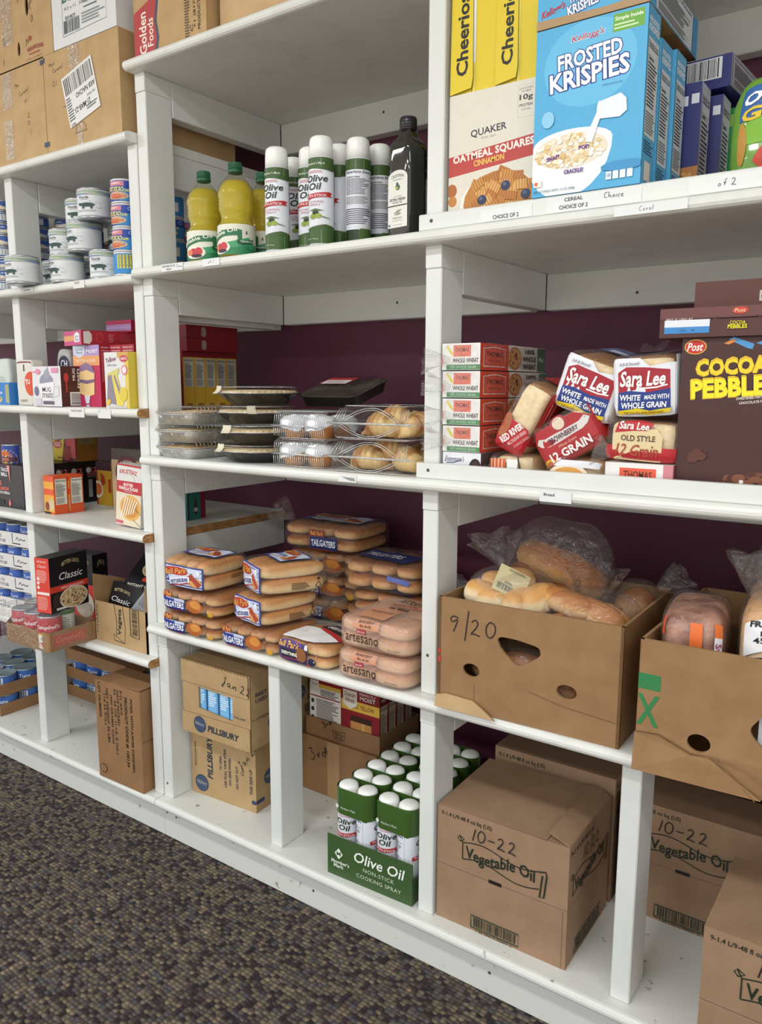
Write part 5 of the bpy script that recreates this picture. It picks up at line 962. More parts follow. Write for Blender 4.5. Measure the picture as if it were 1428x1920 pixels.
crisp(mb, w, d, h, {'*': KB, 'D': '#a9794a'}, {'F': [('t', "Kellogg's", .15, .40, .22, .24, '#b5243a', {'b': .05, 'i': .3, 'rot': 12})] + outlined('FROSTED', .42, .62, .24, .2, '#eef2f8', '#223f8c', .05, {'rot': 10}, .08) + outlined('KRISPIES', .42, .36, .28, .24, '#eef2f8', '#223f8c', .05, {'rot': 10}, .08) + [('e', .62, .8, .06, .14, '#2b3f86'), ('r', .78, .4, 1, 1, '#d9dee0'), ('bc', .8, .5, .97, .95, '#333')], 'R': [('nf', .1, .03, .86, .97, '#cdd3d6'), ('r', .87, 0, .97, 1, '#3f8fc0')],
    'D': [('r', .0, .5, 1, 1, '#c9995a'), ('g', [(.1, .55), (.9, .62), (.8, .85), (.2, .8)], '#e0b46c'), ('g', [(.1, .3), (.9, .25), (.85, .5), (.15, .55)], '#7d4326'), ('r', .3, .9, 1, .98, '#d9e2e4'), ('r', .0, .92, .3, 1, '#2b4f9a'), ('t', 'FREE', .8, .8, .3, .08, '#cfe0ea', {'b': .03})]}); mb.build('body', t)
mb = MB(); F, _ = faces(w, d, h); f = F('F'); panel(mb, lambda u, v, q=0: Vector(f(u, v, q + .002)), [(.0, .0), (1, .0), (1, .22), (.62, .16), (.0, .22)], [], C('#a98a62'), .002, KRAFTD); mb.build('end_flap', t)
NV = '#23286e'
gr = [('r', 0, 0, 1, 1, NV), ('r', .0, 0, 1, .26, '#2c3f9a'), ('g', [(.0, .2), (1, .26), (1, .40), (.0, .36)], '#b97a3a'), ('g', [(.0, .2), (1, .24), (1, .28), (.0, .25)], '#e6d2a8'), ('g', [(.0, .12), (1, .2), (1, .24), (.0, .18)], '#5a3020'), ('r', .80, .84, .88, .91, '#d9dde6'), ('r', .91, .85, .98, .92, '#d9dde6')] + seeds(.1, .28, .98, .35, 40, ['#9c602a', '#d29a52'], .004, .19, .25, 2)
grs = [('nf', .05, .05, .95, .95, '#c3c8ca')]
for i, (x, y, h, lab) in enumerate(((-.508, .170, .238, 'navy cracker box right behind the light blue cereals'), (-.486, .234, .230, 'second navy cracker box back from the light blue cereals'))):
    simple_box('cracker_box', lab, 'cracker box', .19, .060, h, {'*': NV, 'R': '#b9bfc4'}, {'F': gr, 'R': grs}, (x, y, ZL), 0, group='navy cracker boxes')
simple_box('cracker_box', 'navy box lying across the upright cracker boxes, barcode showing', 'cracker box', .11, .19, .056, {'*': NV, 'R': '#8d8f92'}, {'F': [('r', .1, .3, .85, .95, '#dfe2e6'), ('bc', .14, .34, .8, .92, '#222')], 'R': [('nf', .04, .06, .96, .94, '#a9acb0')]}, (-.4325, .225, ZL + .2385), 0, (0, 0, -4), group='navy cracker boxes')
simple_box('cereal_box', 'bright green cereal box behind the navy cracker boxes', 'cereal box', .19, .055, .222, {'*': '#1f9a4c', 'R': '#4a5552'}, {'F': [('e', .9, .9, .06, .05, '#8fc24a'), ('e', .9, .22, .05, .06, '#7d3a3a')], 'R': [('nf', .05, .05, .95, .9, '#7f8684')]}, (-.466, .297, ZL), 0, group=None)
simple_box('cereal_box', 'dull red box last in the row before the wall', 'cereal box', .19, .055, .216, {'*': '#8a3038', 'R': '#8a4a50'}, {}, (-.444, .355, ZL), 0, group=None)
qk = [('r', 0, 0, 1, 1, '#dad5c6'), ('g', [(0, .40), (1, .47), (1, .62), (0, .55)], '#b7403a'), ('t', 'QUAKER', .45, .70, .40, .062, '#34323c', {'b': .03, 'rot': 3}), ('t', '- ESTD 1877 -', .45, .655, .2, .014, '#5a564e'), ('t', 'OATMEAL SQUARES', .50, .545, .90, .066, '#f0e6dc', {'b': .06, 'rot': 4, 'sp': 1.05}), ('t', 'CINNAMON', .46, .485, .34, .045, '#e6c25a', {'b': .04, 'rot': 4}),
      ('r', .76, .74, .95, .965, '#cbc5b4'), ('r', .77, .745, .94, .96, '#dad5c6'), ('t', '10g', .85, .875, .14, .05, '#34323c', {'b': .04}), ('t', 'PROTEIN', .85, .825, .14, .02, '#34323c', {'b': .03}), ('t', 'WITH MILK', .85, .795, .1, .012, '#34323c'), ('t', 'GOOD SOURCE', .85, .94, .14, .014, '#34323c'), ('t', 'OF FIBER', .85, .92, .1, .012, '#34323c'),
      ('e', .58, .16, .44, .24, '#e8e4da'), ('e', .58, .18, .40, .22, '#b87a34'), ('e', .04, .3, .06, .05, '#a9622c'), ('e', .05, .22, .05, .04, '#b87a34'), ('e', .08, .035, .07, .035, '#b5282c'), ('t', 'HEART', .08, .035, .09, .016, '#f0dcd8', {'b': .03})]
rd = random.Random(8)
for i in range(34):
    a, r_ = rd.uniform(0, 6.28), rd.uniform(0, 1) ** .5; u, v = .58 + .36 * r_ * math.cos(a), .20 + .19 * r_ * math.sin(a); w_, h_, tt = .065, .042, rd.uniform(-.6, .6); c, s_ = math.cos(tt), math.sin(tt)
    if v < .03: continue
    col = rd.choice(['#c98c44', '#d9a45c', '#b87634']); qk.append(('g', [(u + x * c - y * s_, v + (x * s_ + y * c) * .8) for x, y in ((-w_, -h_), (w_, -h_), (w_, h_), (-w_, h_))], col))
    for k in range(4): qk.append(('l', [(u + (-w_ + .03 * k + .02) * c + h_ * s_, v + ((-w_ + .03 * k + .02) * s_ - h_ * c) * .8), (u + (-w_ + .03 * k + .02) * c - h_ * s_, v + ((-w_ + .03 * k + .02) * s_ + h_ * c) * .8)], .0012, '#8a5522'))
for u, v in ((.40, .20), (.66, .28), (.88, .20), (.55, .11), (.74, .10), (.32, .05)): qk += [('e', u, v, .052, .036, '#2a3350'), ('e', u - .012, v + .012, .02, .013, '#54607e')]
simple_box('cereal_box', 'cream and red oat squares box under the yellow cereal boxes', 'cereal box', .190, .064, .2495, {'*': '#d4cfc0'}, {'F': qk}, (-.7475, .012, ZL), 0, group=None)
YL = '#dcc32a'
for i, (x, w_, lab, zz) in enumerate(((-.8065, .118, 'yellow cereal box perched above the oat squares, against the post', 0), (-.7000, .090, 'yellow cereal box perched above the oat squares, beside the blue box', .001))):
    t = thing('cereal_box', lab, 'cereal box', 'yellow cereal boxes above the oat squares', (x + (.014 if i == 0 else 0), .016, ZL + .2505), 0, (0, (2.0, -3.5)[i] * 0, 0)); mb = MB(); d, h = .18, .205
    w_ = w_ - (.02 if i == 0 else 0)
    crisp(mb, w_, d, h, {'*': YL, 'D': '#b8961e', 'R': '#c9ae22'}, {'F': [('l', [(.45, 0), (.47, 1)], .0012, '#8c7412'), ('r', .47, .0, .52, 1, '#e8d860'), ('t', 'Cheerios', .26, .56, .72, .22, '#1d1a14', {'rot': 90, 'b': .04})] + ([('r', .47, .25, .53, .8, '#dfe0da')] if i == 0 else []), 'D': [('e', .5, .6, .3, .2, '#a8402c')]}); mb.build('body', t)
    mb = MB(); F, _ = faces(w_, d, h); f = F('F'); panel(mb, lambda u, v, q=0: Vector(f(u, v, q + .002 + .004 * (1 - v))), [(.0, .0), (.47, .03), (.50, .12), (.46, .9), (.0, .9)], [], C(YL), .0012, C('#8d8468'))
    mb.art(lambda u, v, q=0: Vector(f(u, v, q + .002 + .004 * (1 - v))), [('t', 'Cheerios', .26, .50, .70, .26, '#1d1a14', {'rot': 90, 'b': .04})], w_, h); mb.build('side_flap', t)
t = thing('snack_bag', 'blue and lime green snack bag at the end of the cereal row', 'snack bag', None, (-.255, .070, ZL), 0); mb = MB()
soft(mb, .17, .06, .20, 3.6, C('#6a9a2e', .25, 0, .6), wrinkle(.002, 60, 2), {'F': [('r', .0, .66, 1, 1, '#1f5a9c'), ('g', [(.0, .55), (.2, .66), (.8, .68), (1, .6), (1, .5), (0, .45)], '#7db32c'), ('t', 'ORKR', .42, .84, .72, .12, '#eef0f2', {'b': .06, 'i': .15}), ('t', 'GRIL', .4, .70, .7, .11, '#e3c022', {'b': .06, 'i': .1}), ('g', [(.22, .3), (.3, .42), (.8, .42), (.95, .3), (.7, .18), (.4, .18)], '#c9432c'), ('g', [(.3, .1), (.6, .16), (1, .16), (1, 0), (.3, .0)], '#d9d2bc'), ('e', .06, .45, .08, .2, '#b8862c')]}, seg=20, lift=.001); mb.build('bag', t)
# printed and handwritten shelf tags
def shelf_tag(label, x, y, z, w, h, items, tilt=0, group='paper tags on the shelf edges', col='#dfe1e0'):
    mb = MB(); crisp(mb, w, .0008, h, col, {'F': items(w, h)}); o = mb.build('shelf_tag'); return place(tag(o, label, 'shelf tag', group), (x, y, z), 0, (tilt, 0, 0))
yf = -.0205; zs = SH['L'] + TH + .002; INK = '#33353a'
shelf_tag('strip tag reading CHOICE OF 2 under the oat squares box', -.700, yf, zs, .105, .022, lambda w, h: [('t', 'CHOICE OF 2', .5, .30, .50, .34, INK, {'b': .02})])
shelf_tag('strip tag reading CEREAL with a handwritten Choice', -.535, yf, zs, .17, .026, lambda w, h: [('t', 'CEREAL', .30, .78, .20, .24, INK, {'b': .02}), ('t', 'CHOICE OF 2', .30, .30, .31, .26, INK, {'b': .02})] + hand('Choice', .62, .52, .010, w, h, '#3d5a50', .0009))
shelf_tag('strip tag with a handwritten of 2 below the snack bag', -.295, yf, zs, .16, .024, lambda w, h: hand('of 2', .28, .32, .011, w, h, '#3d4a44', .0009))
ye = -.0362
shelf_tag('paper tag for vegetable oil stuck under the yellow bottles', -1.610, ye, SH['L'] + .004, .080, .018, lambda w, h: [('t', 'VEGETABLE OIL OR', .34, .7, .60, .28, INK), ('t', 'SPRAY', .36, .26, .24, .26, INK)] + hand('Choice', .70, .4, .007, w, h, '#66707a', .0006))
shelf_tag('paper tag with a handwritten of 1 under the yellow bottles', -1.470, ye, SH['L'] + .005, .058, .017, lambda w, h: hand('of 1', .35, .35, .008, w, h, '#66707a', .0007))
shelf_tag('small white tag reading Bread on the loaf shelf edge', -.575, ye, SH['P'] + .002, .062, .021, lambda w, h: [('t', 'Bread', .30, .66, .34, .26, INK, {'b': .02})])
shelf_tag('torn tag at the edge under the croissant boxes', -1.060, ye, SH['P'] + .005, .05, .014, lambda w, h: [('g', [(.2, .8), (.9, .7), (.95, .2), (.6, .3)], '#8f8f8c')])
shelf_tag('second strip tag pasted below the cereal tags', -.430, ye, SH['L'] + .004, .12, .016, lambda w, h: hand('Corol', .35, .3, .008, w, h, '#7a7f80', .0007))
# ------------------------------------------------------------------ lower unit: cans
ORD = ['bottom', 'second', 'third', 'fourth', 'fifth', 'sixth', 'seventh', 'eighth', 'ninth']
TIN = C('#b9bcc0', .3, .9)
def tin(name, label, cat, group, r, h, lab, art, loc, turn, ribs=0, lid=None, full=True):
    t = thing(name, label, cat, group, loc, 0); mb = MB(); n = 28
    mb.lathe([(r - .002, 0), (r, .0015), (r, .004), (r - .0012, .005), (r - .0012, h - .005), (r, h - .004), (r, h - .0012), (r - .002, h), (r - .004, h - .003), (.0001, h - .003)], lid or TIN, n); mb.build('can', t)
    mb = MB(); prof = [(r - .0006, .0055)]
    if ribs:
        for k in range(ribs): z = .012 + (h * .68 - .012) * k / ribs; prof += [(r - .0003, z), (r - .0012, z + h * .34 / ribs)]
    prof += [(r - .0003, h * .72), (r - .0003, h - .0055)]; mb.lathe(prof, lab, n)
    F = can_map(r + .0001, .0055, h - .0055, turn); mb.art(F, art, math.pi * r, h - .011, curved=True)
    for it in art:
        if it[0] == 'r' and it[1] == 0 and it[3] == 1: mb.art(can_map(r + .0001, .0055, h - .0055, turn + 180), [it], math.pi * r, h, curved=True)
    mb.build('paper_label', t); return t
PIGC = '#27443f'
PORK = [('r', 0, .90, 1, .965, '#93a68a'), ('r', 0, .80, 1, .89, '#7b8db0'), ('g', [(.2, .90), (.6, .90), (.9, .80), (.55, .80)], '#a9b39a'), ('t', 'LAKESIDE', .36, .865, .3, .055, '#dfe4e6', {'b': .02}), ('t', 'Pork', .40, .70, .20, .09, '#2b2c30', {'b': .03}), para(.3, .61, .5, .64, 1, '#8a9098'),
        ('e', .46, .42, .14, .075, PIGC), ('e', .33, .43, .06, .05, PIGC), ('r', .36, .27, .40, .38, PIGC), ('r', .52, .27, .56, .38, PIGC), ('g', [(.27, .45), (.29, .5), (.33, .47)], PIGC), ('e', .62, .5, .02, .012, '#9fb3cf'), ('e', .68, .47, .016, .012, '#9fb3cf'), ('e', .36, .54, .016, .01, '#9fb3cf'), ('e', .52, .55, .02, .01, '#9fb3cf'), ('e', .66, .34, .05, .03, '#d5d9da'), para(.2, .17, .7, .22, 2, '#8a9098')]
LZ = SL['L'] + TH + .0005
pk = None; ph = .0803
for lab, x, y, lv, tu in (('pork can hanging over the shelf lip in front of the post', -2.257, -.046, 0, 18), ('pork can tucked behind the two front bottom pork cans', -2.262, .075, 0, 30), ('bottom row pork can in the middle of the shelf front', -2.118, .010, 0, 10), ('bottom row pork can set back between its neighbours', -2.105, .118, 0, 8), ('bottom row pork can beside the sausage can stack', -1.968, .036, 0, 34),
                          ('second layer pork can set back on the left', -2.182, .052, 1, 24), ('wide pork can in the middle of the second layer', -2.046, .022, 1, 12), ('second layer pork can set back beside the sausage stack', -1.990, .118, 1, 6), ('top layer pork can set back behind the highest one', -2.120, .070, 2, 40), ('highest pork can next to the sausage stack', -1.985, .018, 2, 36)):
    lab = lab.replace(' on the left', ' above the middle of the shelf')
    if pk is None: pk = tin('pork_can', lab, 'can', 'white pork cans with a pig on the label', .0472, .0800, C('#d8dcdc', .4), PORK, (x, y, LZ), 22, 9)
    else: dup(pk, lab, (x, y, LZ + ph * lv), tu - 22)
VIE = [('r', 0, 0, 1, 1, '#2746a0'), ('r', .5, 0, 1, .6, '#2f86c4'), ('r', .2, .74, .62, .97, '#d9808a'), ('t', 'LIBBY', .41, .86, .26, .10, '#f2e2e2', {'b': .04}), ('t', 'VIENNA', .38, .64, .5, .10, '#e6d67a', {'b': .05}), ('t', 'SAUSAGE', .44, .52, .66, .12, '#e6d67a', {'b': .05}), ('e', .44, .25, .3, .2, '#c9a88a'), ('e', .36, .28, .18, .06, '#c9623f'), ('e', .48, .22, .2, .06, '#d3764c'), ('e', .4, .15, .16, .05, '#b9552f'), ('e', .84, .84, .07, .1, '#8fb3e0'), ('e', .84, .84, .045, .065, '#2746a0')]
VIB = [('r', 0, 0, 1, 1, '#2f86c4'), ('r', .1, .25, .72, .95, '#cfc64a'), para(.14, .3, .68, .92, 8, '#6a6420'), ('r', .78, .2, .95, .7, '#e2e4e6')]
vs = vb = None; vh = .0618
for (x, y, n, tus, where) in ((-1.851, .012, 4, (80, 18, 18, 34), 'nearest the end post'), (-1.885, .205, 4, (0, 0, 30, 0), 'seen through the open side'), (-1.888, .276, 3, (0, 20, 20), 'deeper behind the open side')):
    for k in range(n):
        lab = '%s sausage can in the stack %s' % (ORD[k], where); back = (n == 4 and k == 0) or (x < -1.86 and k in (1, 3)); loc = (x, y, LZ + vh * k); tu = tus[k]
        src = vb if back else vs
        if src is None:
            o = tin('sausage_can', lab, 'can', 'blue sausage cans', .0325, .0615, C('#2746a0', .35), VIB if back else VIE, loc, 0, lid=C('#d5d7d8', .35, .4)); o.rotation_euler.z = R_(tu)
            if back: vb = o
            else: vs = o
        else: dup(src, lab, loc, tu)
CHK = [('r', 0, .45, 1, 1, '#33599c'), ('r', 0, 0, 1, .45, '#5a7fb8'), ('g', [(0, .1), (.15, .42), (.3, .3), (.45, .5), (.6, .35), (.75, .5), (1, .2), (1, 0), (0, 0)], '#d9cdb6'), ('t', 'CHUNK', .5, .72, .4, .16, '#dfe4ee', {'b': .03})]
CHB = [('r', 0, 0, 1, 1, '#33599c'), ('r', .1, .1, .5, .9, '#d9dde0'), ('bc', .14, .14, .46, .86, '#222'), ('r', .6, .1, .98, .9, '#d2d9dd'), para(.62, .15, .96, .85, 5, '#555')]
c1 = c2 = None
for (x, y, n, where) in ((-2.492, .036, 8, 'left of the inner post at the lip'), (-2.462, .135, 8, 'directly behind the inner post'), (-2.415, .215, 7, 'behind the pork cans with one missing on top'), (-2.330, .245, 8, 'by the back wall above the pork cans'), (-2.575, .065, 8, 'farthest along past the inner post')):
    where = where.replace('left of the inner post', 'just past the inner post')
    for k in range(n):
        lab = '%s blue can of the stack %s' % (ORD[k], where); b = (k * 7 + int(x * 100)) % 3 == 0; loc = (x + .0012 * math.sin(5 * k), y, LZ + .0348 * k); src = c2 if b else c1; tu = (k * 37 + int(x * 1000)) % 50 - 5
        if src is None:
            o = tin('chunk_meat_can', lab, 'can', 'blue chunk meat cans', .0375, .0345, C('#33599c', .35), CHB if b else CHK, loc, 0); o.rotation_euler.z = R_(tu)
            if b: c2 = o
            else: c1 = o
        else: dup(src, lab, loc, tu)
# ------------------------------------------------------------------ lower unit: mixes
MZ = SL['P'] + TH + .0005
def sb(name, label, cat, w, d, h, m, art, loc, rz=0, group=None, rot=None): return simple_box(name, label, cat, w, d, h, m, art, loc, rz, rot, group)
sb('mug_cake_box', 'white mug dessert box with a grey swirl at the shelf lip', 'box', .146, .078, .117, {'*': '#d9d7da', 'R': '#4a221c'}, {'F': [('e', .5, .62, .24, .2, '#8d8c9c'), ('e', .52, .8, .1, .12, '#9a99a8'), ('g', [(.47, .85), (.56, 1.0), (.6, .86)], '#9a99a8'), ('g', [(.22, .56), (.78, .62), (.70, .16), (.34, .14)], '#e4e2e4'), ('l', [(.78, .5), (.92, .5), (.9, .28), (.74, .25)], .006, '#d2d0d4'), ('t', 'MUG', .5, .42, .30, .12, '#2c2a30', {'b': .01}), ('t', 'treats', .52, .28, .36, .13, '#2c2a30', {'i': .15}), ('r', .36, .05, .74, .13, '#5a5866'), ('r', .06, .03, .3, .2, '#c9c7cf'), ('e', .22, .87, .09, .07, '#d98aa6'), ('r', .02, .85, .2, .88, '#d98aa6'), ('r', .70, .84, .93, .96, '#d98aa6'), ('e', .14, .38, .07, .12, '#6a6a8a')], 'R': [('t', 'MUG', .55, .80, .3, .12, '#e9e2de', {'b': .04, 'rot': 90}), ('t', 'treats', .75, .70, .5, .15, '#e9e2de', {'b': .02, 'rot': 90}), ('e', .22, .72, .1, .12, '#c23a3a'), ('r', .19, .35, .25, .65, '#c23a3a'), ('r', .35, .02, .98, .36, '#e2e2e0'), ('bc', .4, .05, .93, .33, '#333', 'v')]}, (-2.189, -.034, MZ))
t = thing('flour_bag', 'cream flour bag with an orange disc beside the white mug box', 'bag', None, (-2.3135, -.030, MZ), 0); mb = MB(); soft(mb, .088, .045, .138, 9, C('#d6d3c8', .7), wrinkle(.001, 60, 4), {'F': [('r', 0, .95, 1, 1, '#7d2a2e'), ('e', .98, .48, .46, .28, '#cf4a26'), ('t', 'TU', .72, .52, .3, .11, '#eee6dc', {'b': .05}), ('r', .50, .75, .56, .9, '#2a2626'), para(.2, .08, .8, .14, 3, '#8a877c')]}); mb.build('bag', t)
sb('chile_box', 'low bright blue box of chiles just past the inner post', 'box', .12, .06, .070, '#2f78bf', {'F': [('r', .80, .1, .98, .9, '#9a9f74'), ('e', .3, .25, .34, .2, '#cdb48a'), ('e', .32, .3, .25, .15, '#3f7a2a'), ('t', 'Green Chiles', .42, .55, .5, .13, '#e9eef2', {'b': .02}), ('e', .25, .8, .2, .14, '#d9b84a')]}, (-2.478, -.02, MZ))
for lab, x, y, w, h, c in (('grey white paper bag standing behind the blue chile box', -2.600, .06, .09, .150, '#c9cfc8'), ('white bag with a red foot near the shelf edge', -2.712, .03, .10, .148, '#dcdcda'), ('grey bag with a dark CH oval behind the pink cake mix', -2.247, .060, .075, .172, '#a9a8a2')):
    t = thing('flour_bag', lab, 'bag', 'paper bags among the mixes', (x, y, MZ), 0); mb = MB(); soft(mb, w, .05, h, 5, C(c, .7), wrinkle(.0022, 70, x * 9), {'F': [('e', .62, .74, .40, .16, '#26233c'), ('t', 'CH', .62, .74, .46, .14, '#dcdce2', {'b': .03})] if 'CH' in lab else ([('r', .1, .08, .8, .16, '#a8282c')] if 'red' in lab else [para(.25, .4, .75, .6, 4, '#a3b3aa')])}); mb.build('bag', t)
PK = '#b92a55'
nut = [('t', 'Nutrition Facts', .5, .96, .8, .03, '#e6ccd0', {'b': .03}), ('r', .1, .90, .9, .91, '#e6ccd0'), para(.1, .4, .9, .88, 16, '#d98a92'), ('r', .3, .05, .7, .16, '#d6d0d0')]
sb('cake_mix_box', 'magenta cake mix box with a layered cake slice on a fork', 'box', .128, .055, .178, {'*': PK, 'R': '#a5202c'}, {'F': [('r', 0, .83, 1, 1, '#a88fc0'), ('r', 0, .67, 1, .83, '#dd9a62'), ('g', [(.04, 1.0), (.46, 1.0), (.46, .86), (.25, .79), (.04, .86)], '#c3cbd6'), ('t', 'Duncan', .25, .94, .3, .045, '#5a6a86', {'i': .2}), ('t', 'Hines', .25, .885, .26, .045, '#5a6a86', {'i': .2}), ('t', 'MOIST', .74, .90, .42, .055, '#eee6ee', {'b': .05}), ('t', 'BUTTER GOLDEN', .5, .75, .72, .042, '#f2e2c4', {'b': .03}), ('g', [(.18, .22), (.24, .58), (.42, .70), (.72, .62), (.80, .56), (.76, .2), (.5, .16)], '#e6c48a'), ('g', [(.2, .56), (.3, .68), (.5, .72), (.72, .66), (.8, .54), (.5, .60)], '#8a7090'), ('g', [(.18, .40), (.18, .45), (.5, .43), (.78, .45), (.78, .40), (.5, .37)], '#7d6484'), ('r', .44, .0, .56, .03, '#c9c9d2'), ('g', [(.38, .18), (.6, .18), (.55, .05), (.43, .05)], '#d2d2da')], 'R': nut}, (-2.078, .028, MZ))
for i, lab in enumerate(('red side of a cake mix box next to the magenta one', 'red side of a second cake mix box along the row')):
    sb('cake_mix_box', lab, 'box', .055, .128, .178, '#a5202c', {'F': nut}, (-1.984 + .0565 * i, .062, MZ), 0, 'cake mixes turned side on')
sb('cake_mix_box', 'cake mix box lying flat over the upright ones, pink end first', 'box', .140, .19, .0415, {'*': '#a51d2b'}, {'F': [('r', 0, 0, 1, 1, '#c2477c'), ('r', 0, .3, .7, .68, '#dd9a62'), ('g', [(.6, .2), (.6, .75), (.75, .9), (.9, .75), (.9, .2)], '#e2e4e8'), ('t', 'Duncan', .75, .6, .22, .2, '#5a6a86'), ('t', 'Hines', .75, .38, .2, .2, '#5a6a86')], 'R': [('g', [(.03, .1), (.03, .9), (.12, .95), (.16, .7), (.16, .3), (.12, .05)], '#d2ccc2'), ('e', .28, .5, .06, .36, '#b8404a'), ('e', .28, .5, .045, .28, '#a51d2b'), para(.42, .2, .52, .8, 5, '#c9707a'), para(.6, .2, .8, .8, 8, '#b84a56')]}, (-2.130, .022, MZ + .1788), -14, None)
sb('cake_mix_box', 'small lilac and pink box end topmost of the cake mixes', 'box', .12, .11, .035, {'*': '#b92a55'}, {'F': [('r', 0, .12, 1, .66, '#b58fc4'), ('r', 0, .36, 1, .40, '#d9c6e0')]}, (-2.07, .14, MZ + .2210), 0, None)
sb('cake_mix_pouch', 'pale yellow cake mix box with a yellow slice beside the end post', 'box', .105, .034, .152, {'*': '#d9d9d6', 'R': '#d0b63a'}, {'F': [('r', .86, 0, 1, 1, '#d8c04a'), ('r', .55, .9, 1, 1, '#c9a05a'), ('t', 'Yellow', .28, .87, .44, .09, '#8a3a6a', {'b': .02, 'rot': 8}), ('t', 'cake mix', .32, .775, .40, .05, '#8a8a92', {'i': .2}), ('e', .82, .88, .17, .06, '#c23a4a'), ('t', 'LORETTA', .82, .88, .27, .045, '#f2e6e6', {'b': .03}), ('g', [(.1, .50), (.12, .62), (.62, .72), (.6, .62)], '#cfc47a'), ('g', [(.06, .1), (.14, .58), (.34, .60), (.44, .06)], '#8a7f8e'), ('g', [(.3, .6), (.52, .62), (.78, .05), (.48, .04)], '#dccb52'), ('g', [(.38, .58), (.44, .60), (.66, .3), (.62, .2)], '#8a7f8e'), ('e', .76, .25, .16, .13, '#d9c244'), ('e', .84, .68, .12, .09, '#d98a8f'), ('e', .84, .68, .08, .06, '#e6dcdc'), ('g', [(.04, .04), (.1, .16), (.24, .14), (.18, .06)], '#d9b83a'), ('e', .5, .02, .4, .025, '#c4c2be')]}, (-1.8675, -.024, MZ))
for i in range(2):
    o = tin('dark_tin', ('dark tin behind the inner post by the paper bags', 'dark tin deeper behind the mug box')[i], 'can', 'dark tins at the back', .055, .10, C('#1b1a1e', .35), [('r', 0, .3, 1, .7, '#2b2a30')], ((-2.62, .22, MZ), (-2.50, .27, MZ))[i], 0)
# cake mixes seen through the open side: five with yellow panels, two lying on top
cside = [('r', 0, 0, 1, .9, '#c9a02e'), ('r', 0, .9, 1, 1, '#7d1a22'), ('nf', .12, .36, .92, .88, '#b9b5a8'), ('r', .3, .0, .8, .06, '#8a5a14')]
b0 = None
for i in range(5):
    lab = '%s yellow sided cake mix seen through the open unit side' % ('foremost', 'second', 'middle', 'fourth', 'rearmost')[i]; loc = (-1.893, .188 + .0432 * i, MZ)
    if b0 is None: b0 = sb('cake_mix_box', lab, 'box', .10, .0425, .162, {'*': '#7d1a22'}, {'R': cside}, loc, 0, 'yellow sided cake mixes behind the open side')
    else: dup(b0, lab, loc)
for i in range(2):
    sb('cake_mix_box', ('lower', 'upper')[i] + ' dark red cake mix box lying across the yellow sided ones', 'box', .12, .205, .0375, '#7d1420', {'R': [('g', [(.28, .2), (.28, .8), (.34, .9), (.37, .7), (.37, .3), (.34, .1)], '#9a8a88')], 'F': [('r', 0, .0, .3, 1, '#c2477c')]}, (-1.885, .190, MZ + .1628 + .038 * i), 0, 'dark red cake mixes lying flat')
# ------------------------------------------------------------------ lower unit: taco shelf
NZ = SL['N'] + TH + .0005
TBK = C('#19171b', .35)
tacof = [('e', .2, .84, .13, .1, '#dedee2'), ('e', .22, .83, .08, .07, '#19171b'), ('t', 'TACO', .62, .88, .46, .08, '#e6e4e6', {'b': .05}), ('t', 'BELL', .60, .77, .42, .08, '#e6e4e6', {'b': .05}), ('t', '12', .26, .57, .30, .10, '#dd6a62', {'b': .04}), ('t', 'CRUNCHY', .48, .44, .82, .085, '#dd6a62', {'b': .06}), ('t', 'TACO SHELLS', .48, .345, .84, .06, '#dedede', {'b': .05}), ('r', .08, .08, .5, .17, '#19171b'), ('g', [(.86, .02), (.80, .1), (.9, .22), (.96, .1)], '#d9766a'), ('g', [(.80, .98), (.9, .8), (.98, .6), (1, .98)], '#d98a86')]
tacos = [('t', '12', .62, .78, .42, .12, '#dd6a62', {'b': .04}), ('e', .24, .78, .16, .07, '#c9c9cc'), ('t', 'CRUNCHY', .52, .68, .8, .05, '#dd6a62', {'b': .05}), ('t', 'TACO SHELLS', .5, .62, .7, .03, '#c9c9c9'), ('r', .2, .12, .48, .55, '#9a9a9e')]
b0 = None
for i in range(5):
    lab = ('black taco shell box facing out beside the inner post', 'black taco shell box second in the row going back', 'black taco shell box third in the row going back', 'black taco shell box fourth in the row, number twelve showing', 'rearmost black taco shell box with a grey price strip')[i]; loc = (-2.5255, .020 + .0575 * i, NZ)
    if b0 is None: b0 = sb('taco_box', lab, 'box', .165, .0565, .145, {'*': TBK}, {'F': [tuple([it[0]] + ([it[1] * .55] + [it[2]] + [it[3] * .55] + list(it[4:]) if it[0] in 'er' else [it[1], it[2] * .55, it[3], it[4] * .55] + list(it[5:]) if it[0] == 't' else [[(a * .55, b) for a, b in it[1]]] + list(it[2:]))) for it in tacof], 'R': tacos}, loc, 0, 'black taco shell boxes')
    else: dup(b0, lab, loc)
OR_ = '#d9562a'
for i, lab in enumerate(('front orange box showing its nutrition panel and yellow face', 'orange box just behind the front one, nutrition panel showing')):
    sb('taco_kit_box', lab, 'box', .056, .048, .122, {'*': OR_}, {'F': [('r', 0, .05, 1, .85, '#e0a13a'), ('r', 0, .5, 1, .66, OR_), ('e', .7, .25, .3, .16, '#c9b48a'), ('e', .3, .2, .2, .12, '#7a3a26'), ('r', 0, 0, .6, .06, '#3a2a20')], 'R': [('nf', .10, .25, .92, .92, '#ded9cc')]}, (-2.309 + .006 * i, .026 + .052 * i, NZ), -1, 'orange kit boxes with nutrition panels')
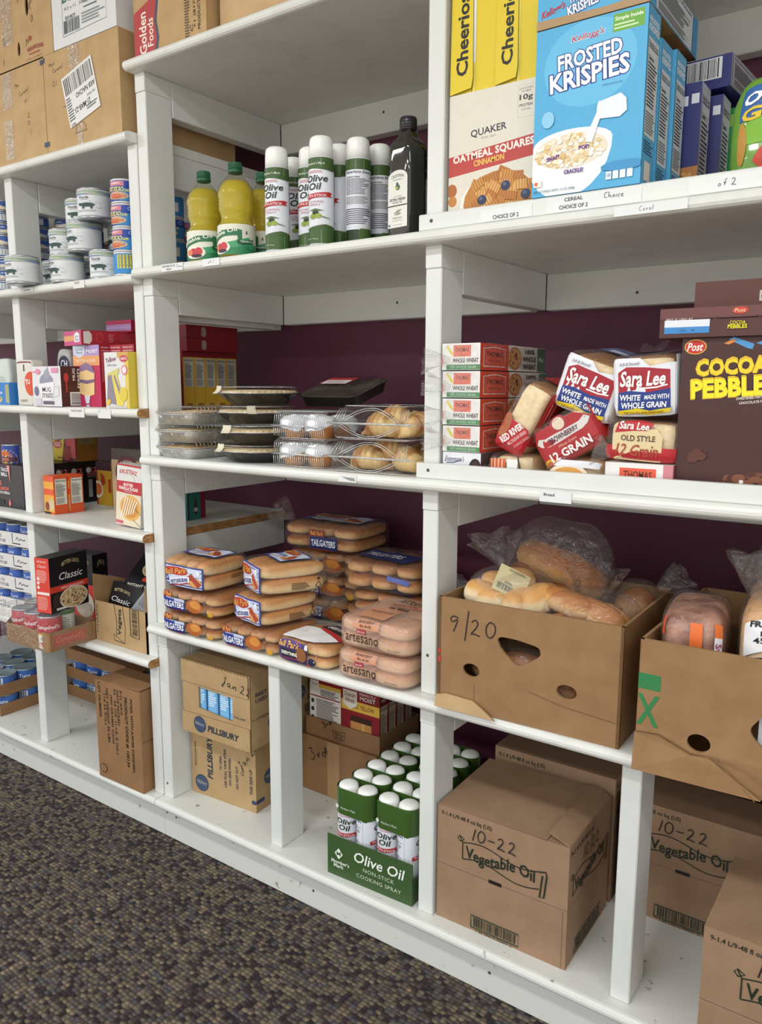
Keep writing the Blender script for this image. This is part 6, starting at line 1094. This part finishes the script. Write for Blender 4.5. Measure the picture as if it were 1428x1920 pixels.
t = sb('taco_kit_box', 'tall maroon and yellow bold shell box standing on the black boxes', 'box', .158, .085, .140, {'*': '#5a1f2c', 'R': '#8a5a1a'}, {'F': [('g', [(0, 0), (0, .85), (.35, .80), (.6, .7), (.45, 0)], '#d6b92a'), ('g', [(.08, .92), (.3, 1.0), (.5, .9), (.5, .74), (.3, .68), (.06, .76)], '#b98a2a'), ('t', 'OLD EL PASO', .29, .84, .36, .06, '#5a1a1a', {'b': .04}), ('t', 'BOLD', .28, .56, .40, .13, '#2a1a14', {'b': .04}), ('e', .30, .40, .18, .1, '#b83a3a'), ('t', 'NACHO', .30, .43, .26, .05, '#ecd8c8', {'b': .03}), ('t', 'CHEESE', .30, .37, .26, .05, '#ecd8c8', {'b': .03}), ('e', .70, .66, .14, .26, '#4a6a36'), ('e', .68, .78, .1, .1, '#d9c48a'), ('e', .72, .46, .1, .1, '#c23a3a'), ('g', [(.78, .1), (.8, .8), (.98, .75), (.98, .06)], '#b84a4a'), ('e', .66, .18, .16, .18, '#8a2a1e'), ('r', .3, .05, .5, .09, '#7a6a1a')], 'R': [('nf', .08, .42, .9, .92, '#8f7a34')]}, (-2.512, .215, NZ + .1458), 0, None)
sb('taco_kit_box', 'yellow and red box beyond the rearmost black taco box', 'box', .085, .07, .150, {'*': '#b98f24', 'T': '#3a1620'}, {'F': [('r', 0, .8, 1, 1, '#3a1620'), ('r', 0, .0, .1, .8, '#7a1e22'), ('e', .1, .36, .34, .2, '#d9cbb0'), ('e', .12, .36, .24, .14, '#b9622e'), ('g', [(.3, .75), (.55, .68), (.6, .5), (.35, .45)], '#a8321e'), ('g', [(.8, .6), (.95, .62), (.95, .3), (.8, .3)], '#a8321e')]}, (-2.33, .245, NZ), 0, None)
sb('grain_box', 'brown whole grain box peeking over the white cookie mix', 'box', .150, .06, .205, {'*': '#4a4038'}, {'F': [('r', 0, 0, 1, .82, '#b59a78'), ('e', .55, .62, .42, .28, '#5a262e'), ('e', .55, .58, .28, .18, '#b59a78'), ('t', '100% WHOLE GRAINS', .55, .74, .6, .05, '#dcc9c0', {'b': .03, 'arc': 1.2}), ('r', .2, .5, .9, .56, '#4f7f78')]}, (-2.145, .20, NZ), 0, None)
kz = [('r', 0, .45, 1, 1, '#d6d4cf'), ('r', 0, .97, 1, 1, '#b5252f'), ('t', 'KRUSTEAZ', .46, .87, .70, .07, '#b5252f', {'b': .04, 'arc': .25}), ('e', .48, .76, .24, .09, '#a9a6a2'), ('e', .48, .76, .23, .085, '#d6d4cf'), ('g', [(0, .54), (0, .72), (1, .74), (1, .52)], '#b5252f'), ('t', 'BUTTER', .48, .67, .38, .05, '#f0e6e2', {'b': .05}), ('t', 'VANILLA SUGAR', .48, .61, .78, .055, '#f0e6e2', {'b': .05}), ('t', 'COOKIE MIX', .48, .56, .34, .022, '#f0d0cc'), ('r', 0, 0, 1, .53, '#d9cdb4'), ('e', .58, .30, .42, .21, '#d9a85c'), ('e', .56, .29, .34, .16, '#c98a3c'), ('r', 0, .02, .30, .07, '#c25a6a')] + [('l', [(.2 + .1 * i, .12 + .02 * i), (.32 + .09 * i, .34), (.40 + .09 * i, .48 - .012 * i)], .0042, '#ebe3d0') for i in range(6)] + [('l', [(.7, .12), (1, .02)], .0012, '#4a3a30'), ('l', [(.75, .3), (1, .22)], .0012, '#4a3a30')]
sb('cookie_mix_box', 'white and red cookie mix box with an iced cookie by the end post', 'box', .112, .046, .177, {'*': '#d2d0cb', 'R': '#c7c5c0'}, {'F': kz, 'R': [('bc', .2, .4, .8, .95, '#444', 'v')]}, (-1.9025, .018, NZ + .0052), 0, None, (-2, 3, 0))
t = thing('snack_pouch', 'small shiny pink pouch squeezed behind the cookie mix', 'pouch', None, (-1.985, .055, NZ), 20); mb = MB(); soft(mb, .05, .03, .045, 3, C('#cf4a72', .2, 0, .6), wrinkle(.003, 120, 2)); mb.build('pouch', t)
FR = [('r', 0, 0, 1, 1, '#27449a'), ('e', .45, .52, .34, .36, '#d9b52c'), ('e', .42, .62, .24, .2, '#c9562c'), ('r', .12, .44, .78, .60, '#4a2032'), para(.18, .47, .72, .57, 2, '#c98a7a'), ('r', .84, 0, 1, 1, '#9aa0a6'), para(.85, .1, .99, .9, 14, '#44484e')]
f0 = None
for lab, x, y, k in (('upper fruit can of the stack past the inner post', -2.592, .080, 1), ('lower fruit can under the upper one past the inner post', -2.592, .080, 0), ('lone fruit can nearest the edge of the picture', -2.668, .040, 0), ('fruit can half hidden behind the black taco box', -2.66, .14, 0)):
    lab = lab.replace('nearest the edge of the picture', 'standing in front of the fruit can stack')
    if f0 is None: f0 = tin('fruit_can', lab, 'can', 'blue fruit cans', .0375, .104, C('#27449a', .35), FR, (x, y, NZ + .1045 * k), 26)
    else: dup(f0, lab, (x, y, NZ + .1045 * k), (0, 5, -30, 20)[k + 1 if k else 2])
tin('tomato_can', 'dull red labelled can deep behind the inner post', 'can', None, .05, .105, C('#7a2a2c', .4), [('r', 0, 0, 1, .6, '#6a6460')], (-2.78, .36, NZ + .105), 0)
tin('tomato_can', 'dark can holding up the dull red one at the back', 'can', None, .05, .1045, C('#2a2628', .4), [], (-2.78, .36, NZ), 0)
sb('sauce_box', 'small teal box with a bottle printed on it, beyond the open side', 'box', .10, .052, .088, {'*': '#1f6f62'}, {'R': [('r', 0, 0, .12, 1, '#20282a'), ('g', [(.5, .18), (.5, .5), (.58, .62), (.60, .78), (.66, .78), (.68, .62), (.76, .5), (.76, .18)], '#3a2430'), ('r', .5, .28, .76, .42, '#b9a8a0')]}, (-1.908, .200, NZ), 0, None)
sb('sauce_box', 'thin crimson box behind the small teal one', 'box', .10, .02, .082, '#7d1a3a', {}, (-1.912, .256, NZ), 0, None)
# ------------------------------------------------------------------ lower unit: oats and soup
HZ = SL['H'] + TH + .0005
LBL = [('r', 0, 0, 1, 1, '#d5d3d0'), ('t', '24 - 6.6 OZ', .22, .66, .30, .22, '#2a2a2c', {'b': .03}), ('t', 'NET WT 9.9 LBS', .26, .32, .40, .22, '#2a2a2c', {'b': .03}), ('l', [(.62, .95), (.62, .2), (.80, .2)], .004, '#1c1c1e'), ('l', [(.70, .5), (.74, .7), (.77, .45), (.81, .6), (.86, .5), (.92, .56)], .003, '#1c1c1e')]
c1b = None; tb = None
for k in range(4):
    z = HZ + .0775 * k
    tt = thing('can_tray', '%s shrink labelled tray of tuna cans in the tall stack' % ORD[k], 'tray', 'labelled tuna trays in a stack', (-2.56, .018, z), 4) if tb is None else dup(tb, '%s shrink labelled tray of tuna cans in the tall stack' % ORD[k], (-2.56, .018, z), 4)
    if tb is None:
        mb = MB(); w, d, h = .235, .20, .046; mb.box((-w / 2, 0, 0), (w / 2, d, .002), KRAFT); mb.box((-w / 2, 0, .002), (w / 2, .002, h), '#cfccc8'); mb.box((-w / 2, .002, .002), (-w / 2 + .002, d, h), KRAFT); mb.box((w / 2 - .002, .002, .002), (w / 2, d, h), '#cfccc8')
        mb.art(faces(w, d, h)[0]('F'), LBL, w, h); mb.build('tray', tt); tb = tt
    for j, dx in enumerate((-.076, .0, .076)):
        lab = 'tuna can %s of the %s labelled tray' % (('nearest the shelf end', 'in the middle', 'nearest the inner post')[j], ORD[k]); a = R_(4); loc = (-2.56 + dx * math.cos(a) - .043 * math.sin(a), .018 + .043 * math.cos(a) + dx * math.sin(a), z + .0025)
        if c1b is None: c1b = tin('tuna_can', lab, 'can', 'tuna cans in the labelled trays', .0365, .070, C('#3a5fae', .35), [('r', 0, 0, 1, .55, '#c9c690'), ('r', 0, .55, 1, 1, '#3a5fae'), ('t', 'Tuna', .5, .78, .3, .2, '#e3e8f2', {'i': .2})], loc, 0, lid=C('#c5c9c8', .4, .5))
        else: dup(c1b, lab, loc, (j * 31 + k * 17) % 40 - 20)
# soup tray
t = thing('soup_tray', 'shrink-wrapped cardboard tray of soup cans jutting over the shelf', 'tray', None, (-2.190, -.162, HZ), 2); w, d, h = .262, .168, .058; mb = MB(); KS = KRAFT
oct_ = [(-w / 2 + .05, 0), (w / 2 - .004, 0), (w / 2, .004), (w / 2, d), (-w / 2, d), (-w / 2, .05)]
n = len(oct_); mb.poly([(x, y, 0) for x, y in oct_][::-1], KS); mb.poly([(x, y, .002) for x, y in oct_], KS)
for i in range(n):
    a, b = oct_[i], oct_[(i + 1) % n]; nx_, ny_ = (b[1] - a[1]), -(b[0] - a[0]); l = math.hypot(nx_, ny_); nx_, ny_ = nx_ / l * .002, ny_ / l * .002
    mb.mesh([(a[0], a[1], 0), (b[0], b[1], 0), (b[0], b[1], h), (a[0], a[1], h), (a[0] - nx_, a[1] - ny_, 0), (b[0] - nx_, b[1] - ny_, 0), (b[0] - nx_, b[1] - ny_, h), (a[0] - nx_, a[1] - ny_, h)], [(0, 1, 2, 3), (7, 6, 5, 4), (3, 2, 6, 7)], KS)
mb.art(faces(w, d, h)[0]('R'), [('r', .08, .2, .75, .82, '#a86a58'), ('r', .10, .25, .73, .77, '#b8523f'), ('t', "Campbell's", .41, .5, .56, .36, '#c98a72', {'i': .2})], d, h); mb.build('tray', t)
mb = MB(); n = 26; P = rrect(w + .012, d + .012, .05, 6); rings = []
for z, k in ((-.0, .995), (.03, 1.012), (.07, 1.0), (.100, .985), (.1065, .95)): rings.append([(x * k + .0015 * math.sin(9 * i + z * 90), d / 2 + y * k + .0015 * math.cos(7 * i), z) for i, (x, y) in enumerate(P)])
loft(mb, rings, WRAP, cap0=False); mb.build('wrapper', t)
SOUP = [('r', 0, .5, 1, 1, '#b01e2c'), ('r', 0, .44, 1, .5, '#d9b83a'), ('r', 0, 0, 1, .44, '#dedbd2'), ('t', "Campbell's", .5, .70, .66, .17, '#f0e6e2', {'i': .25, 'b': .02}), ('t', 'CHUNKY', .5, .34, .4, .1, '#3a6a3a', {'b': .03}), ('e', .5, .12, .3, .1, '#b9532c')]
SOUPB = [('r', 0, .88, 1, 1, '#3f8a3a'), ('r', 0, 0, 1, .88, '#dcdcd4'), para(.1, .2, .9, .8, 9, '#5a7a5a')]
s0 = s1 = None; k = 0
for j, y in enumerate((.036, .104)):
    for i, x in enumerate((-.086, -.018, .050, .096)[:3] if j == 0 else (-.09, -.02, .05)):
        if j == 0: x += .040
        lab = 'soup can %s in the %s row of the wrapped tray' % (('at the chamfered corner', 'in the middle', 'at the printed side')[i], ('front', 'back')[j]); a = R_(2); loc = (-2.190 + x * math.cos(a), -.162 + y, HZ + .0025); bk = (i == 2 and j == 1)
        if bk: tin('soup_can', lab, 'can', 'soup cans in the wrapped tray', .0335, .1005, C('#dcdcd4', .4), SOUPB, loc, 40)
        elif s0 is None: s0 = tin('soup_can', lab, 'can', 'soup cans in the wrapped tray', .0335, .1005, C('#b01e2c', .35), SOUP, loc, 10)
        else: dup(s0, lab, loc, (20, 0, 35)[i])
OB = C('#17151a', .3)
oatR = [('t', 'BETTER OATS', .55, .84, .46, .07, '#b9a978', {'b': .03, 'arc': .6}), ('t', 'Classic', .55, .63, .62, .13, '#e3e1e2', {'b': .005, 'i': .25}), ('r', 0, .36, 1, .47, '#cf3a2a'), ('t', 'MAPLE & BROWN SUGAR', .58, .415, .6, .035, '#f0dcd6', {'b': .03}), ('e', .60, .20, .38, .20, '#d9cfbe'), ('e', .60, .20, .35, .18, '#c4a67c')] + seeds(.28, .03, .92, .37, 90, ['#d9c096', '#a98a5c', '#8a6a40', '#e6d6b4', '#4a2a1c'], .003, .15, .16, 4, lambda u, v: ((u - .6) / .32) ** 2 + ((v - .2) / .165) ** 2 < 1) + [('e', .12, .2, .1, .14, '#2a1a1c'), ('r', .12, .03, .4, .07, '#d2d0d0')]
oatF = [('r', 0, 0, 1, 1, '#cf3a2a'), ('t', 'BETTER OATS', .5, .93, .6, .03, '#f0d8d2', {'b': .02}), ('t', 'Classic', .5, .85, .62, .05, '#f0d8d2', {'i': .25}), para(.1, .55, .95, .78, 9, '#e3a89e'), ('e', .2, .62, .1, .03, '#e9d5cf'), ('e', .2, .54, .1, .03, '#e9d5cf'), ('e', .2, .46, .1, .03, '#e9d5cf'), ('r', .1, .33, .95, .38, '#e6d5cf'), para(.1, .05, .95, .3, 9, '#e3a89e')]
sb('oatmeal_box', 'black and red oatmeal box standing on the soup tray', 'box', .056, .146, .164, {'*': OB}, {'F': oatF, 'R': oatR}, (-2.107, -.136, HZ + .1080), 11, None)
sb('oatmeal_box', 'second oatmeal box standing behind the inner post by the soup tray', 'box', .12, .06, .225, {'*': OB}, {'F': oatF[:1] and [('r', 0, .0, 1, .55, '#cf3a2a'), ('t', 'BETTER OATS', .55, .88, .6, .05, '#b9a978', {'b': .03}), ('e', .6, .25, .4, .2, '#d9cfbe')], 'R': oatR}, (-2.275, .10, HZ), 4, None)
# open carton with oatmeal boxes dropped in
t = thing('carton', 'open brown carton printed sideways with black oatmeal boxes inside', 'carton', None, (-1.943, .002, HZ), 0); w, d, h = .246, .25, .125; mb = MB(); F, _ = faces(w, d, h); th = .004
ink = '#2b2f26'; f = F('F')
panel(mb, lambda u, v, q=0: Vector(f(u, v, q)), [(0, 0), (1, 0), (1, 1), (0, 1)], [], KRAFT2, th, KRAFTD)
mb.art(f, [('t', 'Vegetable', .53, .50, 1.1, .16, ink, {'rot': 86, 'b': .03})][:0] + [('l', [(.40, 1), (.44, .6), (.42, .22), (.58, .10), (.60, .5), (.56, 1)], .0022, ink), ('l', [(.42, .22), (.37, .28), (.38, .12), (.58, .1)], .0022, ink), ('t', 'Vegeta', .50, .60, .66, .085, ink, {'rot': 86, 'b': .03})] + [('l', [(.70, .34), (.86, .30), (.86, 1), (.70, 1), (.70, .34)], .003, '#26382a'), ('bc', .735, .38, .83, .98, '#1d2a1c', 'v'), ('t', '9-1.4 L/9-48 fl oz', .055, .55, .7, .03, ink, {'rot': 90})], w, h)
for k in 'L': panel(mb, F(k), [(0, 0), (1, 0), (1, 1.65), (0, 1.0)], [], KRAFT2, th, KRAFTD)
for k in 'R': panel(mb, F(k), [(0, 0), (1, 0), (1, 1.7), (0, 1.55)], [], KRAFT2, th, KRAFTD)
panel(mb, F('B'), [(0, 0), (1, 0), (1, 2.0), (.85, 2.1), (0, 1.8)], [], KRAFT2, th, KRAFTD); mb.box((-w / 2 + th, th, 0), (w / 2 - th, d - th, th), KRAFTD); mb.build('body', t)
ob1 = [('t', 'BETTER OATS', .4, .76, .56, .09, '#b9a978', {'b': .03, 'arc': .5}), ('t', 'Classic', .42, .50, .66, .16, '#e3e1e2', {'b': .005, 'i': .25}), ('r', 0, .06, 1, .2, '#cf3a2a')]
sb('oatmeal_box', 'oatmeal box tilted in the open carton with its top facing out', 'box', .115, .075, .10, {'*': OB, 'R': '#75777a'}, {'F': ob1, 'T': [('t', 'BETTER OATS', .4, .5, .6, .4, '#d6d2c8', {'b': .05, 'i': .1})], 'R': [('nf', .1, .05, .9, .95, '#9fa1a3')]}, (-1.990, .034, HZ + .074), 6, 'oatmeal boxes in the open carton', (-14, 8, 6))
sb('oatmeal_box', 'oatmeal box tipped steeply against the carton corner', 'box', .085, .055, .125, {'*': OB, 'F': '#8b8d8f'}, {'T': [('t', 'INSTANT OATS', .5, .5, .9, .3, '#d6d2c8', {'b': .05})], 'R': [('r', .1, .1, .3, .6, '#cf3a2a')], 'F': [('nf', .05, .1, .95, .9, '#8f9193')]}, (-1.902, .030, HZ + .075), 0, 'oatmeal boxes in the open carton', (-30, 28, 10))
sb('oatmeal_box', 'oatmeal box lying back in the carton with an oat bowl showing', 'box', .15, .05, .14, {'*': OB}, {'F': [('e', .45, .68, .26, .22, '#cdbd9c'), ('e', .45, .68, .22, .18, '#b99a6a'), ('r', .35, .34, .8, .44, '#cf3a2a'), ('t', 'INSTANT OATMEAL', .5, .22, .8, .07, '#d6d2c8', {'b': .04, 'rot': 6})] + seeds(.26, .52, .64, .84, 30, ['#d9c096', '#a98a5c'], .004, .15, .14, 8)}, (-1.945, .075, HZ + .142), 0, 'oatmeal boxes in the open carton', (-50, 10, 14))
t = thing('plastic_bag', 'crumpled clear bag with yellow print on the oatmeal boxes', 'bag', None, (-1.868, .12, HZ + .255), 0); mb = MB(); soft(mb, .10, .08, .05, 2.4, CLEAR, wrinkle(.007, 60, 3), {'F': [('e', .5, .5, .2, .3, '#c9b23a')]}, lift=.002); mb.build('bag', t)
# ------------------------------------------------------------------ lower unit: bottom shelf
BZ = SL['B'] + TH + .0005
t = thing('carton', 'tall brown carton of canned pork with sideways printing', 'carton', None, (-1.926, -.033, BZ), 1.2); w, d, h = .206, .115, .312; mb = MB(); pi = '#2a1d16'
def VT(tx, u, v, l, s, b=.02): return ('t', tx, u, v, l, s, pi, {'rot': -90, 'b': b})
crisp(mb, w, d, h, {'*': KRAFT4}, {'F': [VT('PORK WITH JUICES CANNED,', .80, .54, .74, .062, .06), VT('PRODUCT CODE #: 100139', .685, .56, .70, .062, .06), VT('P.O. #AG', .585, .84, .24, .05), VT('DATE PACKED', .515, .78, .35, .05), VT('24   24 OZ  (1-LB. 8 OZ.)', .445, .63, .66, .05), VT('(680 GRAMS) CANS', .365, .64, .50, .05), VT('NET WEIGHT 36 LBS.', .275, .66, .56, .05), VT('(16.32 KG.)', .21, .72, .32, .05), VT('LOT NUMBER', .10, .80, .36, .05), ('e', .12, .10, .075, .045, pi), ('e', .12, .10, .065, .039, '#9a7450'), ('t', 'USDA', .12, .10, .08, .02, pi, {'rot': -90, 'b': .03})], 'R': [('r', 0, .50, 1, .505, '#4a3422')]}); mb.build('body', t)
mb = MB(); mb.box((-w / 2 + .002, .002, h), (w / 2 - .002, d * .55, h + .003), KRAFT4, T=lambda x, y, z: (x, y, z + .004 * math.sin(10 * x))); mb.build('top_flap', t)
tt0 = None; cc = cb = None
def tuna_tray(label, loc, rz, ncx, ncy, lv, where, w, d):
    global tt0, cc, cb
    t = thing('can_tray', label, 'tray', 'brown tuna trays on the bottom shelf', loc, rz); h = .043; mb = MB(); mb.box((-w / 2, 0, 0), (w / 2, d, .002), KRAFT4)
    for lo, hi in (((-w / 2, 0, .002), (w / 2, .002, h)), ((-w / 2, d - .002, .002), (w / 2, d, h)), ((-w / 2, .002, .002), (-w / 2 + .002, d - .002, h)), ((w / 2 - .002, .002, .002), (w / 2, d - .002, h))): mb.box(lo, hi, KRAFT4)
    mb.build('tray', t); k = 0
    for iy in range(ncy):
        for ix in range(ncx):
            x = -w / 2 + .047 + (w - .094) * (ix / max(1, ncx - 1)); y = .047 + (d - .094) * (iy / max(1, ncy - 1)); a = R_(rz); p = (loc[0] + x * math.cos(a) - y * math.sin(a), loc[1] + x * math.sin(a) + y * math.cos(a), loc[2] + .0025)
            lab = 'blue tuna can, row %d place %d, in the %s' % (iy + 1, ix + 1, where); b = (ix + iy + lv) % 2; src = cb if b else cc
            art = ([('r', 0, 0, 1, 1, '#3b66ae'), ('r', .2, .05, .55, .95, '#dfe2e6'), ('bc', .25, .1, .5, .9, '#222'), ('g', [(.55, 0), (.7, .4), (1, .3), (1, 0)], '#cdbb9c')] if b else [('r', 0, .4, 1, 1, '#3b66ae'), ('r', 0, 0, 1, .4, '#c9cfd6'), ('e', .4, .25, .2, .2, '#d9a890'), ('t', 'Tuna', .5, .68, .3, .24, '#dfe4ee', {'b': .03})])
            if src is None:
                o = tin('tuna_can', lab, 'can', 'tuna cans in the brown trays', .043, .068, C('#3b66ae', .35), art, p, 0, lid=C('#9fb0b8', .35, .6))
                if b: cb = o
                else: cc = o
            else: dup(src, lab, p, (k * 23) % 60 + rz)
            k += 1
for lv in range(2): tuna_tray('%s brown tuna tray past the inner post' % ('lower', 'upper')[lv], (-2.8265, .022, BZ + .0735 * lv), 0, 3, 3, lv, '%s tray past the inner post' % ('lower', 'upper')[lv], .262, .262)
for lv in range(2): tuna_tray('%s brown tuna tray along the back wall' % ('lower', 'middle')[lv], (-2.51, .292, BZ + .0735 * lv), 0, 4, 2, lv, '%s tray along the back wall' % ('lower', 'middle')[lv], .37, .205)
t = thing('can_tray', 'topmost brown tray along the back wall, seen from its side', 'tray', 'brown tuna trays on the bottom shelf', (-2.51, .292, BZ + .147), 0); mb = MB(); mb.box((-.185, 0, 0), (.185, .2, .043), KRAFT4); mb.build('tray', t)
# ------------------------------------------------------------------ cartons on the very top
TZ = SL['T'] + TH + .0005; TZ2 = SH['T'] + TH + .0005
PEN = '#4a4136'
def topbox(label, w, d, h, m, art, loc, rz=0, tapes=(), name='carton', extra=None, rot=None, holes=None):
    t = thing(name, label, 'carton', None, loc, rz, rot); mb = MB(); F, _ = faces(w, d, h); f = F('F')
    if holes:
        panel(mb, lambda u, v, q=0: Vector(f(u, v, q)), [(0, 0), (1, 0), (1, 1), (0, 1)], holes, m, .004, KRAFTD)
        for k in 'RLTBD': g = F(k); mb.poly([g(0, 0), g(1, 0), g(1, 1), g(0, 1)], m)
        mb.art(f, art, w, h)
    else: crisp(mb, w, d, h, m, {'F': art})
    mb.build('body', t)
    for (u0, v0, u1, v1) in tapes:
        mb = MB(); mb.grid(lambda u, v: f(u0 + (u1 - u0) * u, v0 + (v1 - v0) * v, .0012 + .0006 * math.sin(40 * v)), 2, 12, TAPE); mb.build('packing_tape', t)
    return t
KT = noisy('kraft_card_sand', '#b39467', '#bd9e71', 18, .75, .1, 250)
w, h = .331, .253
t = topbox('tan carton with a slanted white barcode label below the paper box', w, .40, h, KT, hand('Misc', .08, .86, .012, w, h, PEN, .0011, rot=8) + hand('Cereal', .13, .79, .012, w, h, PEN, .0011, rot=8) + hand('21', .12, .66, .014, w, h, PEN, .0011) + [('r', 0, .93, .02, .98, '#3a4a6a'), ('r', 0, .07, .03, .12, '#3a4a6a'), ('l', [(.48 + .07 * math.cos(R_(a)), .13 + .09 * math.sin(R_(a))) for a in range(-10, 200, 15)], .0016, '#7a6240'), ('l', [(.40, .12), (.55, .13)], .0016, '#7a6240'), ('l', [(.25, .42), (.34, .42)], .001, PEN)], (-1.9645, -.022, TZ), 0, ((.36, .30, .50, 1.0), (.43, .0, .5, .3)))
mb = MB(); LW, LH = .14, .135; c_, s_ = math.cos(R_(14)), math.sin(R_(14))
mb.art(lambda u, v, q=0: Vector((-.015 + .015 + (u - .5) * LW * c_ - (v - .5) * LH * s_ + .0, -.0022 - q, .128 + (u - .5) * LW * s_ + (v - .5) * LH * c_)), [('r', 0, 0, 1, 1, '#dfdfdc'), ('bc', .05, .62, .95, .95, '#2a2a2c'), ('t', 'ARB NACHO', .66, .50, .62, .10, '#2a2a2c', {'b': .03, 'rot': 180}), ('t', '21-MAR-21', .5, .24, .5, .11, '#2a2a2c', {'b': .03, 'rot': 180}), para(.03, .1, .22, .58, 9, '#555'), ('t', '(0) 006Z', .8, .36, .25, .05, '#444', {'rot': 180}), para(.6, .1, .95, .2, 2, '#666'), ('t', '68-D', .12, .03, .14, .05, '#333', {'rot': 180})], LW, LH, h0=0); mb.build('shipping_label', t)
w, h = .36, .25
topbox('tan carton scrawled Mix Cereal with strips of tape, under the holed carton', w, .40, h, KT, hand('Mix', .60, .80, .012, w, h, PEN, .0011, rot=6) + hand('Cereal', .66, .69, .012, w, h, PEN, .0011, rot=12) + hand('N', .73, .60, .013, w, h, PEN, .0011) + hand('2', .76, .44, .014, w, h, PEN, .0011) + hand('0', .76, .36, .012, w, h, PEN, .0011) + hand('/', .78, .26, .010, w, h, PEN, .0011) + [('r', .97, .93, 1, .98, '#3a4a6a'), ('r', .97, .07, 1, .12, '#3a4a6a')], (-2.3125, -.022, TZ), 0, ((.42, .60, .56, .98), (.42, .05, .54, .48), (.26, .5, .33, .8)))
w, h = .40, .22; RW = '#a2473a'
topbox('tan carton with hand holes and a red printed name, topmost by the paper box', w, .38, h, KT, hand('R', .73, .60, .026, w, h, PEN, .0016, rot=-15) + hand('O', .75, .44, .020, w, h, PEN, .0016) + hand('N', .68, .20, .022, w, h, PEN, .0016) + hand('B', .40, .30, .024, w, h, PEN, .0016, rot=20) + hand('1', .37, .08, .018, w, h, PEN, .0016) + hand('s', .60, .75, .02, w, h, PEN, .0016) + [('e', .73, .27, .02, .03, RW), ('t', 'WAWONA', .79, .135, .20, .055, RW, {'b': .04, 'arc': .25}), para(.71, .07, .85, .1, 1, RW), ('t', 'Clovis, CA 93612', .77, .03, .18, .022, RW)], (-2.278, -.022, TZ + .2535), 0, ((.38, .30, .52, 1.0),), holes=[circ(.585, .20, .016, .085), circ(.71, .66, .018, .12), circ(.30, .15, .016, .085)])
w, h = .272, .145
topbox('white copy paper carton with a green printed maker name', w, .36, h, '#dadcdd', [('t', 'BOISE', .36, .80, .36, .15, '#2f6a5e', {'b': .06, 'i': .1}), ('l', [(.17, .16), (.86, .20), (.86, 1.0), (.17, 1.0), (.17, .16)], .0012, '#4a6a66'), ('t', '8.5 x 11', .30, .62, .18, .05, '#6a7a78'), ('t', '500', .5, .62, .1, .05, '#6a7a78'), ('t', 'BO18CP', .30, .46, .16, .06, '#4a5a58', {'b': .02}), ('bc', .19, .2, .44, .42, '#3a4644'), ('t', 'Proudly Manufactured for Business', .68, .60, .34, .045, '#4a5a58', {'b': .02}), para(.52, .5, .8, .54, 1, '#4a5a58'), para(.48, .25, .84, .45, 4, '#8a9694'), ('t', '92 BRIGHT', .72, .76, .2, .05, '#6a7a78')], (-1.937, -.024, TZ + .2540), 0, name='paper_box')
w, h = .262, .16; GD = '#b0393c'
topbox('tan carton with a red slanted Foods banner on the higher top', w, .38, h, KT, [('g', [(.02, 0), (.32, 0), (.36, .25), (.33, .5), (.36, .78), (.33, .84), (.04, .70)], '#3a4a62'), ('g', [(.0, 0), (.28, 0), (.33, .25), (.30, .5), (.33, .78), (.3, .86), (.0, .70)], GD), ('t', 'Golden', .13, .38, .60, .105, '#f0e6d8', {'b': .03, 'rot': 90}), ('t', 'Foods', .24, .36, .40, .085, '#f0e6d8', {'b': .02, 'rot': 90})] + [('t', tx, u, v, l, .035, '#3a3026', {'rot': 90, 'b': .02}) for tx, u, v, l in (('PRODUCT OF MEXICO', .91, .60, .9), ('+1 (817) 719', .855, .5, .62), ('C', .81, .2, .1))] + [para(.72, .05, .79, .9, 22, '#5a4c3a')], (-1.632, .0, TZ2), 0)
topbox('plain tan carton standing next to the one with the red banner', .40, .36, .17, noisy('kraft_card_light', '#c0a176', '#caab80', 18, .75, .1, 250), [], (-1.286, .030, TZ2), 0)
# tags on the lower unit
shelf_tag('small white tag pinned under the pork cans', -2.00, -.0362, SL['L'] + .001, .05, .020, lambda w, h: [para(.1, .55, .6, .9, 2, '#777')], col='#dcdcd8')
shelf_tag('torn curling tag for cake mixes at the shelf edge', -2.045, -.0362, SL['P'] - .004, .075, .026, lambda w, h: [('t', 'CAKES/COOKIES', .5, .72, .7, .2, '#44464a'), ('g', [(0, 0), (.0, .4), (.12, 0)], '#b9bab8')], col='#dcdcd8')
shelf_tag('blank drooping tag below the pale yellow cake box', -1.915, -.0362, SL['P'] - .004, .058, .024, lambda w, h: [para(.05, .72, .2, .85, 2, '#777')], col='#dcdcd8')
shelf_tag('faint printed tag at the lip under the overhanging pork can', -2.255, -.0362, SL['L'] + .006, .06, .012, lambda w, h: [para(.2, .3, .8, .7, 1, '#777')], col='#d6d7d2')
